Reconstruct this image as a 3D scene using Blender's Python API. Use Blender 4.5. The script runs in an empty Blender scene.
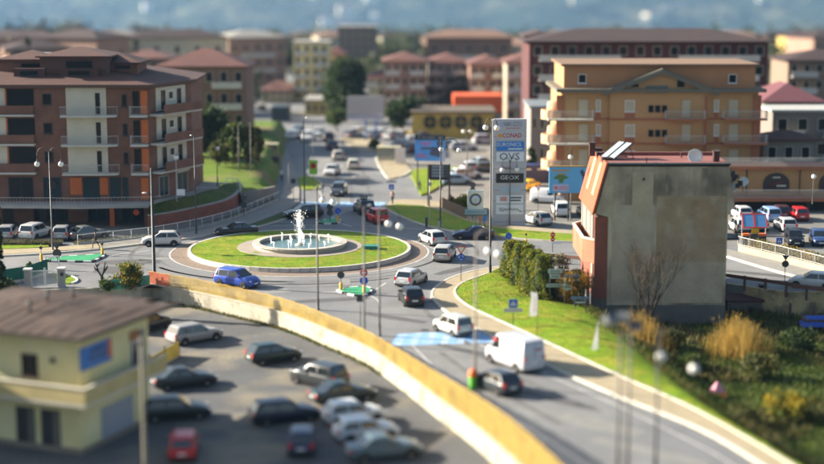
import bpy, bmesh, math, random
from mathutils import Vector, Matrix, noise
random.seed(11)
S = bpy.context.scene
COL = S.collection
R = math.radians

# ------------------------------------------------------------------ camera, world, sun, exposure
FPX, CX, CY, HC = 1501.0, 412.0, 232.0, 26.7          # focal length in photo pixels, principal point, camera height
PITCH = math.atan(252.0 / FPX)
cam_d = bpy.data.cameras.new('camera')
cam = bpy.data.objects.new('camera', cam_d); COL.objects.link(cam)
cam.location = (0, 0, HC)
cam.rotation_euler = (math.pi / 2 - PITCH, 0, 0)
cam_d.sensor_width = 36.0
cam_d.lens = FPX / 824.0 * 36.0
cam_d.clip_start = 1.0
cam_d.clip_end = 20000.0
cam_d.dof.use_dof = True
cam_d.dof.focus_distance = 145.0
cam_d.dof.aperture_fstop = 0.058
S.camera = cam

SUN_EL, SUN_TURN = 22.5, 15.0     # the sun stands on the left, turned a little beyond the picture plane
sd = Vector((-math.cos(R(SUN_TURN)) * math.cos(R(SUN_EL)), math.sin(R(SUN_TURN)) * math.cos(R(SUN_EL)), math.sin(R(SUN_EL))))
sun_d = bpy.data.lights.new('sun', 'SUN')
sun_d.energy = 5.0; sun_d.angle = R(0.5); sun_d.color = (1.0, 0.91, 0.76)
sun = bpy.data.objects.new('sun', sun_d); COL.objects.link(sun)
sun.location = (0, 0, 200)
sun.rotation_euler = sd.to_track_quat('Z', 'Y').to_euler()
W = bpy.data.worlds.new('World'); S.world = W; W.use_nodes = True
wn = W.node_tree.nodes; wn.clear()
sky = wn.new('ShaderNodeTexSky'); sky.sky_type = 'NISHITA'; sky.sun_disc = False
sky.sun_elevation = R(SUN_EL); sky.sun_rotation = math.atan2(sd.x, sd.y)
sky.air_density = 1.0; sky.dust_density = 2.2
bg = wn.new('ShaderNodeBackground'); bg.inputs[1].default_value = 0.05
wo = wn.new('ShaderNodeOutputWorld')
W.node_tree.links.new(sky.outputs[0], bg.inputs[0]); W.node_tree.links.new(bg.outputs[0], wo.inputs[0])
S.view_settings.view_transform = 'Standard'; S.view_settings.look = 'None'
S.view_settings.exposure = 1.92; S.view_settings.gamma = 1.0
S.cycles.use_denoising = True
S.cycles.max_bounces = 6; S.cycles.diffuse_bounces = 3; S.cycles.glossy_bounces = 3
S.cycles.transmission_bounces = 4; S.cycles.transparent_max_bounces = 12; S.cycles.volume_bounces = 1
S.cycles.caustics_reflective = False; S.cycles.caustics_refractive = False
S.cycles.sample_clamp_indirect = 6.0
HAZE = 0.00006

# ------------------------------------------------------------------ pixel -> place
_f = Vector((0, math.cos(PITCH), -math.sin(PITCH))); _u = Vector((0, math.sin(PITCH), math.cos(PITCH)))
def ray(px, py): return Vector((1, 0, 0)) * ((px - CX) / FPX) + _f - _u * ((py - CY) / FPX)
def G(px, py, z=0.0):
    d = ray(px, py); t = (z - HC) / d.z
    return Vector((d.x * t, d.y * t, z))
def AT(px, py, Y):
    d = ray(px, py); t = Y / d.y
    return Vector((d.x * t, Y, HC + d.z * t))
def XP(px, Y, z=0.0):
    zc = Y * math.cos(PITCH) + (HC - z) * math.sin(PITCH)
    return (px - CX) / FPX * zc
def ZP(py, Y): return AT(CX, py, Y).z
def spline(pts, n=8, closed=False):
    P = [Vector(p) for p in pts]; out = []; m = len(P)
    rng = range(m if closed else m - 1)
    for i in rng:
        if closed: a, b, c, d = P[i - 1], P[i], P[(i + 1) % m], P[(i + 2) % m]
        else: a, b, c, d = P[max(i - 1, 0)], P[i], P[i + 1], P[min(i + 2, m - 1)]
        for k in range(n):
            t = k / n
            out.append(0.5 * ((2 * b) + (c - a) * t + (2 * a - 5 * b + 4 * c - d) * t * t + (3 * b - a - 3 * c + d) * t ** 3))
    if not closed: out.append(P[-1])
    return out

# ------------------------------------------------------------------ materials
MATS = {}
def M(name, col=(.5, .5, .5), rough=.7, var=.12, scale=3.0, bump=0.0, metal=0.0, spec=.5, coat=0.0, fine=0.0, col2=None, c2s=.5, c2t=(.45, .62), trans=0.0, alpha=1.0, emit=None, sheen=0.0):
    """procedural principled material: colour, broad variation, a second colour in patches, fine grain and relief"""
    if name in MATS: return MATS[name]
    m = bpy.data.materials.new(name); m.use_nodes = True
    nt = m.node_tree; n = nt.nodes; L = nt.links
    b = n['Principled BSDF']
    b.inputs['Roughness'].default_value = rough; b.inputs['Metallic'].default_value = metal
    b.inputs['Specular IOR Level'].default_value = spec
    b.inputs['Coat Weight'].default_value = coat; b.inputs['Coat Roughness'].default_value = .08
    b.inputs['Alpha'].default_value = alpha
    tc = n.new('ShaderNodeTexCoord')
    def nz(s, det=4.0):
        t = n.new('ShaderNodeTexNoise'); t.inputs['Scale'].default_value = s; t.inputs['Detail'].default_value = det
        L.new(tc.outputs['Object'], t.inputs['Vector']); return t
    def mix(bt, fac, a, c):
        x = n.new('ShaderNodeMix'); x.data_type = 'RGBA'; x.blend_type = bt
        for s_, v in (('f', fac), ('a', a), ('b', c)):
            i = {'f': x.inputs[0], 'a': x.inputs[6], 'b': x.inputs[7]}[s_]
            if hasattr(v, 'is_output'): L.new(v, i)
            elif s_ == 'f': i.default_value = v
            else: i.default_value = (*v, 1)
        return x.outputs[2]
    cur = (*col,)
    if col2 is not None:
        t = nz(c2s, 5); r = n.new('ShaderNodeMapRange'); r.inputs[1].default_value = c2t[0]; r.inputs[2].default_value = c2t[1]
        L.new(t.outputs['Fac'], r.inputs[0]); cur = mix('MIX', r.outputs[0], col, col2)
    if var > 0:
        t = nz(scale); r = n.new('ShaderNodeMapRange'); r.inputs[1].default_value = .25; r.inputs[2].default_value = .75
        r.inputs[3].default_value = 1 - var; r.inputs[4].default_value = 1 + var; L.new(t.outputs['Fac'], r.inputs[0])
        cur = mix('MULTIPLY', 1.0, cur, r.outputs[0])
    if fine > 0:
        t = nz(scale * 14, 3); r = n.new('ShaderNodeMapRange'); r.inputs[1].default_value = .3; r.inputs[2].default_value = .7
        r.inputs[3].default_value = 1 - fine; r.inputs[4].default_value = 1 + fine; L.new(t.outputs['Fac'], r.inputs[0])
        cur = mix('MULTIPLY', 1.0, cur, r.outputs[0])
    if hasattr(cur, 'is_output'): L.new(cur, b.inputs['Base Color'])
    else: b.inputs['Base Color'].default_value = (*cur, 1)
    if bump > 0:
        t = nz(scale * 9, 3); bp = n.new('ShaderNodeBump'); bp.inputs['Strength'].default_value = bump; bp.inputs['Distance'].default_value = .04
        L.new(t.outputs['Fac'], bp.inputs['Height']); L.new(bp.outputs[0], b.inputs['Normal'])
    if trans > 0:       # thin translucent sheet: light coming through from behind
        tr = n.new('ShaderNodeBsdfTranslucent'); mx = n.new('ShaderNodeMixShader'); mx.inputs[0].default_value = trans
        if hasattr(cur, 'is_output'): L.new(cur, tr.inputs[0])
        else: tr.inputs[0].default_value = (*cur, 1)
        L.new(b.outputs[0], mx.inputs[1]); L.new(tr.outputs[0], mx.inputs[2])
        L.new(mx.outputs[0], n['Material Output'].inputs[0])
    MATS[name] = m
    return m

def brick_mat(name, c1, c2, mortar, scale=1.0, bw=.26, bh=.075):
    if name in MATS: return MATS[name]
    m = bpy.data.materials.new(name); m.use_nodes = True; nt = m.node_tree; n = nt.nodes; L = nt.links
    b = n['Principled BSDF']; b.inputs['Roughness'].default_value = .85
    tc = n.new('ShaderNodeTexCoord'); sp = n.new('ShaderNodeSeparateXYZ'); cb = n.new('ShaderNodeCombineXYZ'); ad = n.new('ShaderNodeMath')
    L.new(tc.outputs['Object'], sp.inputs[0]); L.new(sp.outputs[0], ad.inputs[0]); L.new(sp.outputs[1], ad.inputs[1])
    L.new(ad.outputs[0], cb.inputs[0]); L.new(sp.outputs[2], cb.inputs[1])
    t = n.new('ShaderNodeTexBrick'); t.inputs['Scale'].default_value = scale; t.inputs['Brick Width'].default_value = bw; t.inputs['Row Height'].default_value = bh
    t.inputs['Mortar Size'].default_value = .008; t.inputs['Color1'].default_value = (*c1, 1); t.inputs['Color2'].default_value = (*c2, 1); t.inputs['Mortar'].default_value = (*mortar, 1)
    L.new(cb.outputs[0], t.inputs['Vector'])
    nz = n.new('ShaderNodeTexNoise'); nz.inputs['Scale'].default_value = .6; nz.inputs['Detail'].default_value = 5; L.new(tc.outputs['Object'], nz.inputs['Vector'])
    r = n.new('ShaderNodeMapRange'); r.inputs[1].default_value = .3; r.inputs[2].default_value = .7; r.inputs[3].default_value = .78; r.inputs[4].default_value = 1.18; L.new(nz.outputs['Fac'], r.inputs[0])
    x = n.new('ShaderNodeMix'); x.data_type = 'RGBA'; x.blend_type = 'MULTIPLY'; x.inputs[0].default_value = 1
    L.new(t.outputs['Color'], x.inputs[6]); L.new(r.outputs[0], x.inputs[7]); L.new(x.outputs[2], b.inputs['Base Color'])
    MATS[name] = m; return m

def P(name, col=(.5, .5, .5), rough=.55, **k): return M(name, col, rough, var=k.pop('var', .05), **k)
asphalt = M('asphalt', (.15, .152, .155), .85, var=.16, scale=.35, fine=.12, bump=.15, col2=(.19, .188, .182), c2s=.09, c2t=(.4, .65))
asphalt_lot = M('asphalt_lot', (.15, .145, .135), .9, var=.2, scale=.3, fine=.14, bump=.2, col2=(.21, .19, .155), c2s=.12, c2t=(.4, .62))
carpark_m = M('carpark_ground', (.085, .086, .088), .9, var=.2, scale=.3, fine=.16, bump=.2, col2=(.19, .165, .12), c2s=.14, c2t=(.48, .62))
paving = M('beige_paving', (.33, .27, .17), .85, var=.14, scale=1.2, fine=.12, bump=.15)
path_m = M('grey_path', (.24, .225, .2), .85, var=.14, scale=1.0, fine=.12, bump=.15)
concrete = M('concrete', (.36, .35, .32), .85, var=.16, scale=.9, fine=.1, bump=.15)
kerb_m = M('kerb_stone', (.5, .47, .4), .8, var=.16, scale=1.5, fine=.12)
kerb_white = M('kerb_white', (.68, .66, .62), .75, var=.15, scale=1.5)
kerb_black = M('kerb_black', (.03, .03, .032), .75, var=.15, scale=1.5)
grass_m = M('lawn', (.145, .235, .006), .8, var=.28, scale=1.6, fine=.35, bump=.9, col2=(.235, .235, .02), c2s=.45, c2t=(.42, .66), spec=.2)
grass_dk = M('rough_grass', (.05, .085, .014), .85, var=.3, scale=1.3, fine=.4, bump=.9, col2=(.085, .095, .025), c2s=.3, spec=.2)
field_m = M('field_soil', (.045, .06, .014), .9, var=.35, scale=.8, fine=.4, bump=.9, col2=(.075, .072, .022), c2s=.13, c2t=(.46, .64), spec=.15)
green_paint = M('green_paint', (.03, .28, .12), .7, var=.15, scale=2, fine=.1)
blue_paint = M('blue_road_paint', (.2, .37, .58), .7, var=.2, scale=1.5, fine=.15)
white_paint = M('white_road_paint', (.5, .52, .53), .7, var=.2, scale=2.0, fine=.15)
crossing_white = M('crossing_white', (.34, .43, .52), .75, var=.3, scale=1.2, fine=.2, col2=(.22, .37, .56), c2s=1.1, c2t=(.42, .66))
tar_m = M('tar_patch', (.085, .083, .082), .8, var=.15, scale=1.0, fine=.15)
tar_pale = M('pale_patch', (.2, .195, .18), .85, var=.15, scale=1.0, fine=.15)
worn_line = M('worn_white_line', (.4, .39, .37), .75, var=.3, scale=1.4, fine=.25)
cobble_m = M('apron_setts', (.21, .155, .115), .85, var=.2, scale=2.5, fine=.3, bump=.5)
brick_m = brick_mat('brick', (.2, .078, .047), (.16, .064, .04), (.16, .11, .08))
brick_red = brick_mat('brick_red', (.25, .065, .038), (.21, .055, .034), (.22, .11, .075))
orange_brick = brick_mat('brick_orange', (.36, .12, .06), (.31, .1, .05), (.32, .18, .11))  # more orange than the other bricks, for the gable house balcony
white_m = P('white_paint_metal', (.72, .72, .7))
cream_m = M('cream_plaster', (.56, .52, .42), .85, var=.1, scale=.5, fine=.05)
slab_m = M('balcony_slab', (.5, .48, .43), .8, var=.1, scale=.7)
glass_m = M('window_glass', (.008, .011, .013), .15, var=0, spec=.22)
glass_teal = M('shop_glass', (.008, .03, .04), .15, var=.4, scale=.6, spec=.2)
dark_m = P('dark_metal', (.03, .03, .033), .5)
black_m = P('black_plastic', (.012, .012, .013), .5)
pole_m = M('galvanised_pole', (.085, .08, .075), .5, var=.12, scale=2, metal=.3)
pole_dk = M('dark_pole', (.03, .034, .037), .5, var=.12, scale=2, metal=.3)
rail_m = M('pale_rail', (.45, .44, .42), .5, var=.1, scale=2)
globe_m = P('lamp_globe', (.82, .8, .74), .25, var=.03)
wood_m = M('brown_wood', (.085, .05, .035), .8, var=.25, scale=2, fine=.15)
orange_m = M('orange_panel', (.5, .12, .025), .7, var=.08, scale=1)
bark_m = M('bark', (.07, .055, .04), .9, var=.3, scale=4, bump=.5)
rubber_m = P('tyre_rubber', (.012, .012, .012), .85)
rim_m = P('alloy_rim', (.35, .35, .36), .35, metal=.7)
red_lamp = P('tail_lamp', (.55, .02, .015), .2, coat=.4)
head_lamp = P('head_lamp', (.7, .72, .74), .12, coat=.5)
plate_m = P('number_plate', (.7, .7, .68), .5)
car_glass = M('car_glass', (.012, .016, .02), .05, var=0, spec=.9)
yellow_m = P('yellow_post', (.75, .36, .01), .55)
sign_blue = P('sign_blue', (.015, .1, .55), .45)
sign_white = P('sign_white', (.72, .73, .74), .5)
sign_red = P('sign_red', (.55, .015, .02), .45)
sign_back = P('sign_back', (.05, .052, .055), .5)
tile_red = M('roof_tiles', (.085, .037, .028), .85, var=.2, scale=.8, fine=.25, bump=.6)

def leafmat(name, c, c2, trans=.35):
    return M(name, c, .65, var=.35, scale=.9, fine=.25, col2=c2, c2s=1.1, c2t=(.42, .6), trans=trans, spec=.25)
leaf_dark = leafmat('leaf_dark', (.03, .05, .018), (.05, .075, .02))
leaf_mid = leafmat('leaf_mid', (.05, .085, .016), (.085, .105, .02))
leaf_olive = leafmat('leaf_olive', (.075, .09, .025), (.12, .115, .03))
leaf_yellow = leafmat('leaf_yellow', (.09, .12, .014), (.3, .22, .015))
leaf_hedge = leafmat('leaf_hedge', (.09, .125, .012), (.2, .19, .014))
leaf_orange = leafmat('leaf_orange', (.13, .1, .014), (.42, .2, .012))
reed_m = leafmat('reed_straw', (.32, .215, .05), (.42, .27, .06))
twig_m = M('bare_twigs', (.12, .09, .065), .9, var=.25, scale=2)
woods_m = M('bare_woods', (.085, .075, .055), .95, var=.35, scale=.15, fine=.3, col2=(.05, .065, .03), c2s=.05)

# ------------------------------------------------------------------ mesh builder and scene helpers
class MB:
    def __init__(s): s.v = []; s.f = []; s.mi = []; s.cur = 0; s.sm = []; s.smooth = False
    def add(s, vs, fs):
        o = len(s.v); s.v += [tuple(v) for v in vs]
        for f in fs: s.f.append([i + o for i in f]); s.mi.append(s.cur); s.sm.append(s.smooth)
        return s
    def box(s, c, d, rz=0.0, mat=None):
        x, y, z = d[0] / 2, d[1] / 2, d[2] / 2
        vs = [Vector((a * x, b * y, e * z)) for e in (-1, 1) for b in (-1, 1) for a in (-1, 1)]
        if mat is None: mat = Matrix.Rotation(rz, 3, 'Z')
        vs = [mat @ v + Vector(c) for v in vs]
        return s.add(vs, [(0, 2, 3, 1), (4, 5, 7, 6), (0, 1, 5, 4), (2, 6, 7, 3), (0, 4, 6, 2), (1, 3, 7, 5)])
    def bar(s, a, b, w, h=None):          # square bar from a to b
        a, b = Vector(a), Vector(b); d = b - a; L = d.length
        if L < 1e-6: return s
        q = d.to_track_quat('X', 'Z').to_matrix()
        return s.box((a + b) / 2, (L, w, h or w), mat=q)
    def tube(s, pts, r, n=8, cap=True):
        pts = [Vector(p) for p in pts]; m = len(pts)
        rs = r if isinstance(r, (list, tuple)) else [r] * m
        vs = []; prev = None
        for i, p in enumerate(pts):
            t = (pts[min(i + 1, m - 1)] - pts[max(i - 1, 0)]).normalized()
            if prev is None: a = t.orthogonal().normalized()
            else:
                a = prev - t * prev.dot(t)
                a = a.normalized() if a.length > 1e-5 else t.orthogonal().normalized()
            prev = a; b = t.cross(a)
            for k in range(n):
                g = 2 * math.pi * k / n; vs.append(p + (a * math.cos(g) + b * math.sin(g)) * rs[i])
        fs = [(i * n + k, i * n + (k + 1) % n, (i + 1) * n + (k + 1) % n, (i + 1) * n + k) for i in range(m - 1) for k in range(n)]
        if cap: fs += [tuple(range(n - 1, -1, -1)), tuple(range((m - 1) * n, m * n))]
        o = s.smooth; s.smooth = True; s.add(vs, fs); s.smooth = o; return s
    def lathe(s, prof, c=(0, 0, 0), n=20, axis='Z', smooth=True):
        vs = []; c = Vector(c)
        for (r, z) in prof:
            for k in range(n):
                g = 2 * math.pi * k / n; p = Vector((r * math.cos(g), r * math.sin(g), z))
                if axis == 'Y': p = Vector((p.x, p.z, p.y))
                elif axis == 'X': p = Vector((p.z, p.x, p.y))
                vs.append(p + c)
        fs = [(i * n + k, i * n + (k + 1) % n, (i + 1) * n + (k + 1) % n, (i + 1) * n + k) for i in range(len(prof) - 1) for k in range(n)]
        o = s.smooth; s.smooth = smooth; s.add(vs, fs); s.smooth = o; return s
    def prism(s, poly, z0, z1, bottom=True):
        n = len(poly); vs = [(p[0], p[1], z0) for p in poly] + [(p[0], p[1], z1) for p in poly]
        a = sum(poly[i][0] * poly[(i + 1) % n][1] - poly[(i + 1) % n][0] * poly[i][1] for i in range(n))
        idx = list(range(n)) if a > 0 else list(range(n - 1, -1, -1))
        fs = [tuple(n + i for i in idx)]
        if bottom: fs.append(tuple(reversed(idx)))
        for k in range(n):
            i, j = idx[k], idx[(k + 1) % n]; fs.append((i, j, n + j, n + i))
        return s.add(vs, fs)
    def strip(s, A, B):                    # ribbon between two equal polylines
        n = len(A); return s.add(list(A) + list(B), [(i, i + 1, n + i + 1, n + i) for i in range(n - 1)])
    def mesh(s, name, mats):
        me = bpy.data.meshes.new(name); me.from_pydata(s.v, [], s.f)
        for m in (mats if isinstance(mats, (list, tuple)) else [mats]): me.materials.append(m)
        if any(s.mi): me.polygons.foreach_set('material_index', s.mi)
        me.polygons.foreach_set('use_smooth', s.sm); me.update(); return me
    def build(s, name, mats, parent=None, rel=True, loc=None, rz=None):
        """link as one mesh object; rel=True: the vertices are in world metres, the object hangs under its parent unmoved"""
        return link(name, s.mesh(name, mats), parent, rel, loc, rz)
def link(name, me, parent=None, rel=True, loc=None, rz=None):
    o = bpy.data.objects.new(name, me); COL.objects.link(o)
    if parent is not None:
        o.parent = parent
        if rel:
            off = Vector((0, 0, 0)); q = parent
            while q is not None: off -= q.location; q = q.parent
            o.location = off
    if loc is not None: o.location = loc
    if rz is not None: o.rotation_euler = (0, 0, rz)
    return o
def tag(o, label=None, cat=None, group=None, kind=None):
    if label: o['label'] = label
    if cat: o['category'] = cat
    if group: o['group'] = group
    if kind: o['kind'] = kind
    return o
def thing(name, label, cat, loc=(0, 0, 0), rz=0.0, group=None):
    o = bpy.data.objects.new(name, None); COL.objects.link(o); o.empty_display_size = .3
    o.location = loc; o.rotation_euler = (0, 0, rz); return tag(o, label, cat, group)
def struct(name, mb, mat): return tag(mb.build(name, mat), kind='structure')
KIDS = {}
def copy_tree(o, parent=None):
    c = o.copy(); COL.objects.link(c); c.parent = parent
    for ch in KIDS.get(o.name, o.children): copy_tree(ch, c)
    return c
def pxpoly(pts, z=0.0): return [G(p[0], p[1], z) for p in pts]
def offset_line(pts, d):
    out = []
    for i, p in enumerate(pts):
        t = (pts[min(i + 1, len(pts) - 1)] - pts[max(i - 1, 0)]); t.z = 0; t.normalize()
        out.append(p + Vector((-t.y, t.x, 0)) * d)
    return out
def wallstrip(mb, line, d, z0, z1):        # a thick wall along a polyline, z0/z1 numbers or functions of index
    A = line; B = offset_line(line, d); n = len(A)
    f0 = z0 if callable(z0) else (lambda i: z0); f1 = z1 if callable(z1) else (lambda i: z1)
    vs = [Vector((p.x, p.y, f0(i))) for i, p in enumerate(A)] + [Vector((p.x, p.y, f1(i))) for i, p in enumerate(A)] + \
         [Vector((p.x, p.y, f1(i))) for i, p in enumerate(B)] + [Vector((p.x, p.y, f0(i))) for i, p in enumerate(B)]
    fs = []
    for i in range(n - 1):
        for a, b in ((0, 1), (1, 2), (2, 3), (3, 0)): fs.append((a * n + i, a * n + i + 1, b * n + i + 1, b * n + i))
    fs += [(0, n, 2 * n, 3 * n), (n - 1, 4 * n - 1, 3 * n - 1, 2 * n - 1)]
    return mb.add(vs, fs)
def resample(line, step):
    out = [line[0].copy()]; acc = 0.0
    for a, b in zip(line, line[1:]):
        L = (b - a).length; d = step - acc
        while d <= L: out.append(a.lerp(b, d / L)); d += step
        acc = L - (d - step)
    return out
def text_obj(txt, size, mat, parent, loc, rot=(math.pi / 2, 0, 0), name='lettering', sx=1.0, width=None, bold=0.0):
    cu = bpy.data.curves.new('t', 'FONT'); cu.body = txt; cu.size = size; cu.align_x = 'CENTER'; cu.align_y = 'CENTER'; cu.extrude = .004; cu.offset = bold
    cu.resolution_u = 2
    o = bpy.data.objects.new('t', cu); COL.objects.link(o)
    dg = bpy.context.evaluated_depsgraph_get(); me = bpy.data.meshes.new_from_object(o.evaluated_get(dg))
    bpy.data.objects.remove(o); me.materials.clear(); me.materials.append(mat)
    if width:
        xs = [v.co.x for v in me.vertices]; k = width / (max(xs) - min(xs))
        for v in me.vertices: v.co.x *= k
    q = bpy.data.objects.new(name, me); COL.objects.link(q); q.parent = parent; q.location = loc; q.rotation_euler = rot
    return q
# ------------------------------------------------------------------ the setting: terrain, asphalt, walls, verges
def ground_z(x, y):
    z = -0.06
    if y < 205: z = -4.0 if y < 185 else -4.0 + (y - 185) / 20 * 3.94
    if y > 660:
        t = min((y - 660) / 2800, 1); z = -0.06 - 250 * (t * t * (3 - 2 * t))
    if y > 4300:
        t = (y - 4300) / 5000
        n = noise.noise(Vector((x * .0005, y * .0005, 3.1))) * 190 + noise.noise(Vector((x * .0017, y * .0017, 7.7))) * 95 + noise.noise(Vector((x * .006, y * .006, 1.7))) * 26
        z += t * 1050 + n * min((y - 4300) / 500, 1)
    return z
mb = MB(); mb.smooth = True
ys = [-60, 0, 60, 120, 185, 205] + list(range(240, 640, 80)) + list(range(640, 4300, 240)) + list(range(4300, 9300, 90))
xs = [-3900 + 100 * i for i in range(79)]
vs = [(x, y, ground_z(x, y)) for y in ys for x in xs]; nx = len(xs)
mb.add(vs, [(j * nx + i, j * nx + i + 1, (j + 1) * nx + i + 1, (j + 1) * nx + i) for j in range(len(ys) - 1) for i in range(nx - 1)])
ground_m = M('town_ground', (.105, .1, .055), .95, var=.4, scale=.012, fine=.3, col2=(.018, .03, .013), c2s=.0045, c2t=(.44, .55), spec=.1)
struct('ground', mb, ground_m)

# wall line between road and car park (top of wall, road level), from the photograph
WL = spline([G(*p) for p in ((150, 284.5), (190, 291.2), (218, 297), (249, 304), (276, 310.6), (300, 318.4), (329, 330.2), (368, 347), (400, 368), (437, 396), (466, 417), (491, 437), (519, 462), (548, 490), (600, 545))], 8)
CPZ = -1.25
# sidewalk/verge on the south-east side
KE = spline([G(*p) for p in ((502, 267), (472, 272), (448, 280), (434, 290), (432, 298), (440, 307), (455, 318), (480, 331), (520, 352), (560, 372), (620, 398), (700, 430), (762, 466), (840, 520))], 8)
KI = spline([G(*p) for p in ((503, 270), (485, 276), (463, 284), (455, 291), (456, 297), (462, 303), (475, 311), (510, 327), (560, 350), (620, 378), (680, 404), (722, 426), (785, 463), (860, 512))], 8)
GI = spline([G(*p) for p in ((504, 268), (512, 276), (522, 285), (536, 298), (550, 300.5), (572, 303), (592, 308), (608, 322), (626, 336), (655, 360), (690, 388), (730, 418), (795, 458), (870, 505))], 8)

# asphalt of the whole junction: near edge on the left is the wall, on the right it runs under the verge
far = [G(330, 100), G(262, 118)]
right_edge = [Vector((120, 132, 0)), G(790, 292), G(760, 288.5), G(727, 284), G(722, 267), G(640, 265), G(592, 268)]
road_poly = [Vector((-95, 139, 0)), G(0, 292), G(70, 290), G(140, 288)] + WL + [Vector((30, 48, 0))] + list(reversed([KI[i] for i in range(0, len(KI))])) + [G(520, 279), G(560, 271)] + list(reversed(right_edge)) + [Vector((150, 150, 0)), Vector((170, 420, 0)), Vector((-140, 420, 0))]
bm = bmesh.new(); vv = [bm.verts.new((p.x, p.y, 0)) for p in road_poly]; fc = bm.faces.new(vv)
bmesh.ops.triangulate(bm, faces=[fc])
if sum(f.normal.z for f in bm.faces) < 0: bmesh.ops.reverse_faces(bm, faces=bm.faces)
ex = bmesh.ops.extrude_edge_only(bm, edges=[e for e in bm.edges if e.is_boundary])
for g in ex['geom']:
    if isinstance(g, bmesh.types.BMVert): g.co.z = -4.5
me = bpy.data.meshes.new('road'); bm.to_mesh(me); bm.free(); me.materials.append(asphalt)
o = link('road', me); tag(o, kind='structure'); ROAD = o

def pad(name, pts, z0, z1, mat, world=False):
    poly = pts if world else pxpoly(pts, 0)
    m = MB(); m.prism([(p.x, p.y) for p in poly], z0, z1); return struct(name, m, mat)
def sheet(name, A, B, mat, z, parent=None):
    m = MB(); A = [Vector((p.x, p.y, z)) for p in A]; B = [Vector((p.x, p.y, z)) for p in B]
    m.strip(A, B); ob = m.build(name, mat, parent); return ob
def line_paint(name, line, w, mat, z=.004, parent=None):
    return sheet(name, offset_line(line, w / 2), offset_line(line, -w / 2), mat, z, parent)

# lot asphalt, paler, behind the totem and right lots (a sheet over the junction asphalt)
def flat(name, pts, z, mat):
    bm = bmesh.new(); vv = [bm.verts.new((p.x, p.y, z)) for p in pxpoly(pts)]; f = bm.faces.new(vv)
    if f.normal.z < 0: f.normal_flip()
    bmesh.ops.triangulate(bm, faces=bm.faces[:]); me = bpy.data.meshes.new(name); bm.to_mesh(me); bm.free(); me.materials.append(mat)
    return tag(link(name, me), kind='structure')
flat('parking_lot', [(452, 215), (430, 197), (402, 172), (395, 150), (400, 126), (560, 126), (860, 190), (860, 246), (742, 246), (700, 236), (590, 232), (530, 224)], .004, asphalt_lot)
flat('courtyard_asphalt', [(-60, 236), (105, 236), (160, 230), (200, 222), (236, 212), (262, 198), (276, 192), (262, 188), (242, 190), (-60, 226)], .004, asphalt_lot)

# car park on the lower level
m = MB(); bmp = [Vector((-95, 140, 0)), Vector((-95, 40, 0)), Vector((16, 40, 0))]
bm = bmesh.new(); vv = [bm.verts.new((p.x, p.y, CPZ)) for p in ([Vector((-95, 138, 0)), G(0, 291), G(70, 289.5), G(140, 287.5)] + WL[:-1] + [Vector((24, 44, 0)), Vector((-95, 44, 0))])]
f = bm.faces.new(vv)
if f.normal.z < 0: f.normal_flip()
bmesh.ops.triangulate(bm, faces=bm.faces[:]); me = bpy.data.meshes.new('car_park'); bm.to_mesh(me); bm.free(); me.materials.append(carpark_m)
tag(link('car_park', me), kind='structure')

# white retaining wall with coping and the yellow net on posts
wall_white = M('white_render', (.4, .365, .28), .85, var=.22, scale=.6, fine=.12, col2=(.24, .22, .17), c2s=.7, c2t=(.5, .68))
net_m = M('yellow_net', (.54, .37, .06), .7, var=.2, scale=.9, fine=.25, trans=.3, col2=(.42, .27, .04), c2s=.6, c2t=(.45, .65), alpha=.55)
W0 = thing('retaining_wall', 'white rendered retaining wall curving along the car park edge', 'wall', WL[0] + Vector((0, 0, CPZ)))
m = MB(); wallstrip(m, WL, -.28, CPZ - .3, .05); m.build('wall_face', wall_white, W0)
m = MB(); wallstrip(m, offset_line(WL, .05), -.38, .05, .13); m.build('coping', M('coping_stone', (.4, .36, .27), .85, var=.2, scale=1), W0)
N0 = thing('net_fence', 'yellow plastic net fence on posts above the white wall', 'fence', WL[0] + Vector((0, 0, .13)))
NF = offset_line(resample(WL, .5), -.1)
def nh(i):
    px = CX + NF[i].x / (NF[i].y * math.cos(PITCH) + 4.4) * FPX
    return 1.05 if px < 380 else 1.05 + min((px - 380) / 130, 1) * .95
NA = [Vector((p.x, p.y, .14)) for p in NF]; NB = [Vector((p.x, p.y, .13 + nh(i) + .03 * math.sin(i * 1.7))) for i, p in enumerate(NF)]
NM = [Vector((a.x + .04 * math.sin(i * 2.3), a.y + .05 * math.sin(i * 1.1), (a.z + b.z) / 2)) for i, (a, b) in enumerate(zip(NA, NB))]
k0 = 5
m = MB(); m.smooth = True; m.strip(NA[k0:], NM[k0:]); m.strip(NM[k0:], NB[k0:]); m.build('netting', net_m, N0)
m = MB(); m.smooth = True; m.strip(NA[:k0 + 1], NM[:k0 + 1]); m.strip(NM[:k0 + 1], NB[:k0 + 1]); tag(m.build('netting', M('red_net', (.6, .16, .08), .7, var=.2, scale=2, trans=.5), N0), 'faded red stretch of netting')
for i in range(0, len(NF), 5):
    m = MB(); m.tube([NF[i] + Vector((.02, .09, .1)), NF[i] + Vector((.02, .09, .18 + nh(i)))], .025, 6); m.build('post', M('net_post', (.2, .13, .05), .8, var=.2), N0)
m = MB(); m.tube([p + Vector((0, 0, .02)) for p in NB], .018, 5); m.build('top_wire', M('net_edge', (.6, .36, .03), .7), N0)

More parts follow.
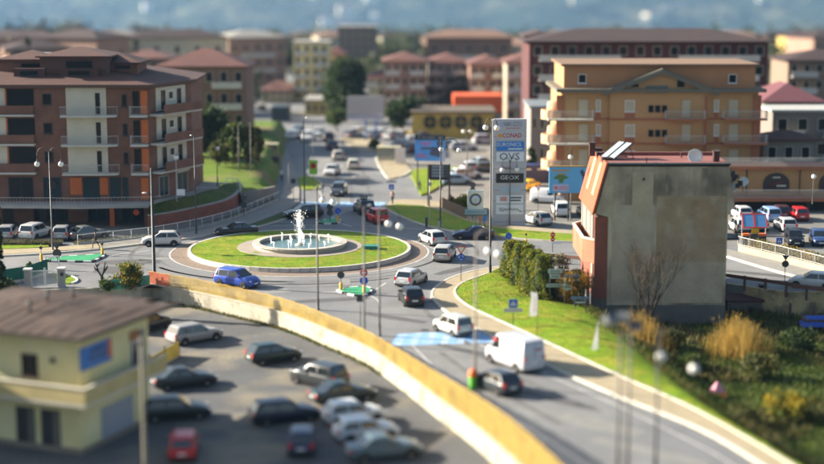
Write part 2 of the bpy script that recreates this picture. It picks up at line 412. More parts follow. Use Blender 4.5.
# south-east sidewalk, kerbs, verge falling to the field
m = MB(); KEz = [Vector((p.x, p.y, .12)) for p in KE]; KIz = [Vector((p.x, p.y, .12)) for p in KI]
m.strip(KEz, KIz); struct('sidewalk', m, paving)
KERBM = {}
def kerb_run(line, name='kerb', w=.22, z=.14, mat=kerb_m, step=1.6, off=0.0, z0=-.05):
    """individual kerb stones along a line, parts of one kerb"""
    pts = resample(line, step); root = bpy.data.objects.new(name, None); COL.objects.link(root); tag(root, kind='structure'); root.location = pts[0]
    key = (w, z, step, mat.name)
    if key not in KERBM: KERBM[key] = MB().box((0, 0, 0), (step - .025, w, z - z0)).mesh('kerb_stone', mat)
    for i, (a, b) in enumerate(zip(pts, pts[1:])):
        d = b - a; c = (a + b) / 2; ob = link('kerb_stone', KERBM[key], root)
        ob.location += Vector((c.x, c.y, (z + z0) / 2 + random.uniform(-.006, .006))); ob.rotation_euler = (0, 0, math.atan2(d.y, d.x))
    return root
kerb_run(KE, 'kerb'); kerb_run(KI, 'kerb', w=.2, z=.2)
m = MB(); n = 7; m.smooth = True
rows = []
for k in range(n + 1):
    t = k / n; row = []
    for i in range(len(KI)):
        p = KI[i].lerp(GI[i], t); drop = min(max((p.x - 11) / 12, 0), 1) * .9
        z = .15 + .18 * math.sin(t * math.pi) - drop * t * t + .05 * noise.noise(Vector((p.x * .4, p.y * .4, 0)))
        row.append(Vector((p.x, p.y, z)))
    rows.append(row)
for a, b in zip(rows, rows[1:]): m.strip(a, b)
struct('verge', m, grass_m)
VERGE = rows
kerb_run([p.copy() for p in GI[:30]], 'kerb', w=.25, z=.38, mat=kerb_white, step=1.2)
# field on the lower right
FZ = -2.1
def field_z(x, y): return FZ + .35 * noise.noise(Vector((x * .13, y * .13, 5))) + .14 * noise.noise(Vector((x * .6, y * .6, 1)))
m = MB(); m.smooth = True
edge = [rows[-1][i] for i in range(len(GI))]
edge = [p for i, p in enumerate(edge) if i >= 36]
cols = 34
prev = None; rr = []
for i, p in enumerate(edge):
    row = []
    for k in range(cols):
        t = k / (cols - 1); x = p.x + (95 - p.x) * t ** 1.6; y = p.y + (136 - p.y) * 0
        w = min((x - p.x) / 4.0, 1); row.append(Vector((x, y, p.z * (1 - w) + field_z(x, y) * w)))
    rr.append(row)
e0 = edge[0]
top = [Vector((q.x, e0.y + 10, min(field_z(q.x, e0.y + 10), -1.6))) for q in rr[0]]
rr = [top, [a.lerp(b, .5) for a, b in zip(top, rr[0])]] + rr
for a, b in zip(rr, rr[1:]): m.strip(b, a)
struct('field', m, field_m)

# ---- roundabout
RC = Vector((XP(300, 147.5), 147.3, 0)); RG = 10.9
def circ(r, n=72, a0=0, a1=2 * math.pi): return [RC + Vector((r * math.cos(a0 + (a1 - a0) * k / n), r * math.sin(a0 + (a1 - a0) * k / n), 0)) for k in range(n + 1)]
m = MB(); m.strip([p + Vector((0, 0, .008)) for p in circ(12.75)], [p + Vector((0, 0, .012)) for p in circ(RG)]); struct('apron', m, cobble_m)
m = MB(); m.strip([p + Vector((0, 0, .012)) for p in circ(12.92)], [p + Vector((0, 0, .012)) for p in circ(12.75)])
ob = m.build('edge_line', M('edge_white', (.45, .44, .42), .75, var=.25, scale=1.2, fine=.2), ROAD)
kerb_run(circ(RG + .02, 72), 'kerb', w=.3, z=.42, mat=M('island_kerb', (.5, .48, .43), .8, var=.18, scale=1.2, fine=.1), step=.95)
def isl_z(r): return .38 + .22 * (1 - (r / RG) ** 2)
m = MB(); m.smooth = True
prof = [RG - .1, 10, 9, 8, 7, 6.2, 5.2]
ringz = [[p + Vector((0, 0, isl_z(r) + .05 * noise.noise(Vector((p.x * .5, p.y * .5, 2))))) for p in circ(r, 64)] for r in prof]
for a, b in zip(ringz, ringz[1:]): m.strip(a, b)
struct('island_lawn', m, grass_m)
m = MB(); zt = isl_z(6.2) + .03; wallstrip(m, circ(6.2, 64), .02, .3, zt); m.strip([p + Vector((0, 0, zt)) for p in circ(6.2, 64)], [p + Vector((0, 0, zt + .02)) for p in circ(3.5, 64)]); struct('fountain_paving', m, M('fountain_paving', (.3, .25, .2), .85, var=.15, scale=1.5, fine=.15))
# fountain
F = thing('fountain', 'round stone fountain with white jets on the roundabout lawn', 'fountain', RC + Vector((0, 0, zt)))
stone = M('pale_stone', (.42, .39, .33), .7, var=.15, scale=.9, fine=.08)
for k in range(16):
    a0 = 2 * math.pi * k / 16 + .004; a1 = 2 * math.pi * (k + 1) / 16 - .004; m = MB(); P0 = []
    for q in range(4):
        a = a0 + (a1 - a0) * q / 3; P0.append([Vector((r * math.cos(a), r * math.sin(a), z)) for r, z in ((4.55, -.1), (4.55, .32), (4.72, .32), (4.72, .46), (4.0, .46), (4.0, .32), (4.12, .32), (4.12, -.1))])
    for a, b in zip(P0, P0[1:]):
        m.add(a + b, [(j, (j + 1) % 8, 8 + (j + 1) % 8, 8 + j) for j in range(8)])
    m.add(P0[0], [tuple(range(7, -1, -1))]); m.add(P0[-1], [tuple(range(8))])
    m.build('rim_stone', stone, F, rel=False)
water_m = M('pool_water', (.1, .18, .18), .08, var=.2, scale=1.5, bump=.5, spec=.6)
m = MB(); m.lathe([(4.11, .12), (2.0, .12), (.01, .12)], n=40); m.build('water', water_m, F, rel=False)
foam = M('water_spray', (.85, .87, .88), .25, var=0, trans=.25, alpha=.6)
def droplets(m, pts, rs):
    for p, r in zip(pts, rs):
        vs = [p + Vector(q) * r for q in ((1, 0, 0), (-1, 0, 0), (0, 1, 0), (0, -1, 0), (0, 0, 1.5), (0, 0, -1.5))]
        m.add(vs, [(0, 2, 4), (2, 1, 4), (1, 3, 4), (3, 0, 4), (2, 0, 5), (1, 2, 5), (3, 1, 5), (0, 3, 5)])
def jet(h, rad, nd, c):
    m = MB(); pts = []; rs = []
    for i in range(nd):
        t = random.random() ** .8; a = random.random() * 6.283
        s = rad * (.18 + .95 * t ** .8) * abs(random.gauss(0, .75))
        pts.append(Vector((c[0] + s * math.cos(a), c[1] + s * math.sin(a), .12 + h * t * (.85 + .2 * random.random())))); rs.append(random.uniform(.012, .034))
    droplets(m, pts, rs); return m
jt = jet(3.5, .42, 800, (0, 0)); tag(jt.build('water_jet', foam, F, rel=False), 'tall central column of spray', kind='stuff')
for k in range(9):
    a = 2 * math.pi * (k + .3) / 9; jet(random.uniform(.5, 1.0), .1, 55, (2.9 * math.cos(a), 2.9 * math.sin(a))).build('water_jet', foam, F, rel=False)['kind'] = 'stuff'
for k in range(5):
    a = 2 * math.pi * (k + .1) / 5; jet(random.uniform(.7, 1.2), .12, 60, (1.1 * math.cos(a), 1.1 * math.sin(a))).build('water_jet', foam, F, rel=False)['kind'] = 'stuff'
m = MB()
for i in range(10):
    a = random.random() * 6.28; m.tube([(random.uniform(-.05, .05), random.uniform(-.05, .05), .12), (random.uniform(-.1, .1), random.uniform(-.1, .1), .3)], .05, 5)
m.lathe([(.5, .10), (.45, .2), (.1, .25), (.01, .25)], n=16); m.build('nozzle_cluster', stone, F, rel=False)
# teal hatch on the lawn
hb = G(371, 247.5, .6); T = thing('utility_hatch', 'low teal metal hatch box set into the roundabout lawn', 'hatch', (hb.x, hb.y, .5))
tm = P('teal_metal', (.02, .2, .17), .5)
m = MB(); m.box((0, 0, .12), (1.5, .9, .28)); m.build('box', tm, T, rel=False)
m = MB(); m.box((0, 0, .29), (1.6, 1.0, .05)); m.box((.3, -.52, .2), (.12, .04, .06)); m.build('lid', tm, T, rel=False)

# ---- splitter islands with green tops and black-and-white kerbs
def splitter(pts, label):
    poly = pxpoly(pts); c = sum(poly, Vector()) / len(poly)
    T = thing('traffic_island', label, 'traffic island', (c.x, c.y, 0), group='green splitter islands')
    m = MB(); m.prism([(p.x, p.y) for p in [c.lerp(q, .9) for q in poly]], -.02, .17); m.build('painted_top', green_paint, T)
    ring = resample(poly + [poly[0]], .8)
    for i, (a, b) in enumerate(zip(ring, ring[1:])):
        d = b - a; q = MB(); q.box((0, 0, .06), (d.length - .01, .2, .2)); ob = q.build('kerb_stone', (kerb_white, kerb_black)[(i // 1) % 2], T, rel=False)
        ob.location = (a + b) / 2 - c; ob.location.z = 0; ob.rotation_euler = (0, 0, math.atan2(d.y, d.x))
    return T
splitter([(41, 261.5), (64, 257.5), (85, 256.5), (106, 254.5), (103, 257.5), (92, 262.5), (78, 262.5), (58, 261.8)], 'long green topped island by the gates with chequered kerb')
splitter([(317, 223.5), (327, 220), (338, 219.5), (342, 222.5), (336, 224.2), (322, 224.4)], 'small green island beyond the roundabout at the avenue mouth')
splitter([(337, 291.5), (350, 288.5), (366, 287.8), (372, 290), (370, 294), (361, 297), (349, 295.5)], 'green triangular island on the near side of the roundabout')

# ---- paint: crossings (blue with white bars), lane lines
def crossing(a0, a1, b0, b1, nbar):
    A0, A1, B0, B1 = G(*a0), G(*a1), G(*b0), G(*b1)     # near edge A0..A1, far edge B0..B1
    m = MB(); m.add([v + Vector((0, 0, .004)) for v in (A0, A1, B1, B0)], [(0, 1, 2, 3)]); m.build('crossing_field', blue_paint, ROAD)
    for k in range(nbar):
        t0 = (k + .2) / nbar; t1 = (k + .68) / nbar; e = .06
        q = [A0.lerp(A1, t0), A0.lerp(A1, t1), B0.lerp(B1, t1), B0.lerp(B1, t0)]
        m = MB(); m.add([v + Vector((0, 0, .009)) for v in q], [(0, 1, 2, 3)]); m.build('crossing_bar', crossing_white, ROAD)
crossing((299, 206.5), (384, 206.5), (300, 202), (386, 202), 13)
crossing((390, 346), (500, 342.5), (398, 334), (500, 329.5), 7)
for pts in (((322, 224.5), (335, 216), (345, 211.5)), ((342, 223.5), (352, 227)), ((317, 225), (312, 226.5), (300, 227)), ((374, 291), (381, 286), (386, 283)), ((371, 296), (378, 300), (380, 306)), ((336, 292), (322, 292.5)),
            ((427, 246), (440, 251), (449, 258)), ((318, 190), (322, 196), (323, 201)), ((292, 206), (283, 214), (262, 226), (240, 234)), ((106, 257), (120, 254), (150, 250.5))):
    line_paint('lane_line', [G(*p) for p in pts], .18, worn_line, .005, ROAD)
for k in range(9):
    y0 = 197 - k * 7.5; a = G(345 - k * .8, y0); b = G(344.6 - k * .8, y0 - 2.8)
    line_paint('lane_dash', [a, b], .15, worn_line, .005, ROAD)
line_paint('lane_line', spline([G(*p) for p in ((412, 345), (440, 372), (490, 406), (560, 448), (620, 490))], 5), .16, worn_line, .005, ROAD)
line_paint('lane_line', spline([G(*p) for p in ((480, 345), (530, 368), (600, 398), (700, 446), (740, 470))], 5), .16, worn_line, .005, ROAD)

# ---- left side: grass strips, paths, banks
GZ = .13
pad('grass_strip', [(247, 226.5), (262, 221.5), (279, 215), (292, 209), (300, 205.8), (311, 206), (315, 207.3), (308, 211), (292, 217), (268, 224.5), (254, 228)], -.05, GZ, grass_dk)
pad('grass_strip', [(297.5, 178), (308, 176.5), (316, 179.5), (321, 184), (321, 187.5), (316, 190), (304, 190.3), (299.5, 186)], -.05, GZ, grass_m)
pad('sidewalk', [(276, 140), (283, 141), (291, 160), (297, 177), (299.5, 190.5), (299, 203), (290, 209), (277, 215), (260, 221.5), (245, 226.5), (200, 237), (150, 243.5), (100, 249.5), (40, 254.5), (-40, 258.5), (-40, 253), (40, 249.5), (100, 244.5), (150, 238), (205, 230), (243, 217.5), (279, 201.5), (283, 192), (284, 178), (280, 160)], -.05, .11, path_m)
pad('sidewalk', [(-40, 252.2), (48, 248.6), (104, 244.4), (105, 246.5), (100, 248.8), (40, 253.4), (-40, 257.5)], .05, .125, paving)
pad('grass_strip', [(-40, 252), (-40, 247), (47, 243.7), (49, 248), (20, 249.8)], -.05, .16, grass_m)
for ln in ([(297.5, 178), (308, 176.5), (316, 179.5), (321, 184), (321, 187.5), (316, 190), (304, 190.3)], [(247, 226.8), (254, 228.2), (268, 224.8), (292, 217.2), (308, 211.2), (315, 207.4), (311, 205.8)], [(245, 226.7), (200, 237.3), (150, 243.8), (100, 249.8), (40, 254.8), (-40, 258.8)]):
    kerb_run(spline([G(*p) for p in ln], 5), 'kerb', w=.16, z=.15, step=1.5)
# right of the avenue: paving, verge
pad('sidewalk', [(376, 158), (388, 155), (402, 159), (409, 168), (412, 171.5), (404, 176), (396, 178), (389, 180), (383, 172)], -.05, .11, paving)
pad('sidewalk', [(383, 207.5), (388, 204.5), (391, 200.5), (404, 200), (424, 200.5), (440, 202.5), (446, 208), (460, 214.5), (474, 219.5), (500, 224.5), (530, 228), (590, 233), (590, 236.5), (530, 231.5), (495, 228.5), (468, 222), (446, 213.5), (425, 206.5), (400, 204.8)], -.05, .11, paving)
pad('grass_strip', [(384, 208), (398, 205.3), (424, 207), (446, 214), (468, 222.4), (495, 229), (530, 232), (592, 237), (592, 243.5), (550, 241.5), (505, 238), (470, 234), (440, 229), (415, 222.5), (396, 214.5)], -.05, GZ + .03, grass_m)
kerb_run(spline([G(*p) for p in ((384, 208), (396, 214.8), (415, 222.8), (440, 229.3), (470, 234.3), (505, 238.3), (550, 241.8), (592, 243.8))], 6), 'kerb', w=.18, z=.17, step=1.5)
kerb_run(spline([G(*p) for p in ((376, 157.5), (379, 166), (384, 174), (389, 180))], 4), 'kerb', w=.25, z=.16, step=1.8)
kerb_run(spline([G(*p) for p in ((412, 171), (404, 176), (396, 178))], 4), 'kerb', w=.25, z=.16, step=1.8)
pad('sidewalk', [(345, 133), (372, 137), (384, 146), (384, 152), (362, 150), (350, 146), (340, 140)], -.05, .11, paving)
pad('grass_strip', [(421, 196), (411, 176), (414, 170), (460, 168), (470, 173), (452, 182), (440, 187), (430, 193)], -.05, .2, grass_m)
# sidewalk and low wall of the right road
pad('sidewalk', [(727, 250), (742, 254), (780, 263), (860, 284), (860, 290), (800, 278), (760, 267), (727, 257)], -.05, .12, path_m)
kerb_run(spline([G(*p) for p in ((727, 257.5), (760, 267.5), (800, 278.5), (850, 289))], 5), 'kerb', w=.3, z=.18, step=1.8, mat=kerb_m)

# brick planter wall in front of the left block, grass bank up to the terrace, grey wall of the ramp
TZ = 3.4
BWL = spline([G(*p) for p in ((150, 229), (175, 225), (200, 219.5), (220, 214.8), (232, 210), (239, 204), (242.5, 198), (241, 193))], 6)
T = thing('planter_wall', 'curved red brick retaining wall below the grass bank', 'wall', BWL[0])
m = MB(); wallstrip(m, BWL, .35, -.1, 1.45); m.build('brick_face', brick_red, T)
m = MB(); wallstrip(m, offset_line(BWL, -.06), .5, 1.45, 1.56); m.build('coping', concrete, T)
BK = spline([AT(*p) for p in ((150, 205, 160), (172, 199.5, 163.5), (192, 196, 167), (206, 191, 172), (218, 186.5, 177), (226, 183.5, 180.5), (231, 183, 182.5), (234, 184.5, 182.5))], 6)
m = MB(); m.smooth = True; A = [p + Vector((0, 0, 1.5)) for p in offset_line(BWL, .3)]; n = 6
rws = [[Vector((a.x, a.y, a.z)).lerp(b, k / n) + Vector((0, 0, .22 * math.sin(k / n * math.pi) + .09 * noise.noise(Vector((a.x, a.y, k * .7))))) for a, b in zip(A, BK)] for k in range(n + 1)]
for a, b in zip(rws, rws[1:]): m.strip(a, b)
struct('grass_bank', m, grass_dk)
# ramp wall beyond and the raised park above it
RW = [AT(243, 196, 178.5), AT(258, 195.3, 180.5), AT(276, 193, 184)]; RW = [Vector((p.x, p.y, 0)) for p in RW]
T = thing('ramp_wall', 'grey stained concrete wall beside the car ramp below the park', 'wall', RW[0])
m = MB(); wallstrip(m, RW, .4, -.1, 1.55); m.build('wall_face', M('stained_concrete', (.2, .19, .17), .9, var=.25, scale=.5, fine=.15), T)
park = [(-40, 173, TZ), ]
pz = 1.5
pk = [RW[0], RW[1], RW[2], G(281, 176, 0) + Vector((-1, 0, 0)), G(275, 158) + Vector((-2, 0, 0)), Vector((-33, 262, 0)), Vector((-75, 262, 0)), Vector((-75, 180, 0)), Vector((-31, 180, 0))]
bm = bmesh.new()
nxp, nyp = 30, 40; m = MB(); m.smooth = True
rws = []
for j in range(nyp + 1):
    y = 179.2 + (262 - 179.2) * j / nyp; row = []
    t = (y - 184) / 60
    xr = -17.3 - max(y - 184, 0) * .055
    if y < 184: xr = RW[0].x + (RW[2].x - RW[0].x) * max(min((y - RW[0].y) / (RW[2].y - RW[0].y), 1), 0) - .1
    for i in range(nxp + 1):
        x = -75 + (xr + 75) * (i / nxp) ** .8
        z = 1.5 + .9 * min(max((y - 182) / 25, 0), 1) + .25 * noise.noise(Vector((x * .2, y * .2, 9)))
        if i == nxp: z = 1.4 if y < 184 else .1
        row.append(Vector((x, y + .5, z)))
    rws.append(row)
for a, b in zip(rws, rws[1:]): m.strip(a, b)
struct('park_lawn', m, M('park_grass', (.1, .155, .014), .85, var=.3, scale=.9, fine=.35, bump=.9, col2=(.17, .135, .06), c2s=.11, c2t=(.5, .6), spec=.2))

# ---- repairs, manholes and wear on the asphalt
rnd = random.Random(31)
for k, (x, y, w, l, r_) in enumerate(((262, 292, 2.2, 5, .3), (330, 300, 1.4, 7, .25), (395, 318, 1.2, 6, -.6), (345, 282, 3, 1.0, .1), (447, 300, .8, 5, .5), (540, 396, 1.2, 9, -.75), (600, 425, 2.2, 6, -.72), (470, 352, 1.0, 7, -.8), (360, 180, 2.5, 9, 1.5), (322, 164, 1.6, 12, 1.55), (350, 152, 3, 10, 1.5), (130, 262, 2.6, 6, .1), (180, 258, 1.2, 8, .2), (110, 270, 3.5, 3, .0), (455, 270, 1.2, 6, .9), (405, 228, 1.4, 9, -.4), (260, 241, 1.0, 8, .3), (770, 275, 1.2, 9, -.5), (650, 452, 1.4, 8, -.7))):
    c = G(x, y); m = MB(); n = 10; pts = []
    for q in range(n):
        t = q / n * 2 * math.pi; ca, sa = math.cos(t), math.sin(t); e = max(abs(ca), abs(sa)); px_, py_ = ca / e * l / 2 * rnd.uniform(.93, 1.0), sa / e * w / 2 * rnd.uniform(.9, 1.0)
        pts.append((c.x + px_ * math.cos(r_) - py_ * math.sin(r_), c.y + px_ * math.sin(r_) + py_ * math.cos(r_), .0065))
    m.add(pts, [tuple(range(n))]); m.build('asphalt_repair', tar_m if k % 3 else tar_pale, ROAD)
for x, y in ((290, 284), (425, 330), (395, 262), (330, 180), (150, 262), (580, 405), (352, 212), (470, 262)):
    c = G(x, y); m = MB(); m.lathe([(.34, .010), (.01, .011)], c=(c.x, c.y, 0), n=16, smooth=False); m.build('manhole_cover', P('cast_iron', (.05, .05, .05), .7), ROAD)
for k in range(16):                      # tyre wear round the ring, long thin darker arcs
    r0 = 14.2 + (k % 4) * 1.15 + rnd.uniform(-.2, .2); a0 = rnd.uniform(0, 6.28); a1 = a0 + rnd.uniform(.5, 1.3)
    line_paint('tyre_wear', circ(r0, 14, a0, a1), rnd.uniform(.25, .5), M('tyre_wear', (.12, .118, .114), .85, var=.3, scale=.8, fine=.2), .0055, ROAD)
for k, (p0, p1, p2) in enumerate((((470, 350), (520, 378), (600, 412)), ((440, 352), (480, 380), (560, 424)), ((425, 310), (440, 325), (470, 345)), ((338, 205), (336, 170), (330, 135)), ((352, 203), (349, 170), (342, 138)), ((372, 203), (363, 172), (352, 142)))):
    line_paint('tyre_wear', spline([G(*p0), G(*p1), G(*p2)], 6), .45, M('tyre_wear'), .0055, ROAD)
m = MB()
# ------------------------------------------------------------------ vehicles
def ring_rr(x0, x1, w, z, r):
    out = []
    for (cx_, cy_, a0) in ((x1 - r, w - r, 0), (x0 + r, w - r, 90), (x0 + r, -w + r, 180), (x1 - r, -w + r, 270)):
        for k in range(4):
            a = R(a0 + 30 * k); out.append(Vector((cx_ + r * math.cos(a), cy_ + r * math.sin(a), z)))
    return out
def loft(m, rings, cap0=True, cap1=True):
    n = len(rings[0]); o = m.smooth; m.smooth = True
    m.add([p for r in rings for p in r], [(i * n + k, i * n + (k + 1) % n, (i + 1) * n + (k + 1) % n, (i + 1) * n + k) for i in range(len(rings) - 1) for k in range(n)])
    if cap0: m.add(rings[0], [tuple(range(n - 1, -1, -1))])
    if cap1: m.add(rings[-1], [tuple(range(n))])
    m.smooth = o
CT = {  # length, width, height, shoulder, cowl, bonnet, nose, windscreen base/top x, rear glass base/top x, wheel radius
    'hatch':  dict(L=4.05, W=1.72, H=1.48, zs=.92, zc=.95, z1=.89, z2=.74, wb=.265, wt=.045, rb=-.487, rt=-.375, wr=.31),
    'compact': dict(L=3.60, W=1.62, H=1.54, zs=.93, zc=.98, z1=.93, z2=.80, wb=.27, wt=.11, rb=-.488, rt=-.44, wr=.28),
    'sedan':  dict(L=4.55, W=1.78, H=1.43, zs=.88, zc=.92, z1=.85, z2=.70, wb=.225, wt=.03, rb=-.39, rt=-.215, wr=.31),
    'coupe':  dict(L=4.40, W=1.76, H=1.37, zs=.86, zc=.89, z1=.82, z2=.66, wb=.19, wt=.02, rb=-.44, rt=-.20, wr=.31),
    'wagon':  dict(L=4.50, W=1.76, H=1.50, zs=.90, zc=.94, z1=.86, z2=.72, wb=.24, wt=.05, rb=-.487, rt=-.41, wr=.31),
    'mpv':    dict(L=4.20, W=1.74, H=1.60, zs=.95, zc=1.0, z1=.92, z2=.78, wb=.29, wt=.10, rb=-.485, rt=-.42, wr=.31),
    'suv':    dict(L=4.40, W=1.82, H=1.70, zs=1.02, zc=1.08, z1=1.02, z2=.92, wb=.22, wt=.08, rb=-.485, rt=-.42, wr=.35),
    'jeep':   dict(L=3.70, W=1.68, H=1.74, zs=1.05, zc=1.08, z1=1.05, z2=1.0, wb=.19, wt=.12, rb=-.485, rt=-.47, wr=.36),
    'van':    dict(L=5.0, W=1.98, H=2.30, zs=1.15, zc=1.22, z1=1.12, z2=.96, wb=.37, wt=.20, rb=-.492, rt=-.475, wr=.33),
    'minivan': dict(L=4.25, W=1.74, H=1.83, zs=1.02, zc=1.06, z1=.98, z2=.84, wb=.29, wt=.14, rb=-.492, rt=-.475, wr=.31),
}
PAINT = {}
def paint(c, rough=.3):
    k = tuple(round(x, 3) for x in c)
    if k not in PAINT:
        PAINT[k] = M('car_paint_%d' % len(PAINT), c, rough, var=.04, scale=1.5, coat=.25, spec=.4)
    return PAINT[k]
DUMMY = paint((.5, .5, .5))
WHEEL = {}
def wheel_meshes(r):
    if r not in WHEEL:
        a = MB(); a.lathe([(r * .60, -.1), (r * .93, -.1), (r, -.06), (r, .06), (r * .93, .1), (r * .60, .1)], n=20, axis='Y')
        b = MB(); b.lathe([(r * .62, -.075), (r * .60, -.085), (r * .5, -.06), (r * .22, -.075), (.01, -.08)], n=20, axis='Y'); b.lathe([(r * .62, .075), (r * .60, .085), (r * .5, .06), (r * .22, .075), (.01, .08)], n=20, axis='Y')
        c = b; c.cur = 1
        for sgn in (-1, 1):
            for k in range(5):
                g = 2 * math.pi * k / 5; c.lathe([(.001, sgn * .088), (r * .115, sgn * .088)], n=7, axis='Y', smooth=False); 
                for i in range(len(c.v) - 14, len(c.v)): c.v[i] = (c.v[i][0] + r * .4 * math.cos(g), c.v[i][1], c.v[i][2] + r * .4 * math.sin(g))
        WHEEL[r] = (a.mesh('tyre', rubber_m), b.mesh('rim', [rim_m, black_m]), None)
    return WHEEL[r]
CARM = {}
def car_meshes(kind):
    if kind in CARM: return CARM[kind]
    d = CT[kind]; L, Wd, H = d['L'], d['W'], d['H']; h = Wd / 2
    van = kind in ('van', 'minivan')
    zr = d['zs'] + .03; st = [(-.5, .80, zr * .62, .40), (-.497, .88, zr * .86, .30), (-.485, .94, zr * .97, .24), (-.44, .985, zr, .2), (-.3, 1, zr, .18), (0, 1, d['zs'], .18), (.2, 1, d['zs'] + .01, .18),
        (d['wb'] + .02, .985, d['zc'], .18), ((d['wb'] + .47) / 2, .965, d['z1'], .18), (.445, .91, d['z2'], .2), (.478, .84, d['z2'] - .08, .24), (.494, .75, d['z2'] - .2, .3), (.5, .64, d['z2'] - .3, .38)]
    if kind in ('sedan', 'coupe'): st[0] = (-.5, .78, .66, .40); st[1] = (-.494, .86, .86, .3); st[2] = (-.475, .92, .93, .24)
    st.sort(key=lambda q: q[0])
    rings = []
    for x, w, zt, zb in st:
        w *= h; e = zt - zb
        half = [(.0, zb), (.78 * w, zb), (.94 * w, zb + .10 * e), (.995 * w, zb + .35 * e), (w, zb + .62 * e), (.985 * w, zt - .13 * e), (.93 * w, zt - .025 * e), (.80 * w, zt), (.4 * w, zt + .018)]
        rings.append([Vector((x * L, y, z)) for y, z in half] + [Vector((x * L, 0, zt + .022))] + [Vector((x * L, -y, z)) for y, z in reversed(half[1:])])
    m = MB(); loft(m, rings)
    wb, wt, rb, rt = (d[k] * L for k in ('wb', 'wt', 'rb', 'rt'))
    z0 = d['zs'] - .06; z1 = H - .075; w0 = .945 * h; w1 = (.80 if not van else .87) * h
    if kind in ('jeep', 'suv'): w1 = .83 * h
    if kind == 'coupe': w1 = .74 * h
    gr = [ring_rr(rb, wb, w0, z0, .14), ring_rr(rt, wt, w1, z1, .13), ring_rr(rt + .07, wt - .07, w1 - .06, H - .03, .12), ring_rr(rt + .25, wt - .25, w1 - .22, H - .004, .1), ring_rr(rt + .6, wt - .6, w1 - .45, H, .08)]
    loft(m, gr, cap0=False)
    out = {'body': m.mesh('body', DUMMY)}
    def at(v, e):   # e: 'f','r' x limits, 'w' half width
        return {'f': wb + (wt - wb) * v, 'r': rb + (rt - rb) * v, 'w': w0 + (w1 - w0) * v, 'z': z0 + (z1 - z0) * v}[e]
    def quad(name, pts, out_n, mat=car_glass, th=.010):
        q = MB(); nrm = Vector(out_n).normalized(); A = [Vector(p) + nrm * th for p in pts]; B = [Vector(p) - nrm * .03 for p in pts]; n = len(pts)
        q.add(A + B, [tuple(range(n)), tuple(range(2 * n - 1, n - 1, -1))] + [(i, n + i, n + (i + 1) % n, (i + 1) % n) for i in range(n)]); return q.mesh(name, mat)
    va, vb = (.12, .94)
    out['windscreen'] = quad('windscreen', [(at(va, 'f'), -at(va, 'w') + .1, at(va, 'z')), (at(va, 'f'), at(va, 'w') - .1, at(va, 'z')), (at(vb, 'f'), at(vb, 'w') - .12, at(vb, 'z')), (at(vb, 'f'), -at(vb, 'w') + .12, at(vb, 'z'))], (z1 - z0, 0, wb - wt))
    if kind != 'van':
        vr = .30 if van else .16
        out['rear_window'] = quad('rear_window', [(at(vr, 'r'), at(vr, 'w') - .14, at(vr, 'z')), (at(vr, 'r'), -at(vr, 'w') + .14, at(vr, 'z')), (at(.92, 'r'), -at(.92, 'w') + .13, at(.92, 'z')), (at(.92, 'r'), at(.92, 'w') - .13, at(.92, 'z'))], (-(z1 - z0), 0, max(rt - rb, .01)))
    xm = (wb + wt) / 2 - (wb - rb) * .40
    if van: xm = wt - .55
    for sgn in (1, -1):
        nrm = (0, sgn * (z1 - z0), w0 - w1)
        def sq(xa0, xb0, xa1, xb1):
            p = [(xb0, sgn * at(.14, 'w'), at(.14, 'z')), (xa0, sgn * at(.14, 'w'), at(.14, 'z')), (xa1, sgn * at(.9, 'w'), at(.9, 'z')), (xb1, sgn * at(.9, 'w'), at(.9, 'z'))]
            return p if sgn > 0 else p[::-1]
        out['side_window', sgn, 0] = quad('side_window', sq(xm + .04, at(.14, 'f') - .2, xm + .04, at(.9, 'f') - .16), nrm)
        if not van:
            e0 = at(.14, 'r') + .16; e1 = at(.9, 'r') + .16
            if kind in ('wagon', 'mpv', 'suv'):
                xq = rb + (xm - rb) * .33
                out['side_window', sgn, 1] = quad('side_window', sq(xq + .04, xm - .04, xq + .06, xm - .04), nrm)
                out['side_window', sgn, 2] = quad('side_window', sq(e0, xq - .03, e1, xq - .01), nrm)
            else:
                out['side_window', sgn, 1] = quad('side_window', sq(e0, xm - .04, e1, xm - .04), nrm)
        q = MB(); q.box((at(.2, 'f') - .3, sgn * (at(.2, 'w') + .11), at(.22, 'z')), (.12, .2, .13)); out['mirror', sgn] = q.mesh('mirror', DUMMY)
        zl = zr * .80
        if kind in ('hatch', 'compact', 'mpv', 'wagon', 'suv', 'minivan', 'van'):
            q = MB(); q.box((-.484 * L, sgn * .80 * h, zl + .03), (.12, .20, .34 if kind != 'van' else .45)); out['tail_light', sgn] = q.mesh('tail_light', red_lamp)
        else:
            q = MB(); q.box((-.485 * L, sgn * .70 * h, zl), (.12, .40, .16)); out['tail_light', sgn] = q.mesh('tail_light', red_lamp)
        q = MB(); q.box((.455 * L, sgn * .66 * h, d['z2'] - .10), (.17, .30, .14), rz=-sgn * .45); out['headlight', sgn] = q.mesh('headlight', head_lamp)
    q = MB(); q.box((.489 * L, 0, d['z2'] - .14), (.05, .5 * h * 2 * .62, .10)); q.box((.493 * L, 0, .34), (.04, .95 * h, .12)); out['grille'] = q.mesh('grille', black_m)
    q = MB(); q.box((-.499 * L, 0, .60 if kind != 'van' else .75), (.03, .5, .12)); out['number_plate', 0] = q.mesh('number_plate', plate_m); q = MB(); q.box((.503 * L, 0, .45), (.02, .5, .11)); out['number_plate', 1] = q.mesh('number_plate', plate_m)
    wx = .315 * L; wr = d['wr']; q = MB()
    for sx in (-1, 1):
        for sy in (-1, 1):
            n = 14; y = sy * (h + .003); vs = [Vector((sx * wx, y, wr))] + [Vector((sx * wx + (wr + .055) * math.cos(math.pi * k / n * 1.3 - .15 * math.pi), y, wr + (wr + .055) * math.sin(math.pi * k / n * 1.3 - .15 * math.pi))) for k in range(n + 1)]
            q.add(vs, [(0, k + 1, k + 2) for k in range(n)])
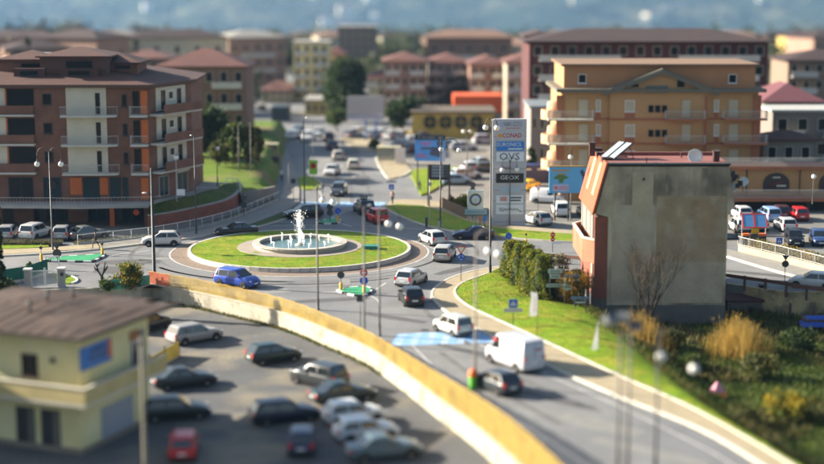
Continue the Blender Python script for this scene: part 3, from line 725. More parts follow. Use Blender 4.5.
    q.box((0, 0, .2), (.88 * L, Wd * .97, .1)); q.box((-.49 * L, 0, .36), (.08, Wd * .84, .14))
    out['underbody'] = q.mesh('underbody', black_m)
    CARM[kind] = out; return out
CARS = []
def car(kind, col, px, py, heading, label, z=0.0, cat='car', group=None, lod=0, rough=.3, trim=None):
    """px,py: where the middle of the car's footprint stands in the photograph"""
    p = G(px, py, z); d = CT[kind]; ms = car_meshes(kind)
    T = thing({'van': 'parked_van', 'minivan': 'parked_van'}.get(kind, 'car') if lod else {'van': 'delivery_van', 'minivan': 'parked_van', 'suv': 'car', 'jeep': 'off_road_car'}.get(kind, 'car'), label, cat, p, R(heading), group)
    pm = paint(col, rough)
    for k, me in ms.items():
        nm = k if isinstance(k, str) else k[0]
        if lod and nm in ('grille', 'mirror'): continue
        o = link(nm, me, T, rel=False)
        if nm in ('body', 'mirror'):
            o.material_slots[0].link = 'OBJECT'; o.material_slots[0].material = pm
    ty, rim, slot = wheel_meshes(d['wr'])
    for sx in (-1, 1):
        for sy in (-1, 1):
            w = link('wheel', ty, T, rel=False, loc=(sx * .315 * d['L'], sy * (d['W'] / 2 - .083), d['wr']))
            r_ = link('rim', rim, w, rel=False)
    CARS.append(T); return T
WHITE, SILVER, BLACK, NAVY, DGREY = (.52, .52, .5), (.34, .34, .34), (.012, .012, .014), (.012, .02, .06), (.05, .055, .06)
SBLUE, RED, BEIGE, GREEN, LBLUE = (.03, .07, .36), (.42, .015, .02), (.5, .47, .4), (.012, .028, .022), (.22, .32, .42)
# moving traffic
car('hatch', WHITE, 161.5, 245.2, 188, 'white hatchback driving left past the brick apartment block')
car('sedan', BLACK, 236, 235.5, 200, 'shiny black saloon entering the roundabout from the left')
car('wagon', BLACK, 303, 217.5, 203, 'dark car passing behind the fountain jet at the avenue mouth')
car('mpv', SBLUE, 237.5, 286, 328, 'bright blue people carrier beside the yellow net fence')
car('hatch', WHITE, 432, 243.5, 112, 'white hatchback leaving the roundabout right behind the silver one')
car('wagon', (.38, .37, .34), 444.5, 259, 80, 'silver grey hatchback next to the give way sign')
car('coupe', NAVY, 473, 238.5, 181, 'dark navy coupe crossing right to left in front of the totem')
car('hatch', (.42, .43, .45), 411.5, 284, 66, 'silver white hatchback following the roundabout, ahead of a black one')
car('hatch', BLACK, 411, 303, 100, 'small black hatchback with red tail lamps on the near approach')
car('compact', (.5, .49, .45), 452.5, 333, 122, 'tall white compact car standing on the blue crossing')
car('van', (.48, .48, .5), 514, 366, 121, 'white panel van with red squiggle marks on its doors', cat='van')
car('hatch', (.03, .04, .05), 496, 390, 121, 'dark grey blue car right behind the white panel van')
car('mpv', (.06, .07, .085), 339, 195, 264, 'dark grey car facing the camera at the avenue crossing')
car('sedan', WHITE, 332, 174.5, 262, 'white saloon coming down the avenue behind the dark grey car')
car('hatch', BEIGE, 338, 159.5, 95, 'pale beige hatchback driving away, third from the crossing')
car('hatch', (.6, .58, .48), 353.5, 168.5, 92, 'cream hatchback driving away nearest the bus shelter')
car('sedan', (.05, .03, .035), 332, 149, 98, 'dark maroon car driving away up the avenue')
car('suv', (.03, .02, .022), 328, 141.5, 98, 'dark high car ahead of the maroon one on the avenue')
car('suv', (.65, .66, .68), 308, 141, 268, 'white high vehicle coming down the avenue, left lane')
car('hatch', (.5, .52, .55), 290, 139, 200, 'pale car turning at the far left kerb of the avenue')
car('sedan', (.45, .48, .5), 318.5, 136, 262, 'silver car far up the avenue behind the white high vehicle')
car('hatch', (.2, .26, .3), 298, 133.5, 262, 'blue grey car farthest up the avenue on the left')
car('suv', (.02, .02, .025), 364, 213, 105, 'black off-roader with a rolled load on its roof')
car('jeep', (.5, .02, .02), 377, 222.5, 112, 'red boxy off-road car following the black off-roader', cat='car')
car('hatch', WHITE, 812, 287.5, 158, 'white hatchback behind the brown guard rail at the right edge')
# the lower car park
cp = CPZ
car('wagon', (.3, .29, .28), 195, 341, 40, 'silver grey estate car near the white wall in the car park', z=cp)
car('hatch', (.015, .03, .028), 274, 361.5, 28, 'dark green hatchback alone in the middle of the car park', z=cp)
car('hatch', BLACK, 150, 330, 60, 'black car half hidden behind the yellow house roof corner', z=cp)
car('suv', (.03, .035, .04), 319, 385, 140, 'dark grey car at the back of the parked cluster', z=cp)
car('sedan', (.015, .03, .03), 343, 401, 25, 'dark green saloon behind the white parked cars', z=cp)
car('wagon', (.012, .014, .03), 285, 421, 20, 'dark navy estate car left of the parked cluster', z=cp)
car('compact', (.02, .03, .08), 302, 450, 92, 'small dark blue car with its rear to the camera', z=cp)
car('hatch', (.6, .61, .6), 354, 422, 20, 'white parked car, farthest of the pale row', z=cp)
car('hatch', (.55, .58, .6), 366, 439, 20, 'silver white parked car in the middle of the pale row', z=cp)
car('sedan', (.09, .13, .15), 384, 457, 18, 'blue grey parked saloon nearest the camera in the pale row', z=cp)
car('compact', (.45, .012, .02), 184, 455, 95, 'red small car parked beside the yellow house', z=cp)
car('wagon', (.015, .022, .02), 176, 418, 15, 'black green car parked behind the red small car', z=cp)
car('sedan', (.03, .035, .04), 184, 386, 25, 'dark saloon at the yellow barrier behind the house', z=cp)
# parked under the left block
for c, k, x, y, hd, lb in ((SILVER, 'hatch', 8, 238, 95, 'silver hatchback leftmost before the shop terrace'), ((.5, .5, .49), 'suv', 36, 238, 75, 'silver high car parked under the terrace beside the lamp'), (SILVER, 'hatch', 63, 238.5, 93, 'silver hatchback parked right of the tall double globe lamp'), ((.13, .14, .14), 'sedan', 88, 238.5, 40, 'grey saloon parked behind the walking person')):
    car(k, c, x, y, hd, lb)
# right hand lots
car('hatch', WHITE, 537, 224, 118, 'white hatchback parked right beside the totem base')
car('suv', (.68, .68, .67), 560.5, 215, 92, 'white high car parked under the blue tree billboard')
car('wagon', BLACK, 586, 216, 92, 'black car parked half behind the orange roof')
car('minivan', (.68, .68, .68), 548, 203, 345, 'white small van parked side on behind the totem', cat='van')
car('hatch', (.75, .55, .03), 529, 190, 60, 'yellow car parked in front of the blue truck')
car('compact', (.55, .56, .57), 739, 231, 95, 'silver small car beside the grey gable wall, near row')
car('hatch', (.6, .6, .6), 757, 229, 92, 'white hatchback hidden behind the recycling shelter')
car('hatch', (.5, .5, .5), 785, 230, 92, 'silver hatchback right of the recycling shelter')
car('mpv', (.25, .38, .62), 769, 220, 95, 'light blue people carrier in the back row under the arcade')
car('hatch', (.06, .02, .022), 780, 217, 92, 'dark maroon car in the back row under the arcade')
car('compact', (.5, .012, .015), 798, 219.5, 92, 'bright red car with white roof under the arcade')
car('hatch', (.6, .6, .6), 741, 218, 95, 'white car at the back row beside the gable wall')
car('compact', BLACK, 794, 244.5, 265, 'black small car facing the flower bed fence')
car('hatch', (.03, .06, .16), 819, 244, 262, 'dark blue car facing the fence at the right edge')
# lots behind the billboard
for i, (c, k, x, y, hd, lb) in enumerate(((LBLUE, 'hatch', 457, 184.5, 10, 'pale blue hatchback nearest the directory board'), ((.6, .61, .62), 'wagon', 466, 178.5, 25, 'silver car second in the row behind the directory board'), ((.62, .62, .62), 'hatch', 475, 171.5, 25, 'white car third in the row behind the directory board'), ((.4, .45, .48), 'sedan', 483, 166.5, 25, 'grey car fourth in the row behind the directory board'),
    ((.1, .12, .13), 'hatch', 487, 172, 15, 'dark car beside the lamp mast left of the totem'), ((.55, .56, .57), 'suv', 486, 144, 10, 'silver car parked by the yellow hall wall'), ((.5, .52, .54), 'wagon', 464, 150.5, 5, 'white estate car between billboard and totem'), ((.25, .3, .33), 'hatch', 452, 148, 8, 'grey car half behind the billboard'),
    ((.04, .05, .055), 'hatch', 414, 152, 60, 'black car left of the billboard'), ((.65, .65, .62), 'hatch', 416, 144, 20, 'white car above the billboard left corner'), ((.3, .34, .36), 'sedan', 402, 147, 60, 'grey car in the far lot behind the bus shelter'), ((.55, .57, .58), 'hatch', 392, 139, 60, 'silver car in the far lot right of the blue posts'),
    ((.45, .5, .54), 'hatch', 383, 136.5, 60, 'pale car in the far lot by the blue posts'), ((.3, .36, .42), 'sedan', 372, 137.5, 60, 'blue grey car in the far lot between the blue posts'), ((.55, .55, .55), 'hatch', 360, 135, 60, 'white car in the far lot under the white hoarding'), ((.2, .22, .25), 'hatch', 352, 138, 60, 'dark grey car in the far lot nearest the avenue'),
    ((.5, .5, .52), 'hatch', 404, 138, 60, 'silver car at the back of the far lot'), ((.1, .1, .12), 'sedan', 425, 139.5, 20, 'dark saloon behind the billboard near the yellow hall'))):
    car(k, c, x, y, hd, lb, lod=1)
# marks on the van, load on the black off-roader
van = [c for c in CARS if 'panel van' in c['label']][0]
markm = P('red_print', (.55, .015, .03), .5)
def squiggle(m, pts, w, nrm):
    nrm = Vector(nrm); pts = [Vector(p) for p in pts]
    for a, b in zip(pts, pts[1:]): m.bar(a, b, w, w)
d = CT['van']; L, h = d['L'], d['W'] / 2
m = MB(); squiggle(m, [(-L * .487, -.1 - .09 * i, 1.62 + (.1 if i % 2 else 0)) for i in range(6)], .055, (1, 0, 0)); m.build('door_mark', markm, van, rel=False)
m = MB(); squiggle(m, [(.75 + .10 * i, h * .925, 1.75 + (.18 if i % 2 else 0)) for i in range(6)], .06, (0, 1, 0)); m.build('side_mark', markm, van, rel=False)
m = MB(); m.box((-L * .490, 0, 1.15), (.02, .02, 1.5)); m.box((-L * .4925, .12, .95), (.03, .05, .18)); m.build('door_seam', dark_m, van, rel=False)
m = MB(); m.box((-L * .478, 0, 2.16), (.04, .22, .05)); m.build('brake_light', red_lamp, van, rel=False)
so = [c for c in CARS if 'rolled load' in c['label']][0]; p = so.location
T = thing('roof_load', 'rolled pale load strapped on the black off-roader roof', 'load', p + Vector((0, 0, 1.72)), so.rotation_euler.z)
m = MB(); m.tube([(-.9, 0, .16), (.7, .1, .2)], .16, 8); m.tube([(-.8, .3, .12), (.6, .3, .14)], .12, 8); m.tube([(-.2, -.3, .12), (.5, -.1, .42)], .1, 8); m.build('roll', M('load_cloth', (.35, .33, .28), .9, var=.3, scale=4), T, rel=False)
m = MB(); m.box((-.3, .05, .18), (.06, .75, .36)); m.box((.35, .05, .18), (.06, .75, .36)); m.build('strap', black_m, T, rel=False)
# blue box truck behind the totem
p = G(538, 186); T = thing('box_truck', 'dark blue box truck parked behind the totem', 'truck', p, R(5))
tb = P('truck_blue', (.02, .03, .13), .4)
m = MB(); m.box((-.6, 0, 1.75), (5.0, 2.1, 2.3)); m.build('cargo_box', tb, T, rel=False)
m = MB(); loft(m, [ring_rr(1.95, 3.4, 1.0, .55, .12), ring_rr(1.95, 3.4, 1.0, 1.3, .15), ring_rr(1.95, 3.0, .9, 2.2, .15)]); m.build('cab', tb, T, rel=False)
m = MB(); m.box((3.16, 0, 1.72), (.05, 1.5, .6), mat=Matrix.Rotation(-.42, 3, 'Y')); m.build('windscreen', car_glass, T, rel=False)
m = MB(); m.box((-.3, 0, .5), (5.6, .9, .2)); m.build('chassis', black_m, T, rel=False)
for k, (a, b) in enumerate(((-3.0, 1.4), (-.8, 1.4))):
    m = MB(); m.box((a + 1.2, -1.06, 2.35), (1.4, .02, .16)); m.build('print_bar', sign_white, T, rel=False)
ty, rim, slot = wheel_meshes(.36)
for sx in (-2.0, 2.5):
    for sy in (-1, 1): w = link('wheel', ty, T, rel=False, loc=(sx, sy * .92, .36)); link('rim', rim, w, rel=False)

# ------------------------------------------------------------------ lamps and masts
def globe(parent, c, r=.27):
    m = MB(); m.lathe([(r * math.sin(math.pi * k / 8) + .0005, -r * math.cos(math.pi * k / 8)) for k in range(9)], c=c, n=14); g = m.build('globe', globe_m, parent, rel=False)
    m = MB(); m.lathe([(.02, r + .32), (.03, r + .05), (.13, r * .95), (.15, r * .78)], c=c, n=10); m.build('fitting', dark_m, g, rel=False)
def lamp(px, py, top, label, globes=(), z=0.0, mat=None, r=.075, side=1, arms=None, cat='street lamp', name='street_lamp', head=None):
    """top: pixel row of the pole top; arms: list of (dx, dy, dz_of_globe_below_top)"""
    b = G(px, py, z); h = ZP(top, b.y) - z
    T = thing(name, label, cat, b)
    m = MB(); m.lathe([(r * 1.9, 0), (r * 1.9, .12), (r * 1.5, .16), (r * 1.5, .9), (r * 1.15, 1.0), (r * .65, h), (.004, h)], n=10); m.build('pole', mat or pole_m, T, rel=False)
    for (dx, dy, dz) in (arms or ()):
        pts = [Vector((0, 0, h - .5))] + [Vector((dx * (1 - math.cos(a)) / 2 * 1.0, dy * (1 - math.cos(a)) / 2, h - .5 + .75 * math.sin(a))) for a in [math.pi * k / 7 for k in range(1, 8)]]
        end = pts[-1]; m = MB(); m.tube(pts + [end + Vector((0, 0, -.15))], .03, 6); m.build('arm', mat or pole_m, T, rel=False)
        globe(T, (dx, dy, h - dz))
    if head:
        dx, dy, dz = head; m = MB(); m.tube([(0, 0, h - dz), (dx * .5, dy * .5, h - dz + .15), (dx, dy, h - dz + .2)], .035, 6); m.build('arm', mat or pole_m, T, rel=False)
        m = MB(); loft(m, [[Vector((dx * (1 + q) , dy * (1 + q), h - dz + .2)) + Vector((0, w * math.cos(a), w * .4 * math.sin(a))) for a in [math.pi * 2 * k / 8 for k in range(8)]] for q, w in ((-.25, .05), (0, .15), (.35, .17), (.55, .05))]); m.build('lamp_head', globe_m, T, rel=False)
    return T
DG = [(1.1, .5, 1.25), (1.95, -.5, 1.25)]
lamp(318, 310, 186, 'street lamp with two hanging globes on the near kerb, left of the fountain axis', arms=[(.45, .6, 1.25), (1.35, -.5, 1.25)])
lamp(379.5, 336, 209, 'street lamp with two hanging globes rising from the net fence, right of a plain mast', arms=[(.7, .5, 1.2), (1.55, -.4, 1.25)])
lamp(475, 386, 233, 'street lamp with two hanging globes before the give way sign', arms=[(.85, .5, 1.3), (1.45, -.6, 1.3)], mat=M('lamp_bronze', (.16, .13, .1), .5, var=.1, scale=2, metal=.3))
lamp(52.8, 251, 150, 'tall symmetrical lamp with two globes before the brick block', arms=[(-1.2, 0, 1.4), (1.15, 0, 1.4)])
lamp(155, 297, 168, 'tall dark mast with a side lamp head at the end of the net fence', z=CPZ, mat=pole_dk, r=.15, head=(-.55, -.1, 2.4))
lamp(364.6, 361, 206, 'plain tall mast at the foot of the white wall', z=CPZ, mat=pole_m, head=(.35, .3, .2))
lamp(490, 275, 121, 'tallest dark mast on the verge left of the totem', mat=pole_dk, r=.1, arms=[(-.5, .2, .6), (.5, -.2, .6)])
lamp(440.3, 229, 141, 'double globe lamp in front of the blue billboard', mat=pole_dk, arms=[(.1, .9, 1.0), (2.0, 0, 1.0)])
lamp(467, 180, 124, 'double globe lamp in the lot behind the round emblem sign', mat=pole_dk, arms=[(-.5, 0, 1.0), (.4, 0, 1.0)])
lamp(509.5, 226.5, 160, 'lamp with two globes standing in front of the totem panels', mat=pole_m, r=.06, arms=[(-.85, 0, 1.1), (.75, 0, 1.05)])
lamp(570.5, 220, 149, 'lamp with globes in front of the blue tree billboard', mat=pole_m, r=.06, arms=[(-.1, 0, .9)])
lamp(304.6, 207, 118, 'dark mast on the left grass strip at the avenue crossing', mat=pole_dk, head=(.3, -.3, .1))
lamp(196.3, 234.5, 136, 'dark lamp mast on the kerb before the brick planter wall', mat=pole_dk, head=(-.3, .2, .15))
lamp(177, 201, 154, 'thin pale terrace lamp beside the shop wing', z=2.6, mat=rail_m, r=.05, arms=[(.05, 0, .4)])
lamp(217.6, 186, 145, 'thin lamp with one globe on the park edge', z=2.6, mat=pole_dk, r=.05, arms=[(.05, 0, .4)])
lamp(655, 475, 332, 'near double globe lamp at the lower right kerb', arms=[(.25, .6, 1.5), (1.85, -.5, 1.9)], mat=pole_dk)
lamp(812.5, 204, 172, 'dark classic lantern on the arcade terrace', z=2.3, mat=dark_m, r=.05, arms=[(.03, 0, .5)])
# floodlight mast pair lower right
for i, (x, y, tp, heads, lb) in enumerate(((617.5, 480, 328, [(-.55, .1, .45, 30), (.15, .3, .5, -10)], 'floodlight mast with two pale lamp boxes near the grass verge'), (627, 476, 328, [(.22, -.1, .15, 0)], 'floodlight mast with one dark lamp box, right of the pair'))):
    b = G(x, y); h = ZP(tp, b.y); T = thing('floodlight_mast', lb, 'floodlight', b)
    m = MB(); m.lathe([(.1, 0), (.09, 1), (.06, h), (.003, h)], n=10); m.build('pole', pole_m, T, rel=False)
    m = MB(); m.box((.05, 0, h - .05), (1.3 if i == 0 else .6, .08, .08)); m.build('crossbar', pole_dk, T, rel=False)
    for dx, dy, dz, a in heads:
        m = MB(); m.box((0, 0, 0), (.72, .45, .42)); o = m.build('lamp_box', M('flood_box', (.11, .12, .125), .5, var=.1) if i == 0 else dark_m, T, rel=False, loc=(dx, dy, h + dz)); o.rotation_euler = (R(35), 0, R(a))
        m = MB(); m.box((0, -.24, 0), (.62, .03, .34)); m.build('lens', P('flood_lens', (.25, .28, .3), .2), o, rel=False)

# ------------------------------------------------------------------ road signs, bollards
def disc(m, c, r, th, n=20): m.lathe([(.001, -th / 2), (r, -th / 2), (r, th / 2), (.001, th / 2)], c=c, n=n, axis='Y', smooth=False)
def ngon_plate(m, c, pts, th):
    n = len(pts); vs = [Vector((c[0] + x, c[1] - th / 2, c[2] + z)) for x, z in pts] + [Vector((c[0] + x, c[1] + th / 2, c[2] + z)) for x, z in pts]
    m.add(vs, [tuple(range(n)), tuple(range(2 * n - 1, n - 1, -1))] + [(i, n + i, n + (i + 1) % n, (i + 1) % n) for i in range(n)])
def tri(r, down): return [(r * math.sin(a) * 1.0, r * math.cos(a) * (-1 if down else 1)) for a in (0, 2 * math.pi / 3, 4 * math.pi / 3)]
def sign(px, py, label, h, plates, z=0.0, base=None, mat=None, rz=0.0, cat='road sign', name='road_sign'):
    b = G(px, py, z); T = thing(name, label, cat, b, rz)
    m = MB(); m.tube([(0, 0, 0), (0, 0, h)], .032, 7); m.build('post', mat or pole_m, T, rel=False)
    for kind, zz, s in plates:
        y = -.05; m = MB()
        if kind == 'give_way':
            ngon_plate(m, (0, y, zz), tri(s, True), .02); o = m.build('plate', sign_red, T, rel=False); m = MB(); ngon_plate(m, (0, y - .014, zz), tri(s * .66, True), .01); m.build('inner_field', sign_white, o, rel=False)
        elif kind == 'tri_back': ngon_plate(m, (0, y, zz), tri(s, True), .02); m.build('plate', sign_back, T, rel=False)
        elif kind == 'disc_back': disc(m, (0, y, zz), s, .02); m.build('plate', sign_back, T, rel=False)
        elif kind in ('roundabout', 'keep'):
            disc(m, (0, y, zz), s, .02); o = m.build('plate', sign_blue, T, rel=False); m = MB()
            if kind == 'roundabout':
                for k in range(3):
                    a0 = k * 2.094; m.tube([(s * .55 * math.cos(a0 + q), y - .014, zz + s * .55 * math.sin(a0 + q)) for q in (0, .4, .8, 1.2)], [.03, .03, .03, .06], 4)
            else: m.bar((-s * .35, y - .014, zz + s * .35), (s * .3, y - .014, zz - s * .3), .07, .01); m.bar((s * .3, y - .014, zz - s * .4), (s * .3, y - .014, zz + s * .1), .07, .01); m.bar((s * .35, y - .014, zz - s * .36), (-s * .15, y - .014, zz - s * .36), .07, .01)
            m.build('arrow', sign_white, o, rel=False)
        elif kind == 'no_entry':
            disc(m, (0, y, zz), s, .02); o = m.build('plate', sign_red, T, rel=False); m = MB(); m.box((0, y - .013, zz), (s * 1.4, .01, s * .36)); m.build('bar', sign_white, o, rel=False)
        elif kind == 'crossing':
            m.box((0, y, zz), (s * 2, .02, s * 2)); o = m.build('plate', sign_blue, T, rel=False); m = MB(); ngon_plate(m, (0, y - .014, zz - s * .08), tri(s * .78, False), .01); i_ = m.build('triangle', sign_white, o, rel=False)
            m = MB(); m.bar((0, y - .024, zz + s * .1), (0, y - .024, zz - s * .25), .08, .01); m.bar((0, y - .024, zz - s * .2), (-s * .22, y - .024, zz - s * .42), .06, .01); m.bar((0, y - .024, zz - s * .2), (s * .22, y - .024, zz - s * .42), .06, .01); disc(m, (0, y - .024, zz + s * .22), .06, .01, 8); m.build('figure', black_m, o, rel=False)
        elif kind == 'plate': m.box((0, y, zz), (s * 2, .02, s * .42)); m.build('name_plate', P('sign_grey', (.42, .44, .46), .5), T, rel=False)
        elif kind == 'square_back': m.box((0, y, zz), (s * 2, .03, s * 2)); m.build('plate', sign_back, T, rel=False)
        elif kind == 'arrow_white': m.box((s * .7, y, zz), (s * 2, .02, s * .5)); m.build('arrow_plate', sign_white, T, rel=False)
        elif kind == 'green_panel':
            m.box((0, y, zz), (s * 1.7, .03, s * 3)); o = m.build('plate', P('lime_panel', (.2, .5, .03), .5), T, rel=False); m = MB(); disc(m, (0, y - .02, zz + s * .3), s * .62, .01, 16); m.build('red_emblem', sign_red, o, rel=False); m = MB(); m.box((0, y - .027, zz + s * .3), (s * .3, .01, s * .9)); m.build('dark_emblem', black_m, o, rel=False)
    if base == 'yellow':
        m = MB(); m.lathe([(.14, 0), (.14, .62), (.1, .66), (.005, .66)], n=10, c=(0, 0, 0)); m.build('bollard_base', yellow_m, T, rel=False)
    return T
sign(461, 282, 'give way triangle above a blue roundabout disc by the beige pavement', 3.4, [('give_way', 3.0, .52), ('roundabout', 2.25, .36)])
sign(513, 328, 'blue pedestrian crossing square sign on the right lawn', 2.3, [('crossing', 1.95, .34), ('plate', 1.42, .72)])
sign(364, 292.5, 'no entry disc above a blue arrow disc on the near green island', 2.2, [('no_entry', 1.75, .33), ('keep', 1.05, .36)], z=.15, base='yellow')
sign(341, 290, 'dark disc back on a yellow bollard at the island tip', 1.7, [('disc_back', 1.35, .32)], z=.1, base='yellow')
sign(360.5, 327, 'dark square sign back on a pole behind the net fence', 2.55, [('square_back', 2.3, .29)])
sign(330, 222, 'two stacked dark sign backs on the far green island', 1.95, [('disc_back', 1.7, .36), ('disc_back', 1.05, .36)], z=.15)
sign(338, 221.5, 'blue arrow disc on a yellow base on the far green island', 1.5, [('keep', 1.2, .34)], z=.15, base='yellow')
sign(244, 217, 'dark triangle and disc sign backs at the ramp railing', 2.5, [('tri_back', 2.2, .46), ('disc_back', 1.4, .38)])
sign(57.5, 262, 'two dark sign backs on the long green island', 1.7, [('tri_back', 1.65, .5), ('disc_back', .85, .42)], z=.15)
sign(41.5, 260.5, 'dark disc on yellow bollard at the left island tip', 1.6, [('disc_back', 1.25, .16)], z=.1, base='yellow')
sign(102.5, 254.5, 'thin yellow bollard with dark top at the right island tip', 1.3, [('disc_back', 1.05, .14)], z=.1, base='yellow')
sign(391.5, 201, 'blue crossing square with name plate above on the far pavement', 2.6, [('crossing', 1.75, .32), ('plate', 2.4, .62)])
sign(313.5, 190, 'green panel with red emblem hung on a pole at the grass island', 8.5, [('green_panel', 2.95, .62)], z=.13)
sign(293.6, 203, 'dark square sign back on the left path', 3.0, [('square_back', 2.7, .28)])
sign(508.5, 246, 'blue arrow disc on a yellow base at the right exit', 1.35, [('keep', 1.05, .33)], base='yellow')
sign(526, 245.5, 'grey post with orange base at the right exit', 1.3, [('square_back', 1.15, .1)], base='yellow')
sign(552.5, 252, 'red discs above a white arrow plate behind the hedge', 2.1, [('no_entry', 1.75, .24), ('no_entry', 1.3, .22), ('arrow_white', .95, .5)])
sign(472.5, 222, 'stacked dark sign backs beside the round emblem sign', 4.4, [('disc_back', 4.2, .34), ('disc_back', 3.6, .34)])
sign(538, 213, 'red bordered give way triangle in the lot before the white van', 3.3, [('give_way', 3.05, .46)])
sign(784.5, 283, 'dark sign backs on a pole on the right road pavement', 2.6, [('tri_back', 2.35, .36), ('disc_back', 1.75, .32)])
sign(778.5, 259, 'blue crossing square on a pole before the recycling shelter', 2.1, [('crossing', 1.8, .3)])
sign(434, 186, 'thin blue grey sign back on the lot path', 1.6, [('disc_back', 1.4, .2)])
# white feather banners on the lawn
for x, y, hb, lb in ((533.5, 337, 3.4, 'white feather banner with pink lettering on the lawn'), (594.5, 354, 2.6, 'plain white feather banner lower on the lawn')):
    b = G(x, y, .1); T = thing('banner', lb, 'banner', b, .15)
    m = MB(); m.tube([(.28, 0, 0), (.28, 0, hb)], .02, 6); m.build('pole', pole_m, T, rel=False)
    m = MB(); m.smooth = True; A = [Vector((-.28 + .05 * math.sin(k), .03 * math.sin(k * 1.4), hb - 1.75 * k / 6 - (.15 if k == 6 else 0) + .08)) for k in range(7)]; B = [Vector((.26, 0, hb - 1.75 * k / 6)) for k in range(7)]
    if 'plain' in lb: A = [Vector((.26 - .5 * (k / 6), .04 * math.sin(k * 1.3), hb - 2.3 * k / 6)) for k in range(7)]; B = [Vector((.26, 0, hb - 2.3 * k / 6)) for k in range(7)]
    m.strip(A, B); c = m.build('cloth', M('banner_cloth', (.75, .74, .73), .8, var=.05, trans=.3), T, rel=False)
    if 'pink' in lb:
        for k in range(7): m = MB(); m.box((.05, -.05, hb - .4 - .17 * k), (.05 + .04 * (k % 2), .006, .11)); m.build('print_bar', P('pink_print', (.6, .2, .22), .6), c, rel=False)
# litter bin orange/green on the net fence near the lamp
b = G(475, 388); T = thing('litter_bin', 'small orange topped green bin at the lamp foot', 'bin', b + Vector((-.15, -.3, 0)))
m = MB(); m.lathe([(.26, 0), (.3, .85), (.28, .9)], n=12); m.build('bucket', P('bin_green', (.1, .4, .03), .5), T, rel=False)
m = MB(); m.lathe([(.33, .9), (.33, 1.15), (.2, 1.35), (.01, 1.4)], n=12); m.build('hood', P('bin_orange', (.7, .14, .02), .5), T, rel=False)
# ------------------------------------------------------------------ buildings
WINC = {}
def window(parent, c, w, h, nrm=(0, -1), frame=None, pane=None, depth=.08, sill=True, name='window', mull=0):
    """framed window with a recessed pane; c: centre on the wall face, local to the parent's axes; nrm: outward direction"""
    frame = frame or white_m; pane = pane or glass_m
    key = (round(w, 2), round(h, 2), frame.name, pane.name, sill, mull)
    if key not in WINC:
        t = .07; m = MB(); y = -depth / 2 + .01
        m.box((-w / 2 + t / 2, y, 0), (t, depth, h)); m.box((w / 2 - t / 2, y, 0), (t, depth, h)); m.box((0, y, h / 2 - t / 2), (w - 2 * t, depth, t)); m.box((0, y, -h / 2 + t / 2), (w - 2 * t, depth, t))
        for k in range(mull): m.box((-w / 2 + w * (k + 1) / (mull + 1), y + .006, 0), (.05, depth * .7, h - 2 * t))
        if sill: m.box((0, -.09, -h / 2 - .05), (w + .16, .2, .07))
        q = MB(); q.box((0, -.012, 0), (w - 2 * t + .01, .02, h - 2 * t + .01))
        WINC[key] = (m.mesh('window', frame), q.mesh('pane', pane))
    a = math.atan2(nrm[0], -nrm[1])
    o = link(name, WINC[key][0], parent, rel=False, loc=c, rz=a); link('pane', WINC[key][1], o, rel=False); return o
def railing(line, h, mat, parent, name='railing', step=.12, post=.03, rel=False, bw=.014):
    m = MB()
    for a, b in zip(line, line[1:]):
        a, b = Vector(a), Vector(b); u = Vector((0, 0, 1)); m.bar(a + u * h, b + u * h, .05); m.bar(a + u * .08, b + u * .08, .03)
        n = max(1, int((b - a).length / step))
        for k in range(n + 1):
            p = a.lerp(b, k / n); m.bar(p + u * .08, p + u * (h - .02), bw)
    return m.build(name, mat, parent, rel=rel)
def hip_roof(m, x0, x1, y0, y1, z, rise, over=.5):
    x0 -= over; x1 += over; y0 -= over; y1 += over; d = min(x1 - x0, y1 - y0) / 2
    if x1 - x0 >= y1 - y0: a, b = (x0 + d, (y0 + y1) / 2), (x1 - d, (y0 + y1) / 2)
    else: a, b = ((x0 + x1) / 2, y0 + d), ((x0 + x1) / 2, y1 - d)
    vs = [(x0, y0, z), (x1, y0, z), (x1, y1, z), (x0, y1, z), (*a, z + rise), (*b, z + rise)]
    vs += [(x, y, z - .18) for x, y, _ in vs[:4]]
    if x1 - x0 >= y1 - y0: f = [(0, 1, 5, 4), (1, 2, 5), (2, 3, 4, 5), (3, 0, 4)]
    else: f = [(0, 1, 4), (1, 2, 5, 4), (2, 3, 5), (3, 0, 4, 5)]
    m.add(vs, f + [(6, 7, 1, 0), (7, 8, 2, 1), (8, 9, 3, 2), (9, 6, 0, 3), (9, 8, 7, 6)])

# ---- brick apartment block, left
BX, BY = -44.0, 164.0
B = thing('apartment_block', 'brown brick apartment block with curved white balconies and shop terrace', 'building', (BX, BY, 0))
def bx(px, z=8): return XP(px, BY, z) - BX
foot = [(-14, 0), (bx(128), 0), (bx(150) - .4, 0), (bx(150), .6), (bx(150) + 3.4, 8.6), (bx(150) + 3.0, 20), (-14, 20)]
m = MB(); m.prism(foot, 2.6, 15.2); m.build('wall', brick_m, B, rel=False)
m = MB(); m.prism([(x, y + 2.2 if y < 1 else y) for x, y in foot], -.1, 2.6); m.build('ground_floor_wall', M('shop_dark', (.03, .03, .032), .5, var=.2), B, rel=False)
flo = [2.6, 5.8, 8.95, 12.15, 15.2]
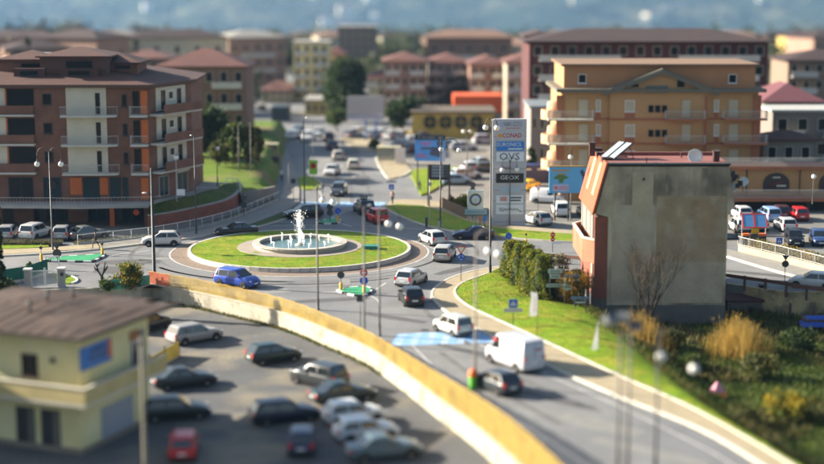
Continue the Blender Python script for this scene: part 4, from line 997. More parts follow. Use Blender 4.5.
# roof: hip with tiles, eave band, dormers
m = MB(); m.prism([(x * 1.0 + (.6 if x > 0 else -.6), y + (-.7 if y < 1 else .5)) for x, y in foot], 15.2, 15.5); m.build('eave', M('eave_brown', (.1, .05, .038), .85), B, rel=False)
m = MB(); rf = [Vector((x + (.5 if x > 0 else -.5), y + (-.6 if y < 1 else .4), 15.5)) for x, y in foot]; rt_ = [Vector((p.x * .62 + 0.0, 4.5 + p.y * .5, 16.9)) for p in rf]
m.strip(rf + [rf[0]], rt_ + [rt_[0]]); m.add(rt_, [tuple(range(len(rt_)))]); ROOF = m.build('roof', tile_red, B, rel=False)
for x, w in ((bx(28), 3.4), (bx(78), 4.2)):
    m = MB(); m.box((x, 3.2, 16.5), (w, 2.6, 1.2)); m.build('dormer', tile_red, ROOF, rel=False)
    window(ROOF, (x, 1.9, 16.6), w * .6, .6, frame=dark_m)
for x, y_, w, dp_, h_, mt in ((bx(22), 6.5, 6.0, 6, 1.1, brick_m), (bx(72), 6.0, 7.5, 7, 1.5, M('penthouse_brown', (.1, .05, .038), .85)), (bx(112), 7.5, 4.5, 6, .7, brick_m)):
    m = MB(); m.box((x, y_, 16.6 + h_ / 2), (w, dp_, h_ + .6)); q = m.build('penthouse', mt, ROOF, rel=False); m = MB(); hip_roof(m, x - w / 2, x + w / 2, y_ - dp_ / 2, y_ + dp_ / 2, 16.95 + h_, .9, .4); m.build('penthouse_roof', tile_red, ROOF, rel=False)
    window(ROOF, (x + .6, y_ - dp_ / 2, 16.75 + h_ / 2), w * .4, h_ * .6, frame=dark_m, sill=False)
m = MB(); m.box((bx(42), 5, 17.6), (.9, .9, 2.0)); m.box((bx(42), 5, 18.65), (1.1, 1.1, .12)); m.build('chimney', concrete, ROOF, rel=False)
# loggias left: dark recess with orange reveal, parapet, white slab edge
for i in range(4):
    z = flo[i]
    if i >= 1:
        m = MB(); m.box(((bx(8) + bx(36)) / 2, -.02, z + 1.95), (bx(36) - bx(8), .06, 1.75)); o = m.build('loggia_opening', glass_m, B, rel=False)
        m = MB(); m.box((bx(8) + .06, -.08, z + 1.95), (.14, .12, 1.75)); m.build('loggia_reveal', orange_m, B, rel=False)
        m = MB(); m.box(((bx(-8) + bx(36)) / 2, -.5, z + .55), (bx(36) - bx(-8), .12, 1.0)); m.build('parapet', brick_m, B, rel=False)
        m = MB(); m.box(((bx(-8) + bx(36)) / 2, -.35, z - .02), (bx(36) - bx(-8) + .1, .9, .2)); m.build('balcony_slab', slab_m, B, rel=False)
        m = MB(); m.box((bx(2), -.03, z + 1.6), (1.2, .07, 2.7)); m.build('cream_panel', cream_m, B, rel=False)
        window(B, (bx(49), 0, z + 1.75), .95, 1.15, frame=dark_m)
        window(B, (bx(126), 0, z + 1.6), .55, 1.3, frame=dark_m)
        # rounded white balcony
        xa, xb = bx(64), bx(119); m = MB(); m.box(((bx(68) + bx(108)) / 2, -.04, z + 1.5), (bx(108) - bx(68), .08, 2.95)); m.build('cream_panel', cream_m, B, rel=False)
        m = MB(); m.box((bx(99.5), -.1, z + 1.25), (.5, .06, 2.3)); m.build('balcony_door', glass_m, B, rel=False)
        ln = [Vector((xa, -.05, z)), Vector((xa, -1.3, z))] + [Vector((xa + (xb - xa) * (.70 + .30 * math.sin(t)), -1.3 - .25 + .25 * math.cos(t) + .95 * (1 - math.cos(t)), z)) for t in [math.pi / 2 * k / 6 for k in range(7)]] + [Vector((xb, -.05, z))]
        m = MB(); m.prism([(p.x, p.y) for p in ln], z - .18, z + .03); m.build('balcony_slab', slab_m, B, rel=False)
        railing([p + Vector((0, .06, .03)) for p in ln[1:]], .95, rail_m, B, step=.11)
    else:
        for a, b, mt in ((7, 32, glass_m), (42, 60, glass_teal), (82, 99, glass_teal), (109, 120, glass_teal), (121.5, 127.5, glass_teal)):
            w = bx(b) - bx(a); window(B, ((bx(a) + bx(b)) / 2, 0, z + 1.45), w, 2.5, frame=dark_m, pane=mt, sill=False, mull=1 if w > 1.6 else 0, name='shop_window')
        m = MB(); m.box((bx(75), -.05, z + 1.7), (bx(81) - bx(69), .1, 1.9)); m.build('orange_panel', orange_m, B, rel=False)
        m = MB(); m.box((bx(103), -.05, z + 1.7), (.9, .1, 1.9)); m.build('orange_panel', orange_m, B, rel=False)
        m = MB(); disc(m, (bx(51), -.13, z + 1.85), .5, .03, 20); disc(m, (bx(51), -.15, z + 1.85), .32, .02, 20); m.box((bx(46.5), -.13, z + 1.3), (.14, .03, 2.0)); m.bar((bx(52), -.13, z + 2.2), (bx(57), -.13, z + 2.4), .12, .03); m.build('shop_emblem', black_m, B, rel=False)
# wing facing right
P0 = Vector((bx(150), .6, 0)); P1 = Vector((bx(150) + 3.4, 8.6, 0)); wd = (P1 - P0).normalized(); wn_ = Vector((wd.y, -wd.x, 0)); WLn = (P1 - P0).length
for i in range(4):
    z = flo[i]
    if i >= 1:
        a = P0 + wd * 1.2; b = P0 + wd * (WLn - 1.4); c = (a + b) / 2
        m = MB(); m.box(tuple(c + wn_ * .04 + Vector((0, 0, z + 1.55))), (.1, (b - a).length, 2.6), rz=math.atan2(wd.y, wd.x) - math.pi / 2); m.build('cream_panel', cream_m, B, rel=False)
        for t in (.3, .68): window(B, tuple(P0 + wd * (WLn * t) + wn_ * .09 + Vector((0, 0, z + 1.45))), .8, 2.1, nrm=(wn_.x, wn_.y), frame=dark_m, sill=False)
        window(B, tuple(P0 + wd * (WLn * .48) + wn_ * .09 + Vector((0, 0, z + 1.85))), 1.0, .9, nrm=(wn_.x, wn_.y), frame=white_m)
        ln = [P0 - wd * .1, P0 - wd * .1 + wn_ * 1.3, P1 + wd * .2 + wn_ * 1.3, P1 + wd * .2]
        m = MB(); m.prism([(p.x, p.y) for p in ln], z - .2, z + .02); m.build('balcony_slab', slab_m, B, rel=False)
        m = MB(); wallstrip(m, [ln[1] + wd * .9, ln[2]], -.12, z + .02, z + 1.0); m.build('parapet', brick_m, B, rel=False)
        m = MB(); m.box((bx(145.5), -.03, z + 1.4), (.75, .06, 2.5)); m.build('orange_panel', orange_m, B, rel=False)
        m = MB(); m.box((bx(137.5), -.06, z + 1.4), (.7, .06, 2.4)); m.build('balcony_door', glass_m, B, rel=False)
        ln2 = [Vector((bx(132), -.05, z)), Vector((bx(132), -1.0, z)), Vector((bx(150) - .1, -1.0, z)), P0 - wd * .1 + wn_ * 1.3 + Vector((0, 0, z))]
        m = MB(); m.prism([(p.x, p.y) for p in ln2[:3]] + [(bx(150) - .1, -.05)], z - .2, z + .01); m.build('balcony_slab', slab_m, B, rel=False)
        railing([p + Vector((0, .05, .02)) for p in ln2[:3]], .95, rail_m, B)
    else:
        for t, w in ((.27, 2.0), (.72, 2.3)): window(B, tuple(P0 + wd * (WLn * t) + wn_ * .02 + Vector((0, 0, z + 1.35))), w, 2.3, nrm=(wn_.x, wn_.y), frame=rail_m, pane=glass_teal, sill=False, mull=1, name='shop_window')
        m = MB(); m.box((bx(144), -.04, z + 1.4), (.8, .08, 2.4)); m.build('orange_panel', orange_m, B, rel=False)
        m = MB(); m.box(tuple(P0 + wd * (WLn * .75) + wn_ * .06 + Vector((0, 0, z + 2.72))), (.08, 2.6, .4), rz=math.atan2(wd.y, wd.x) - math.pi / 2); m.build('shop_sign', cream_m, B, rel=False)
# terrace slab and railing, shops beneath
tl = [Vector((-14, -3.0, 2.6)), Vector((bx(4, 3), -3.0, 2.6)), Vector((bx(60, 3), -3.3, 2.6)), Vector((bx(85, 3), -3.6, 2.6)), Vector((bx(120, 3), -3.0, 2.6)), Vector((bx(158, 3), -2.6, 2.6)), Vector((bx(163, 3), -1.6, 2.6))]
m = MB(); m.prism([(p.x, p.y) for p in tl] + [(bx(163, 3) + 4.6, 12), (bx(150) + 3.0, 12), (P0.x, P0.y + .3), (-14, .3)], 2.28, 2.6); m.build('terrace_slab', M('terrace_concrete', (.34, .33, .31), .85, var=.12, scale=.6), B, rel=False)
railing([p + Vector((0, .12, 0)) for p in tl], .85, rail_m, B, step=.35, bw=.02)
for px_, w, mt in ((20, 5.5, brick_m), (75, 2.2, brick_m), (114, .5, orange_m), (148, .5, brick_m), (0, 1, brick_m)):
    m = MB(); m.box((bx(px_, 2), -1.0 if w < 1.1 else 1.6, 1.1), (min(w, 2.2), .5, 2.4)); m.build('pillar', mt, B, rel=False)
for a, b in ((8, 35), (41, 70), (82, 112), (118, 147)):
    w = bx(b, 2) - bx(a, 2); window(B, ((bx(a, 2) + bx(b, 2)) / 2, 2.18, 1.15), w, 2.2, frame=dark_m, pane=glass_teal, sill=False, mull=2, name='shop_window')
m = MB(); m.box((bx(58, 2), 2.0, 2.05), (2.6, .12, .35)); m.build('fascia', P('fascia_blue', (.02, .09, .3), .5), B, rel=False)
m = MB(); m.box((bx(100, 2), 2.0, 2.05), (2.8, .12, .35)); m.build('fascia', P('fascia_blue', (.02, .09, .3), .5), B, rel=False)
m = MB(); disc(m, (bx(137, 2), -.6, 1.45), .33, .04); m.build('round_sign', P('coral_red', (.75, .08, .03), .4), B, rel=False)

# ---- white railing along the ramp and forecourt
RL = spline([G(*p) for p in ((78, 246), (100, 243.2), (153.5, 237.3), (200, 228.5), (226.7, 221.5), (244, 215.5), (262, 208), (279, 201))], 6)
T = thing('ramp_railing', 'pale metal railing curving down beside the car ramp', 'railing', RL[0])
m = MB(); wallstrip(m, RL, .2, -.02, .22); m.build('plinth', concrete, T)
m = MB(); m.tube([p + Vector((0, 0, 1.12)) for p in RL], .035, 6); m.tube([p + Vector((0, 0, .35)) for p in RL], .02, 5); m.build('top_rail', white_m, T)
for i, p in enumerate(resample(RL, 2.0)):
    m = MB(); m.tube([p + Vector((0, 0, .2)), p + Vector((0, 0, 1.12))], .03, 6); m.build('post', white_m, T)
m = MB()
for p in resample(RL, .13): m.bar(p + Vector((0, 0, .35)), p + Vector((0, 0, 1.1)), .008)
tag(m.build('infill_bars', rail_m, T), kind='stuff')

# ---- grey gable house on the right with orange mansard side
HX, HY, HZ = XP(595, 124.5, -2), 124.5, -2.3
Hs = thing('gable_house', 'house with bare grey gable wall and steep orange roof flank', 'building', (HX, HY, HZ))
def hz(py): return ZP(py, HY) - HZ
def hxx(px, z=5): return XP(px, HY, z) - HX
xr = hxx(727); xl = hxx(607.5); dep = 10.0; dtop = 6.0; zt_ = hz(163)
grey = M('grey_plaster', (.5, .415, .3), .9, var=.16, scale=.35, fine=.07, bump=.1, col2=(.2, .16, .115), c2s=.22, c2t=(.46, .66))
nt = grey.node_tree; bs = nt.nodes['Principled BSDF']; src = bs.inputs['Base Color'].links[0].from_socket
tc_ = nt.nodes.new('ShaderNodeTexCoord'); mp = nt.nodes.new('ShaderNodeMapping'); mp.inputs['Scale'].default_value = (1.6, 1.6, .12); tn = nt.nodes.new('ShaderNodeTexNoise'); tn.inputs['Scale'].default_value = 1.5; tn.inputs['Detail'].default_value = 6
nt.links.new(tc_.outputs['Object'], mp.inputs[0]); nt.links.new(mp.outputs[0], tn.inputs['Vector']); mr = nt.nodes.new('ShaderNodeMapRange'); mr.inputs[1].default_value = .35; mr.inputs[2].default_value = .7; mr.inputs[3].default_value = 1.08; mr.inputs[4].default_value = .85; nt.links.new(tn.outputs['Fac'], mr.inputs[0])
mx = nt.nodes.new('ShaderNodeMix'); mx.data_type = 'RGBA'; mx.blend_type = 'MULTIPLY'; mx.inputs[0].default_value = 1; nt.links.new(src, mx.inputs[6]); nt.links.new(mr.outputs[0], mx.inputs[7]); nt.links.new(mx.outputs[2], bs.inputs['Base Color'])
pr = [(xl + .02, hz(305)), (xr, hz(305)), (xr, hz(215)), (hxx(735, 9), hz(206)), (hxx(729, 10), hz(165)), (hxx(609.5, 11), hz(165)), (hxx(595), hz(214)), (xl + .02, hz(217))]
def extr(poly, y0, y1, m):
    n = len(poly); vs = [(x, y0, z) for x, z in poly] + [(x, y1, z) for x, z in poly]
    m.add(vs, [tuple(range(n)), tuple(range(2 * n - 1, n - 1, -1))] + [(i, n + i, n + (i + 1) % n, (i + 1) % n) for i in range(n)])
m = MB(); extr(pr, 0, dtop, m); m.build('wall', grey, Hs, rel=False)
m = MB(); extr([(xl + .02, hz(305)), (xr, hz(305)), (xr, hz(215)), (hxx(725), hz(196)), (hxx(605), hz(196)), (hxx(596), hz(214)), (xl + .02, hz(217))], dtop, dep, m); m.build('rear_wing', grey, Hs, rel=False)
m = MB(); extr([(xl - .02, -.3), (xr + .03, -.3), (xr + .03, hz(305)), (xl - .02, hz(305))], -.06, dep, m); m.build('plinth', M('dark_plinth', (.12, .115, .105), .9, var=.25, scale=.6), Hs, rel=False)
m = MB(); extr([(hxx(594.5), hz(299)), (xl, hz(299)), (xl, hz(217)), (hxx(594.5), hz(217))], .02, dep - .3, m); m.build('brick_wall', brick_red, Hs, rel=False)
m = MB(); extr([(hxx(594.5), -.3), (xl - .03, -.3), (xl - .03, hz(299)), (hxx(594.5), hz(299))], -.02, dep - .3, m); m.build('plinth', M('dark_plinth'), Hs, rel=False)
for k, (a0, a1, y0, y1, cc) in enumerate((q[0], q[1], q[2], q[3], tuple(v * f_ for v, f_ in zip(q[4], (1.28, 1.18, 1.04)))) for q in ((656, 726, 196, 262, (0.284, 0.224, 0.152)), (690, 722, 200, 240, (0.264, 0.195, 0.129)), (612, 654, 205, 300, (0.330, 0.310, 0.264)), (661, 724, 262, 303, (0.330, 0.297, 0.244)), (700, 706, 168, 185, (.16, .14, .115)), (664, 667, 167, 192, (.15, .14, .12)), (631, 652, 172, 215, (0.356, 0.317, 0.251)))):
    m = MB(); m.box(((hxx(a0) + hxx(a1)) / 2, -.006 - .003 * k, (hz(y0) + hz(y1)) / 2), (hxx(a1) - hxx(a0), .012, abs(hz(y0) - hz(y1)))); m.build('plaster_patch', M('plaster_patch_%d' % k, cc, .9, var=.2, scale=.6, fine=.1, col2=(.44, .365, .26), c2s=.7, c2t=(.45, .75)), Hs, rel=False)
# orange mansard: sloping slab from eave (left) to ridge with two cream skylight strips
ez, rz_ = hz(215), hz(163); ex_, rx_ = hxx(593.5), hxx(608.5, 11)
A0 = Vector((ex_, -.12, ez)); A1 = Vector((rx_, -.12, rz_)); A2 = Vector((rx_, dep, rz_)); A3 = Vector((ex_, dep, ez)); nn = (A1 - A0).cross(A3 - A0).normalized(); nn = nn if nn.x < 0 else -nn
mans = M('orange_mansard', (.31, .07, .024), .75, var=.1, scale=.8, fine=.08)
m = MB(); q = [A0, A1, A2, A3]; m.add(q + [p + nn * .2 for p in q], [(0, 1, 2, 3), (7, 6, 5, 4), (0, 4, 5, 1), (1, 5, 6, 2), (2, 6, 7, 3), (3, 7, 4, 0)]); RF = m.build('mansard', mans, Hs, rel=False)
for t0, t1 in ((.2, .33), (.58, .71)):
    q = [A0.lerp(A3, t0).lerp(A1.lerp(A2, t0), .3), A0.lerp(A3, t0).lerp(A1.lerp(A2, t0), .92), A0.lerp(A3, t1).lerp(A1.lerp(A2, t1), .92), A0.lerp(A3, t1).lerp(A1.lerp(A2, t1), .3)]
    m = MB(); m.add([p + nn * .19 for p in q] + [p + nn * .24 for p in q], [(0, 1, 2, 3), (7, 6, 5, 4), (0, 4, 5, 1), (1, 5, 6, 2), (2, 6, 7, 3), (3, 7, 4, 0)]); m.build('cream_strip', M('cream_strip', (.4, .33, .16), .6), RF, rel=False)
for t in (.25, .62, .95):
    p = A1.lerp(A2, t); m = MB(); m.box(tuple(p + Vector((.15, 0, .05))), (.9, .8, .35)); m.build('dark_cap', M('dark_brown_cap', (.05, .022, .02), .7), RF, rel=False)
# bay with window and orange parapet on the left flank
m = MB(); extr([(hxx(593), hz(240)), (hxx(594.6), hz(240)), (hxx(594.6), hz(217)), (hxx(593), hz(217))], .5, dep - 1, m); m.build('bay_glazing', M('bay_glass', (.35, .34, .3), .25, var=.2), Hs, rel=False)
for t in (.15, .5, .85): m = MB(); m.box((hxx(592.6), .6 + (dep - 1.4) * t, (hz(240) + hz(217)) / 2), (.12, .12, hz(217) - hz(240))); m.build('bay_mullion', cream_m, Hs, rel=False)
bp = [Vector((hxx(594.6), .2, 0)), Vector((hxx(584), 1.6, 0)), Vector((hxx(584), dep - 1.0, 0)), Vector((hxx(594.6), dep + .2, 0))]
z0_, z1_ = hz(264), hz(241)
m = MB(); wallstrip(m, bp, -.15, z0_ + .2, z1_); m.build('balcony_parapet', orange_brick, Hs, rel=False)
m = MB(); wallstrip(m, [p + Vector((-.03, 0, 0)) for p in bp], -.22, z1_, z1_ + .12); m.build('parapet_cap', cream_m, Hs, rel=False)
m = MB(); m.prism([(p.x, p.y) for p in bp], z0_, z0_ + .2); m.build('balcony_slab', orange_brick, Hs, rel=False)
m = MB(); m.tube([(hxx(593.2), .4, 0), (hxx(593.2), .4, z0_)], .09, 8); m.build('downpipe', cream_m, Hs, rel=False)
# roof: pink membrane, parapets, solar panel, dishes
m = MB(); m.prism([(hxx(609, 11), 0), (hxx(729, 10), 0), (hxx(729, 10), dtop), (hxx(609, 11), dtop)], zt_ - .3, zt_ - .02); m.box(((hxx(609, 11) + hxx(729, 10)) / 2, dtop - .2, zt_ + .1), (hxx(729, 10) - hxx(609, 11), .3, .35)); m.build('flat_roof', M('pink_roof', (.22, .075, .06), .8, var=.15, scale=.6), Hs, rel=False)
m = MB(); m.box(((hxx(609, 11) + hxx(729, 10)) / 2, -.04, zt_ - .06), (hxx(729, 10) - hxx(609, 11) + .2, .24, .16)); m.build('roof_edge', M('edge_teal', (.06, .08, .085), .5), Hs, rel=False)
def roofbox(px, y, w, h, name, mt): m = MB(); m.box((hxx(px, 12), y, zt_ + h / 2 - .05), (w, w, h)); m.box((hxx(px, 12), y, zt_ + h), (w + .12, w + .12, .08)); m.build(name, mt, Hs, rel=False)
roofbox(600, 5.6, .5, 1.1, 'chimney', M('chimney_brown', (.06, .025, .022), .8)); roofbox(719, 1.2, .5, .85, 'chimney', M('chimney_brown')); roofbox(648, .8, .1, .3, 'vent_pipe', M('chimney_brown')); roofbox(690, 4, .1, .35, 'vent_pipe', M('chimney_brown'))
T = thing('solar_collector', 'tilted two panel solar collector on the grey house roof', 'solar panel', (HX + hxx(621, 12), HY + 3.2, HZ + zt_ - .02), R(-8))
for k in (0, 1):
    m = MB(); m.box((0, 0, 0), (2.2, .8, .08)); o = m.build('panel', M('solar_glass', (.34, .42, .47), .12, var=.08), T, rel=False, loc=(-.25 + .62 * k, .4 - .85 * k, .75)); o.rotation_euler = (0, R(-33), R(36))
    m = MB(); m.box((0, -.42, 0), (2.2, .06, .12)); m.box((0, .42, 0), (2.2, .06, .12)); m.build('frame', dark_m, o, rel=False)
m = MB(); m.tube([(.9, 1.0, 0), (.4, .95, 1.4)], .03, 6); m.tube([(1.5, .2, 0), (1.05, .1, 1.4)], .03, 6); m.bar((-.9, -.1, .05), (1.0, 1.1, .05), .06); m.bar((-.3, -.9, .05), (1.6, .3, .05), .06); m.build('stand', dark_m, T, rel=False)
def dish(px, py, y, r, label, yaw=200, post=.5):
    z = ZP(py, y); x = XP(px, y, z); T = thing('satellite_dish', label, 'satellite dish', (x, y, z - r - post), R(yaw - 180))
    m = MB(); m.lathe([(.01, .14 * r), (.4 * r, .17 * r), (.75 * r, .3 * r), (r, .5 * r), (r, .46 * r), (.75 * r, .26 * r), (.4 * r, .12 * r), (.01, .09 * r)], n=18); o = m.build('reflector', P('dish_white', (.72, .71, .66), .5), T, rel=False, loc=(0, 0, r + post)); o.rotation_euler = (R(68), 0, R(-25))
    m = MB(); m.tube([(0, .1, 0), (0, .1, r + post)], .03, 6); m.tube([(0, -.02, post + .1), (.1, -.5 * r - .25, r + post - .1)], .015, 5); m.build('mount', dark_m, T, rel=False)
dish(695, 157, HY + 1.6, .62, 'large white satellite dish on the grey house roof', post=.45)
dish(743.5, 182, HY + 3, .42, 'small satellite dish on the house flank, right of its twin', post=.4)
dish(732, 187, HY + 2, .40, 'small satellite dish on the house flank below the cluttered balcony', post=.4)
for k in range(16):
    m = MB(); m.box((hxx(735 + random.uniform(-8, 9), 9), .8 + random.uniform(0, 2), hz(random.uniform(173, 190))), (.3, .3, .35), rz=k)
    m.build('balcony_item', M('clutter', (.04, .045, .05), .7, var=.4, scale=3), Hs, rel=False)
railing([(xr, 1.0, hz(236)), (hxx(741), 1.2, hz(240)), (hxx(742), 3, hz(240))], 1.1, dark_m, Hs)
m = MB(); m.prism([(xr - .1, .9), (hxx(742), 1.1), (hxx(742), 3.2), (xr - .1, 3.2)], hz(240) - .2, hz(240)); m.build('stair_landing', dark_m, Hs, rel=False)
m = MB(); m.box((hxx(642), -.05, hz(179)), (.16, .12, .22)); m.build('wall_lamp', dark_m, Hs, rel=False)

# ---- yellow house, lower left
hA = G(81, 341, 6.0); d1 = Vector((.378, .926, 0)); d2 = Vector((-.926, .378, 0)); LA, LB = 11.1, 13.0
YH = thing('yellow_house', 'yellow two storey house with brown sheet roof and wrap-around balcony', 'house', (hA.x, hA.y, CPZ), 0)
ZE = 6.0 - CPZ
rot = math.atan2(d1.y, d1.x)
def hp(a, b, z): return d1 * a + d2 * b + Vector((0, 0, z))       # a along the right side, b along the left side
ywall = M('yellow_plaster', (.68, .6, .3), .85, var=.1, scale=.5, fine=.05, col2=(.68, .63, .36), c2s=.3)
o1 = .85
def hbox(name, a0, a1, b0, b1, z0, z1, mat, par=YH):
    m = MB(); m.prism([(v.x, v.y) for v in (hp(a0, b0, 0), hp(a1, b0, 0), hp(a1, b1, 0), hp(a0, b1, 0))], z0, z1); return m.build(name, mat, par, rel=False)
hbox('wall', o1, LA - 2.6, o1, LB - o1, -.1, ZE, ywall)
# roof sheets: low hip, each sheet a strip running up the slope
roofm = M('brown_roof_sheet', (.07, .039, .025), .8, var=.16, scale=1.2, fine=.14, bump=.3, col2=(.05, .028, .019), c2s=.5)
ns = 13
def rz(a, b): return ZE + .12 + .55 * min(a, LA - a, b, LB - b) / 5.5
for k in range(ns):
    b0 = LB * k / ns; b1 = LB * (k + 1) / ns - .02; m = MB(); lift = .012 * (k % 2)
    for a0, a1 in ((0, LA * .25), (LA * .25, LA / 2), (LA / 2, LA * .75), (LA * .75, LA)):
        if b0 < 1.9 and a1 > LA * .75: a1 = LA * .86 if a0 >= LA * .75 else a1
        q = [hp(a0, b0, rz(a0, b0) + lift), hp(a1, b0, rz(a1, b0) + lift), hp(a1, b1, rz(a1, b1) + lift), hp(a0, b1, rz(a0, b1) + lift)]
        m.add(q + [v - Vector((0, 0, .1)) for v in q], [(0, 1, 2, 3), (7, 6, 5, 4), (0, 4, 5, 1), (1, 5, 6, 2), (2, 6, 7, 3), (3, 7, 4, 0)])
    m.bar(hp(0, b0, rz(0, b0) + .07), hp(LA / 2, b0, rz(LA / 2, b0) + .055), .06, .025); m.bar(hp(LA / 2, b0, rz(LA / 2, b0) + .07), hp(LA, b0, rz(LA, b0) + .055), .06, .025)
    m.build('roof_sheet', roofm, YH, rel=False)
hbox('ceiling_board', .05, LA - .1, .05, LB - .1, ZE - .12, ZE - .0, M('eave_dark', (.06, .045, .035), .8))
m = MB(); 
for a, b in ((hp(0, 0, ZE), hp(LA, 0, ZE)), (hp(0, 0, ZE), hp(0, LB, ZE))): m.bar(a + Vector((0, 0, .02)), b + Vector((0, 0, .02)), .14, .2)
m.build('gutter', M('eave_dark'), YH, rel=False)
for a, b, h in ((3.6, 6.2, .55), (6.0, 6.6, .6), (8.2, 6.2, .6)):
    m = MB(); c = hp(a, b, rz(a, b)); m.tube([c, c + Vector((0, 0, h))], .09, 8); m.lathe([(.17, h), (.17, h + .12), (.01, h + .16)], c=tuple(c), n=10); m.build('roof_vent', M('vent_dark', (.05, .05, .05), .6), YH, rel=False)
# first floor balcony band round both visible sides
z1 = 3.3
hbox('balcony_slab', -.35, LA - 2.4, -.35, o1, z1, z1 + .18, cream_m); hbox('balcony_slab', -.35, o1, o1 + .01, LB - o1, z1, z1 + .18, cream_m)
pm_ = M('balcony_parapet', (.5, .4, .18), .85, var=.15, scale=.8)
hbox('balcony_parapet', -.35, LA - 2.4, -.35, -.22, z1 + .18, z1 + 1.1, pm_); hbox('balcony_parapet', -.35, -.22, -.21, LB - o1, z1 + .18, z1 + 1.1, pm_)
hbox('parapet_cap', -.4, LA - 2.35, -.4, -.17, z1 + 1.1, z1 + 1.18, cream_m); hbox('parapet_cap', -.4, -.17, -.16, LB - o1, z1 + 1.1, z1 + 1.18, cream_m)
nl = tuple((-d1)[:2]); nr = tuple((-d2)[:2])
window(YH, tuple(hp(o1, 4.3, z1 + 1.9)), 1.15, 1.35, nrm=nl, frame=wood_m, mull=1)
window(YH, tuple(hp(o1, 9.0, z1 + 1.9)), 1.15, 1.35, nrm=nl, frame=wood_m, mull=1)
m = MB(); c = hp(o1 - .1, 2.6, z1 + 2.35); m.box(tuple(c), (.2, .25, .3), rz=rot); m.build('wall_lamp', dark_m, YH, rel=False)
hbox('door_shutter', 6.35, 7.35, o1 - .06, o1 + .02, z1 + 2.35, z1 + 3.0, M('shutter_brown', (.3, .12, .04), .7)); 
window(YH, tuple(hp(6.85, o1, z1 + 1.3)), 1.0, 2.1, nrm=nr, frame=white_m, sill=False, mull=1, name='balcony_door')
hbox('door_leaf', 7.45, 8.0, o1 - .1, o1 - .04, z1 + .2, z1 + 2.9, M('shutter_grey', (.25, .24, .2), .7))
# mural sign under the eave at the corner
SGN = hbox('mural_sign', 1.0, 4.3, o1 - .07, o1 - .005, z1 + 1.75, z1 + 3.15, P('mural_blue', (.03, .16, .5), .6, var=.25, scale=1.5))
for k in range(9):
    a = 1.9 + k * .22; zz = z1 + 2.15 + (.4 if k % 2 else 0); m = MB(); m.prism([(v.x, v.y) for v in (hp(a, o1 - .09, 0), hp(a + .2, o1 - .09, 0), hp(a + .2, o1 - .06, 0), hp(a, o1 - .06, 0))], zz, zz + .34); m.build('print_bar', P('mural_dark', (.012, .03, .09), .6), SGN, rel=False); m = MB(); m.prism([(v.x, v.y) for v in (hp(a - .02, o1 - .085, 0), hp(a + .24, o1 - .085, 0), hp(a + .24, o1 - .06, 0), hp(a - .02, o1 - .06, 0))], zz - .06, zz - .01); m.build('print_edge', P('mural_pale', (.35, .5, .6), .6), SGN, rel=False)
hbox('mural_figure', 3.85, 4.25, o1 - .095, o1 - .06, z1 + 1.95, z1 + 3.1, P('mural_red', (.55, .12, .08), .6), SGN)
for b in (2.3, 4.1):
    hbox('doorway', o1 - .05, o1 + .01, b, b + 1.35, .02, 2.55, P('doorway_dark', (.02, .022, .025), .6)); hbox('door_curtain', o1 - .07, o1 - .05, b + .08, b + .45, .05, 2.45, M('curtain_grey', (.14, .13, .11), .8))
hbox('garage_door', 3.0, 6.5, o1 - .05, o1 + .02, .02, 2.3, M('grey_shutter', (.3, .32, .36), .6, var=.05)); hbox('plinth', .75, LA - 2.55, .75, LB - .8, -.1, .35, M('plinth_stone', (.22, .19, .15), .9))
# beige pole by the house and yellow barrier behind
b = G(145.5, 472, CPZ); T = thing('wooden_pole', 'weathered pole standing at the house corner in the foreground', 'pole', b)
m = MB(); m.lathe([(.14, 0), (.12, 4), (.1, ZP(338, b.y) - CPZ), (.005, ZP(338, b.y) - CPZ)], n=10); m.build('shaft', M('old_pole', (.26, .23, .17), .85, var=.2, scale=2), T, rel=False)
m = MB(); m.box((0, -.02, ZP(343, b.y) - CPZ), (.5, .1, .12)); m.build('crossarm', dark_m, T, rel=False)
a = G(150, 372, CPZ); c = G(179, 356, CPZ); T = thing('barrier', 'yellow slatted barrier between the house and the car park', 'barrier', a)
for k in range(4):
    m = MB(); m.bar(a + Vector((0, 0, .15 + .27 * k)), c + Vector((0, 0, .15 + .27 * k)), .04, .25); m.build('slat', M('barrier_yellow', (.55, .38, .04), .7, var=.2, scale=1.5), T)
for t in (0, .5, 1): m = MB(); p = a.lerp(c, t); m.box(tuple(p + Vector((0, .06, .65))), (.1, .1, 1.3)); m.build('post', wood_m, T)

# ---- orange apartment house, right background, with arcade terrace
OX, OY = XP(560, 182), 182.0
Ob = thing('apartment_house', 'orange apartment house with central gable and balconies behind the grey gable', 'building', (OX, OY, 0))
def ox(px, z=8, y=0): return XP(px, OY + y, z) - OX
def oz(py, y=0): return ZP(py, OY + y)
om = M('orange_plaster', (.43, .25, .105), .85, var=.08, scale=.3, fine=.05); omd = M('terracotta', (.33, .12, .055), .85, var=.1, scale=.5)
zs_ = [oz(168), oz(142.6), oz(118.3), oz(94)]
xR = ox(757)
m = MB(); m.prism([(0, 0), (xR, 0), (xR, 14), (0, 14)], -.1, oz(91)); m.build('wall', om, Ob, rel=False)
g0, g1 = ox(609), ox(708); gp = ox(660)
m = MB(); extr([(g0, 0), (g1, 0), (g1, oz(88)), (gp, oz(69)), (g0, oz(88))], -.5, 6, m); m.build('gable_front', om, Ob, rel=False)
m = MB()
for s_, e_ in ((g0, -1), (g1, 1)):
    q = [Vector((gp, -.9, oz(68))), Vector((s_ + e_ * 1.0, -.9, oz(90.5))), Vector((s_ + e_ * 1.0, 6.5, oz(90.5))), Vector((gp, 6.5, oz(68)))]; m.add(q + [v - Vector((0, 0, .3)) for v in q], [(0, 1, 2, 3), (7, 6, 5, 4), (0, 4, 5, 1), (1, 5, 6, 2), (2, 6, 7, 3), (3, 7, 4, 0)])
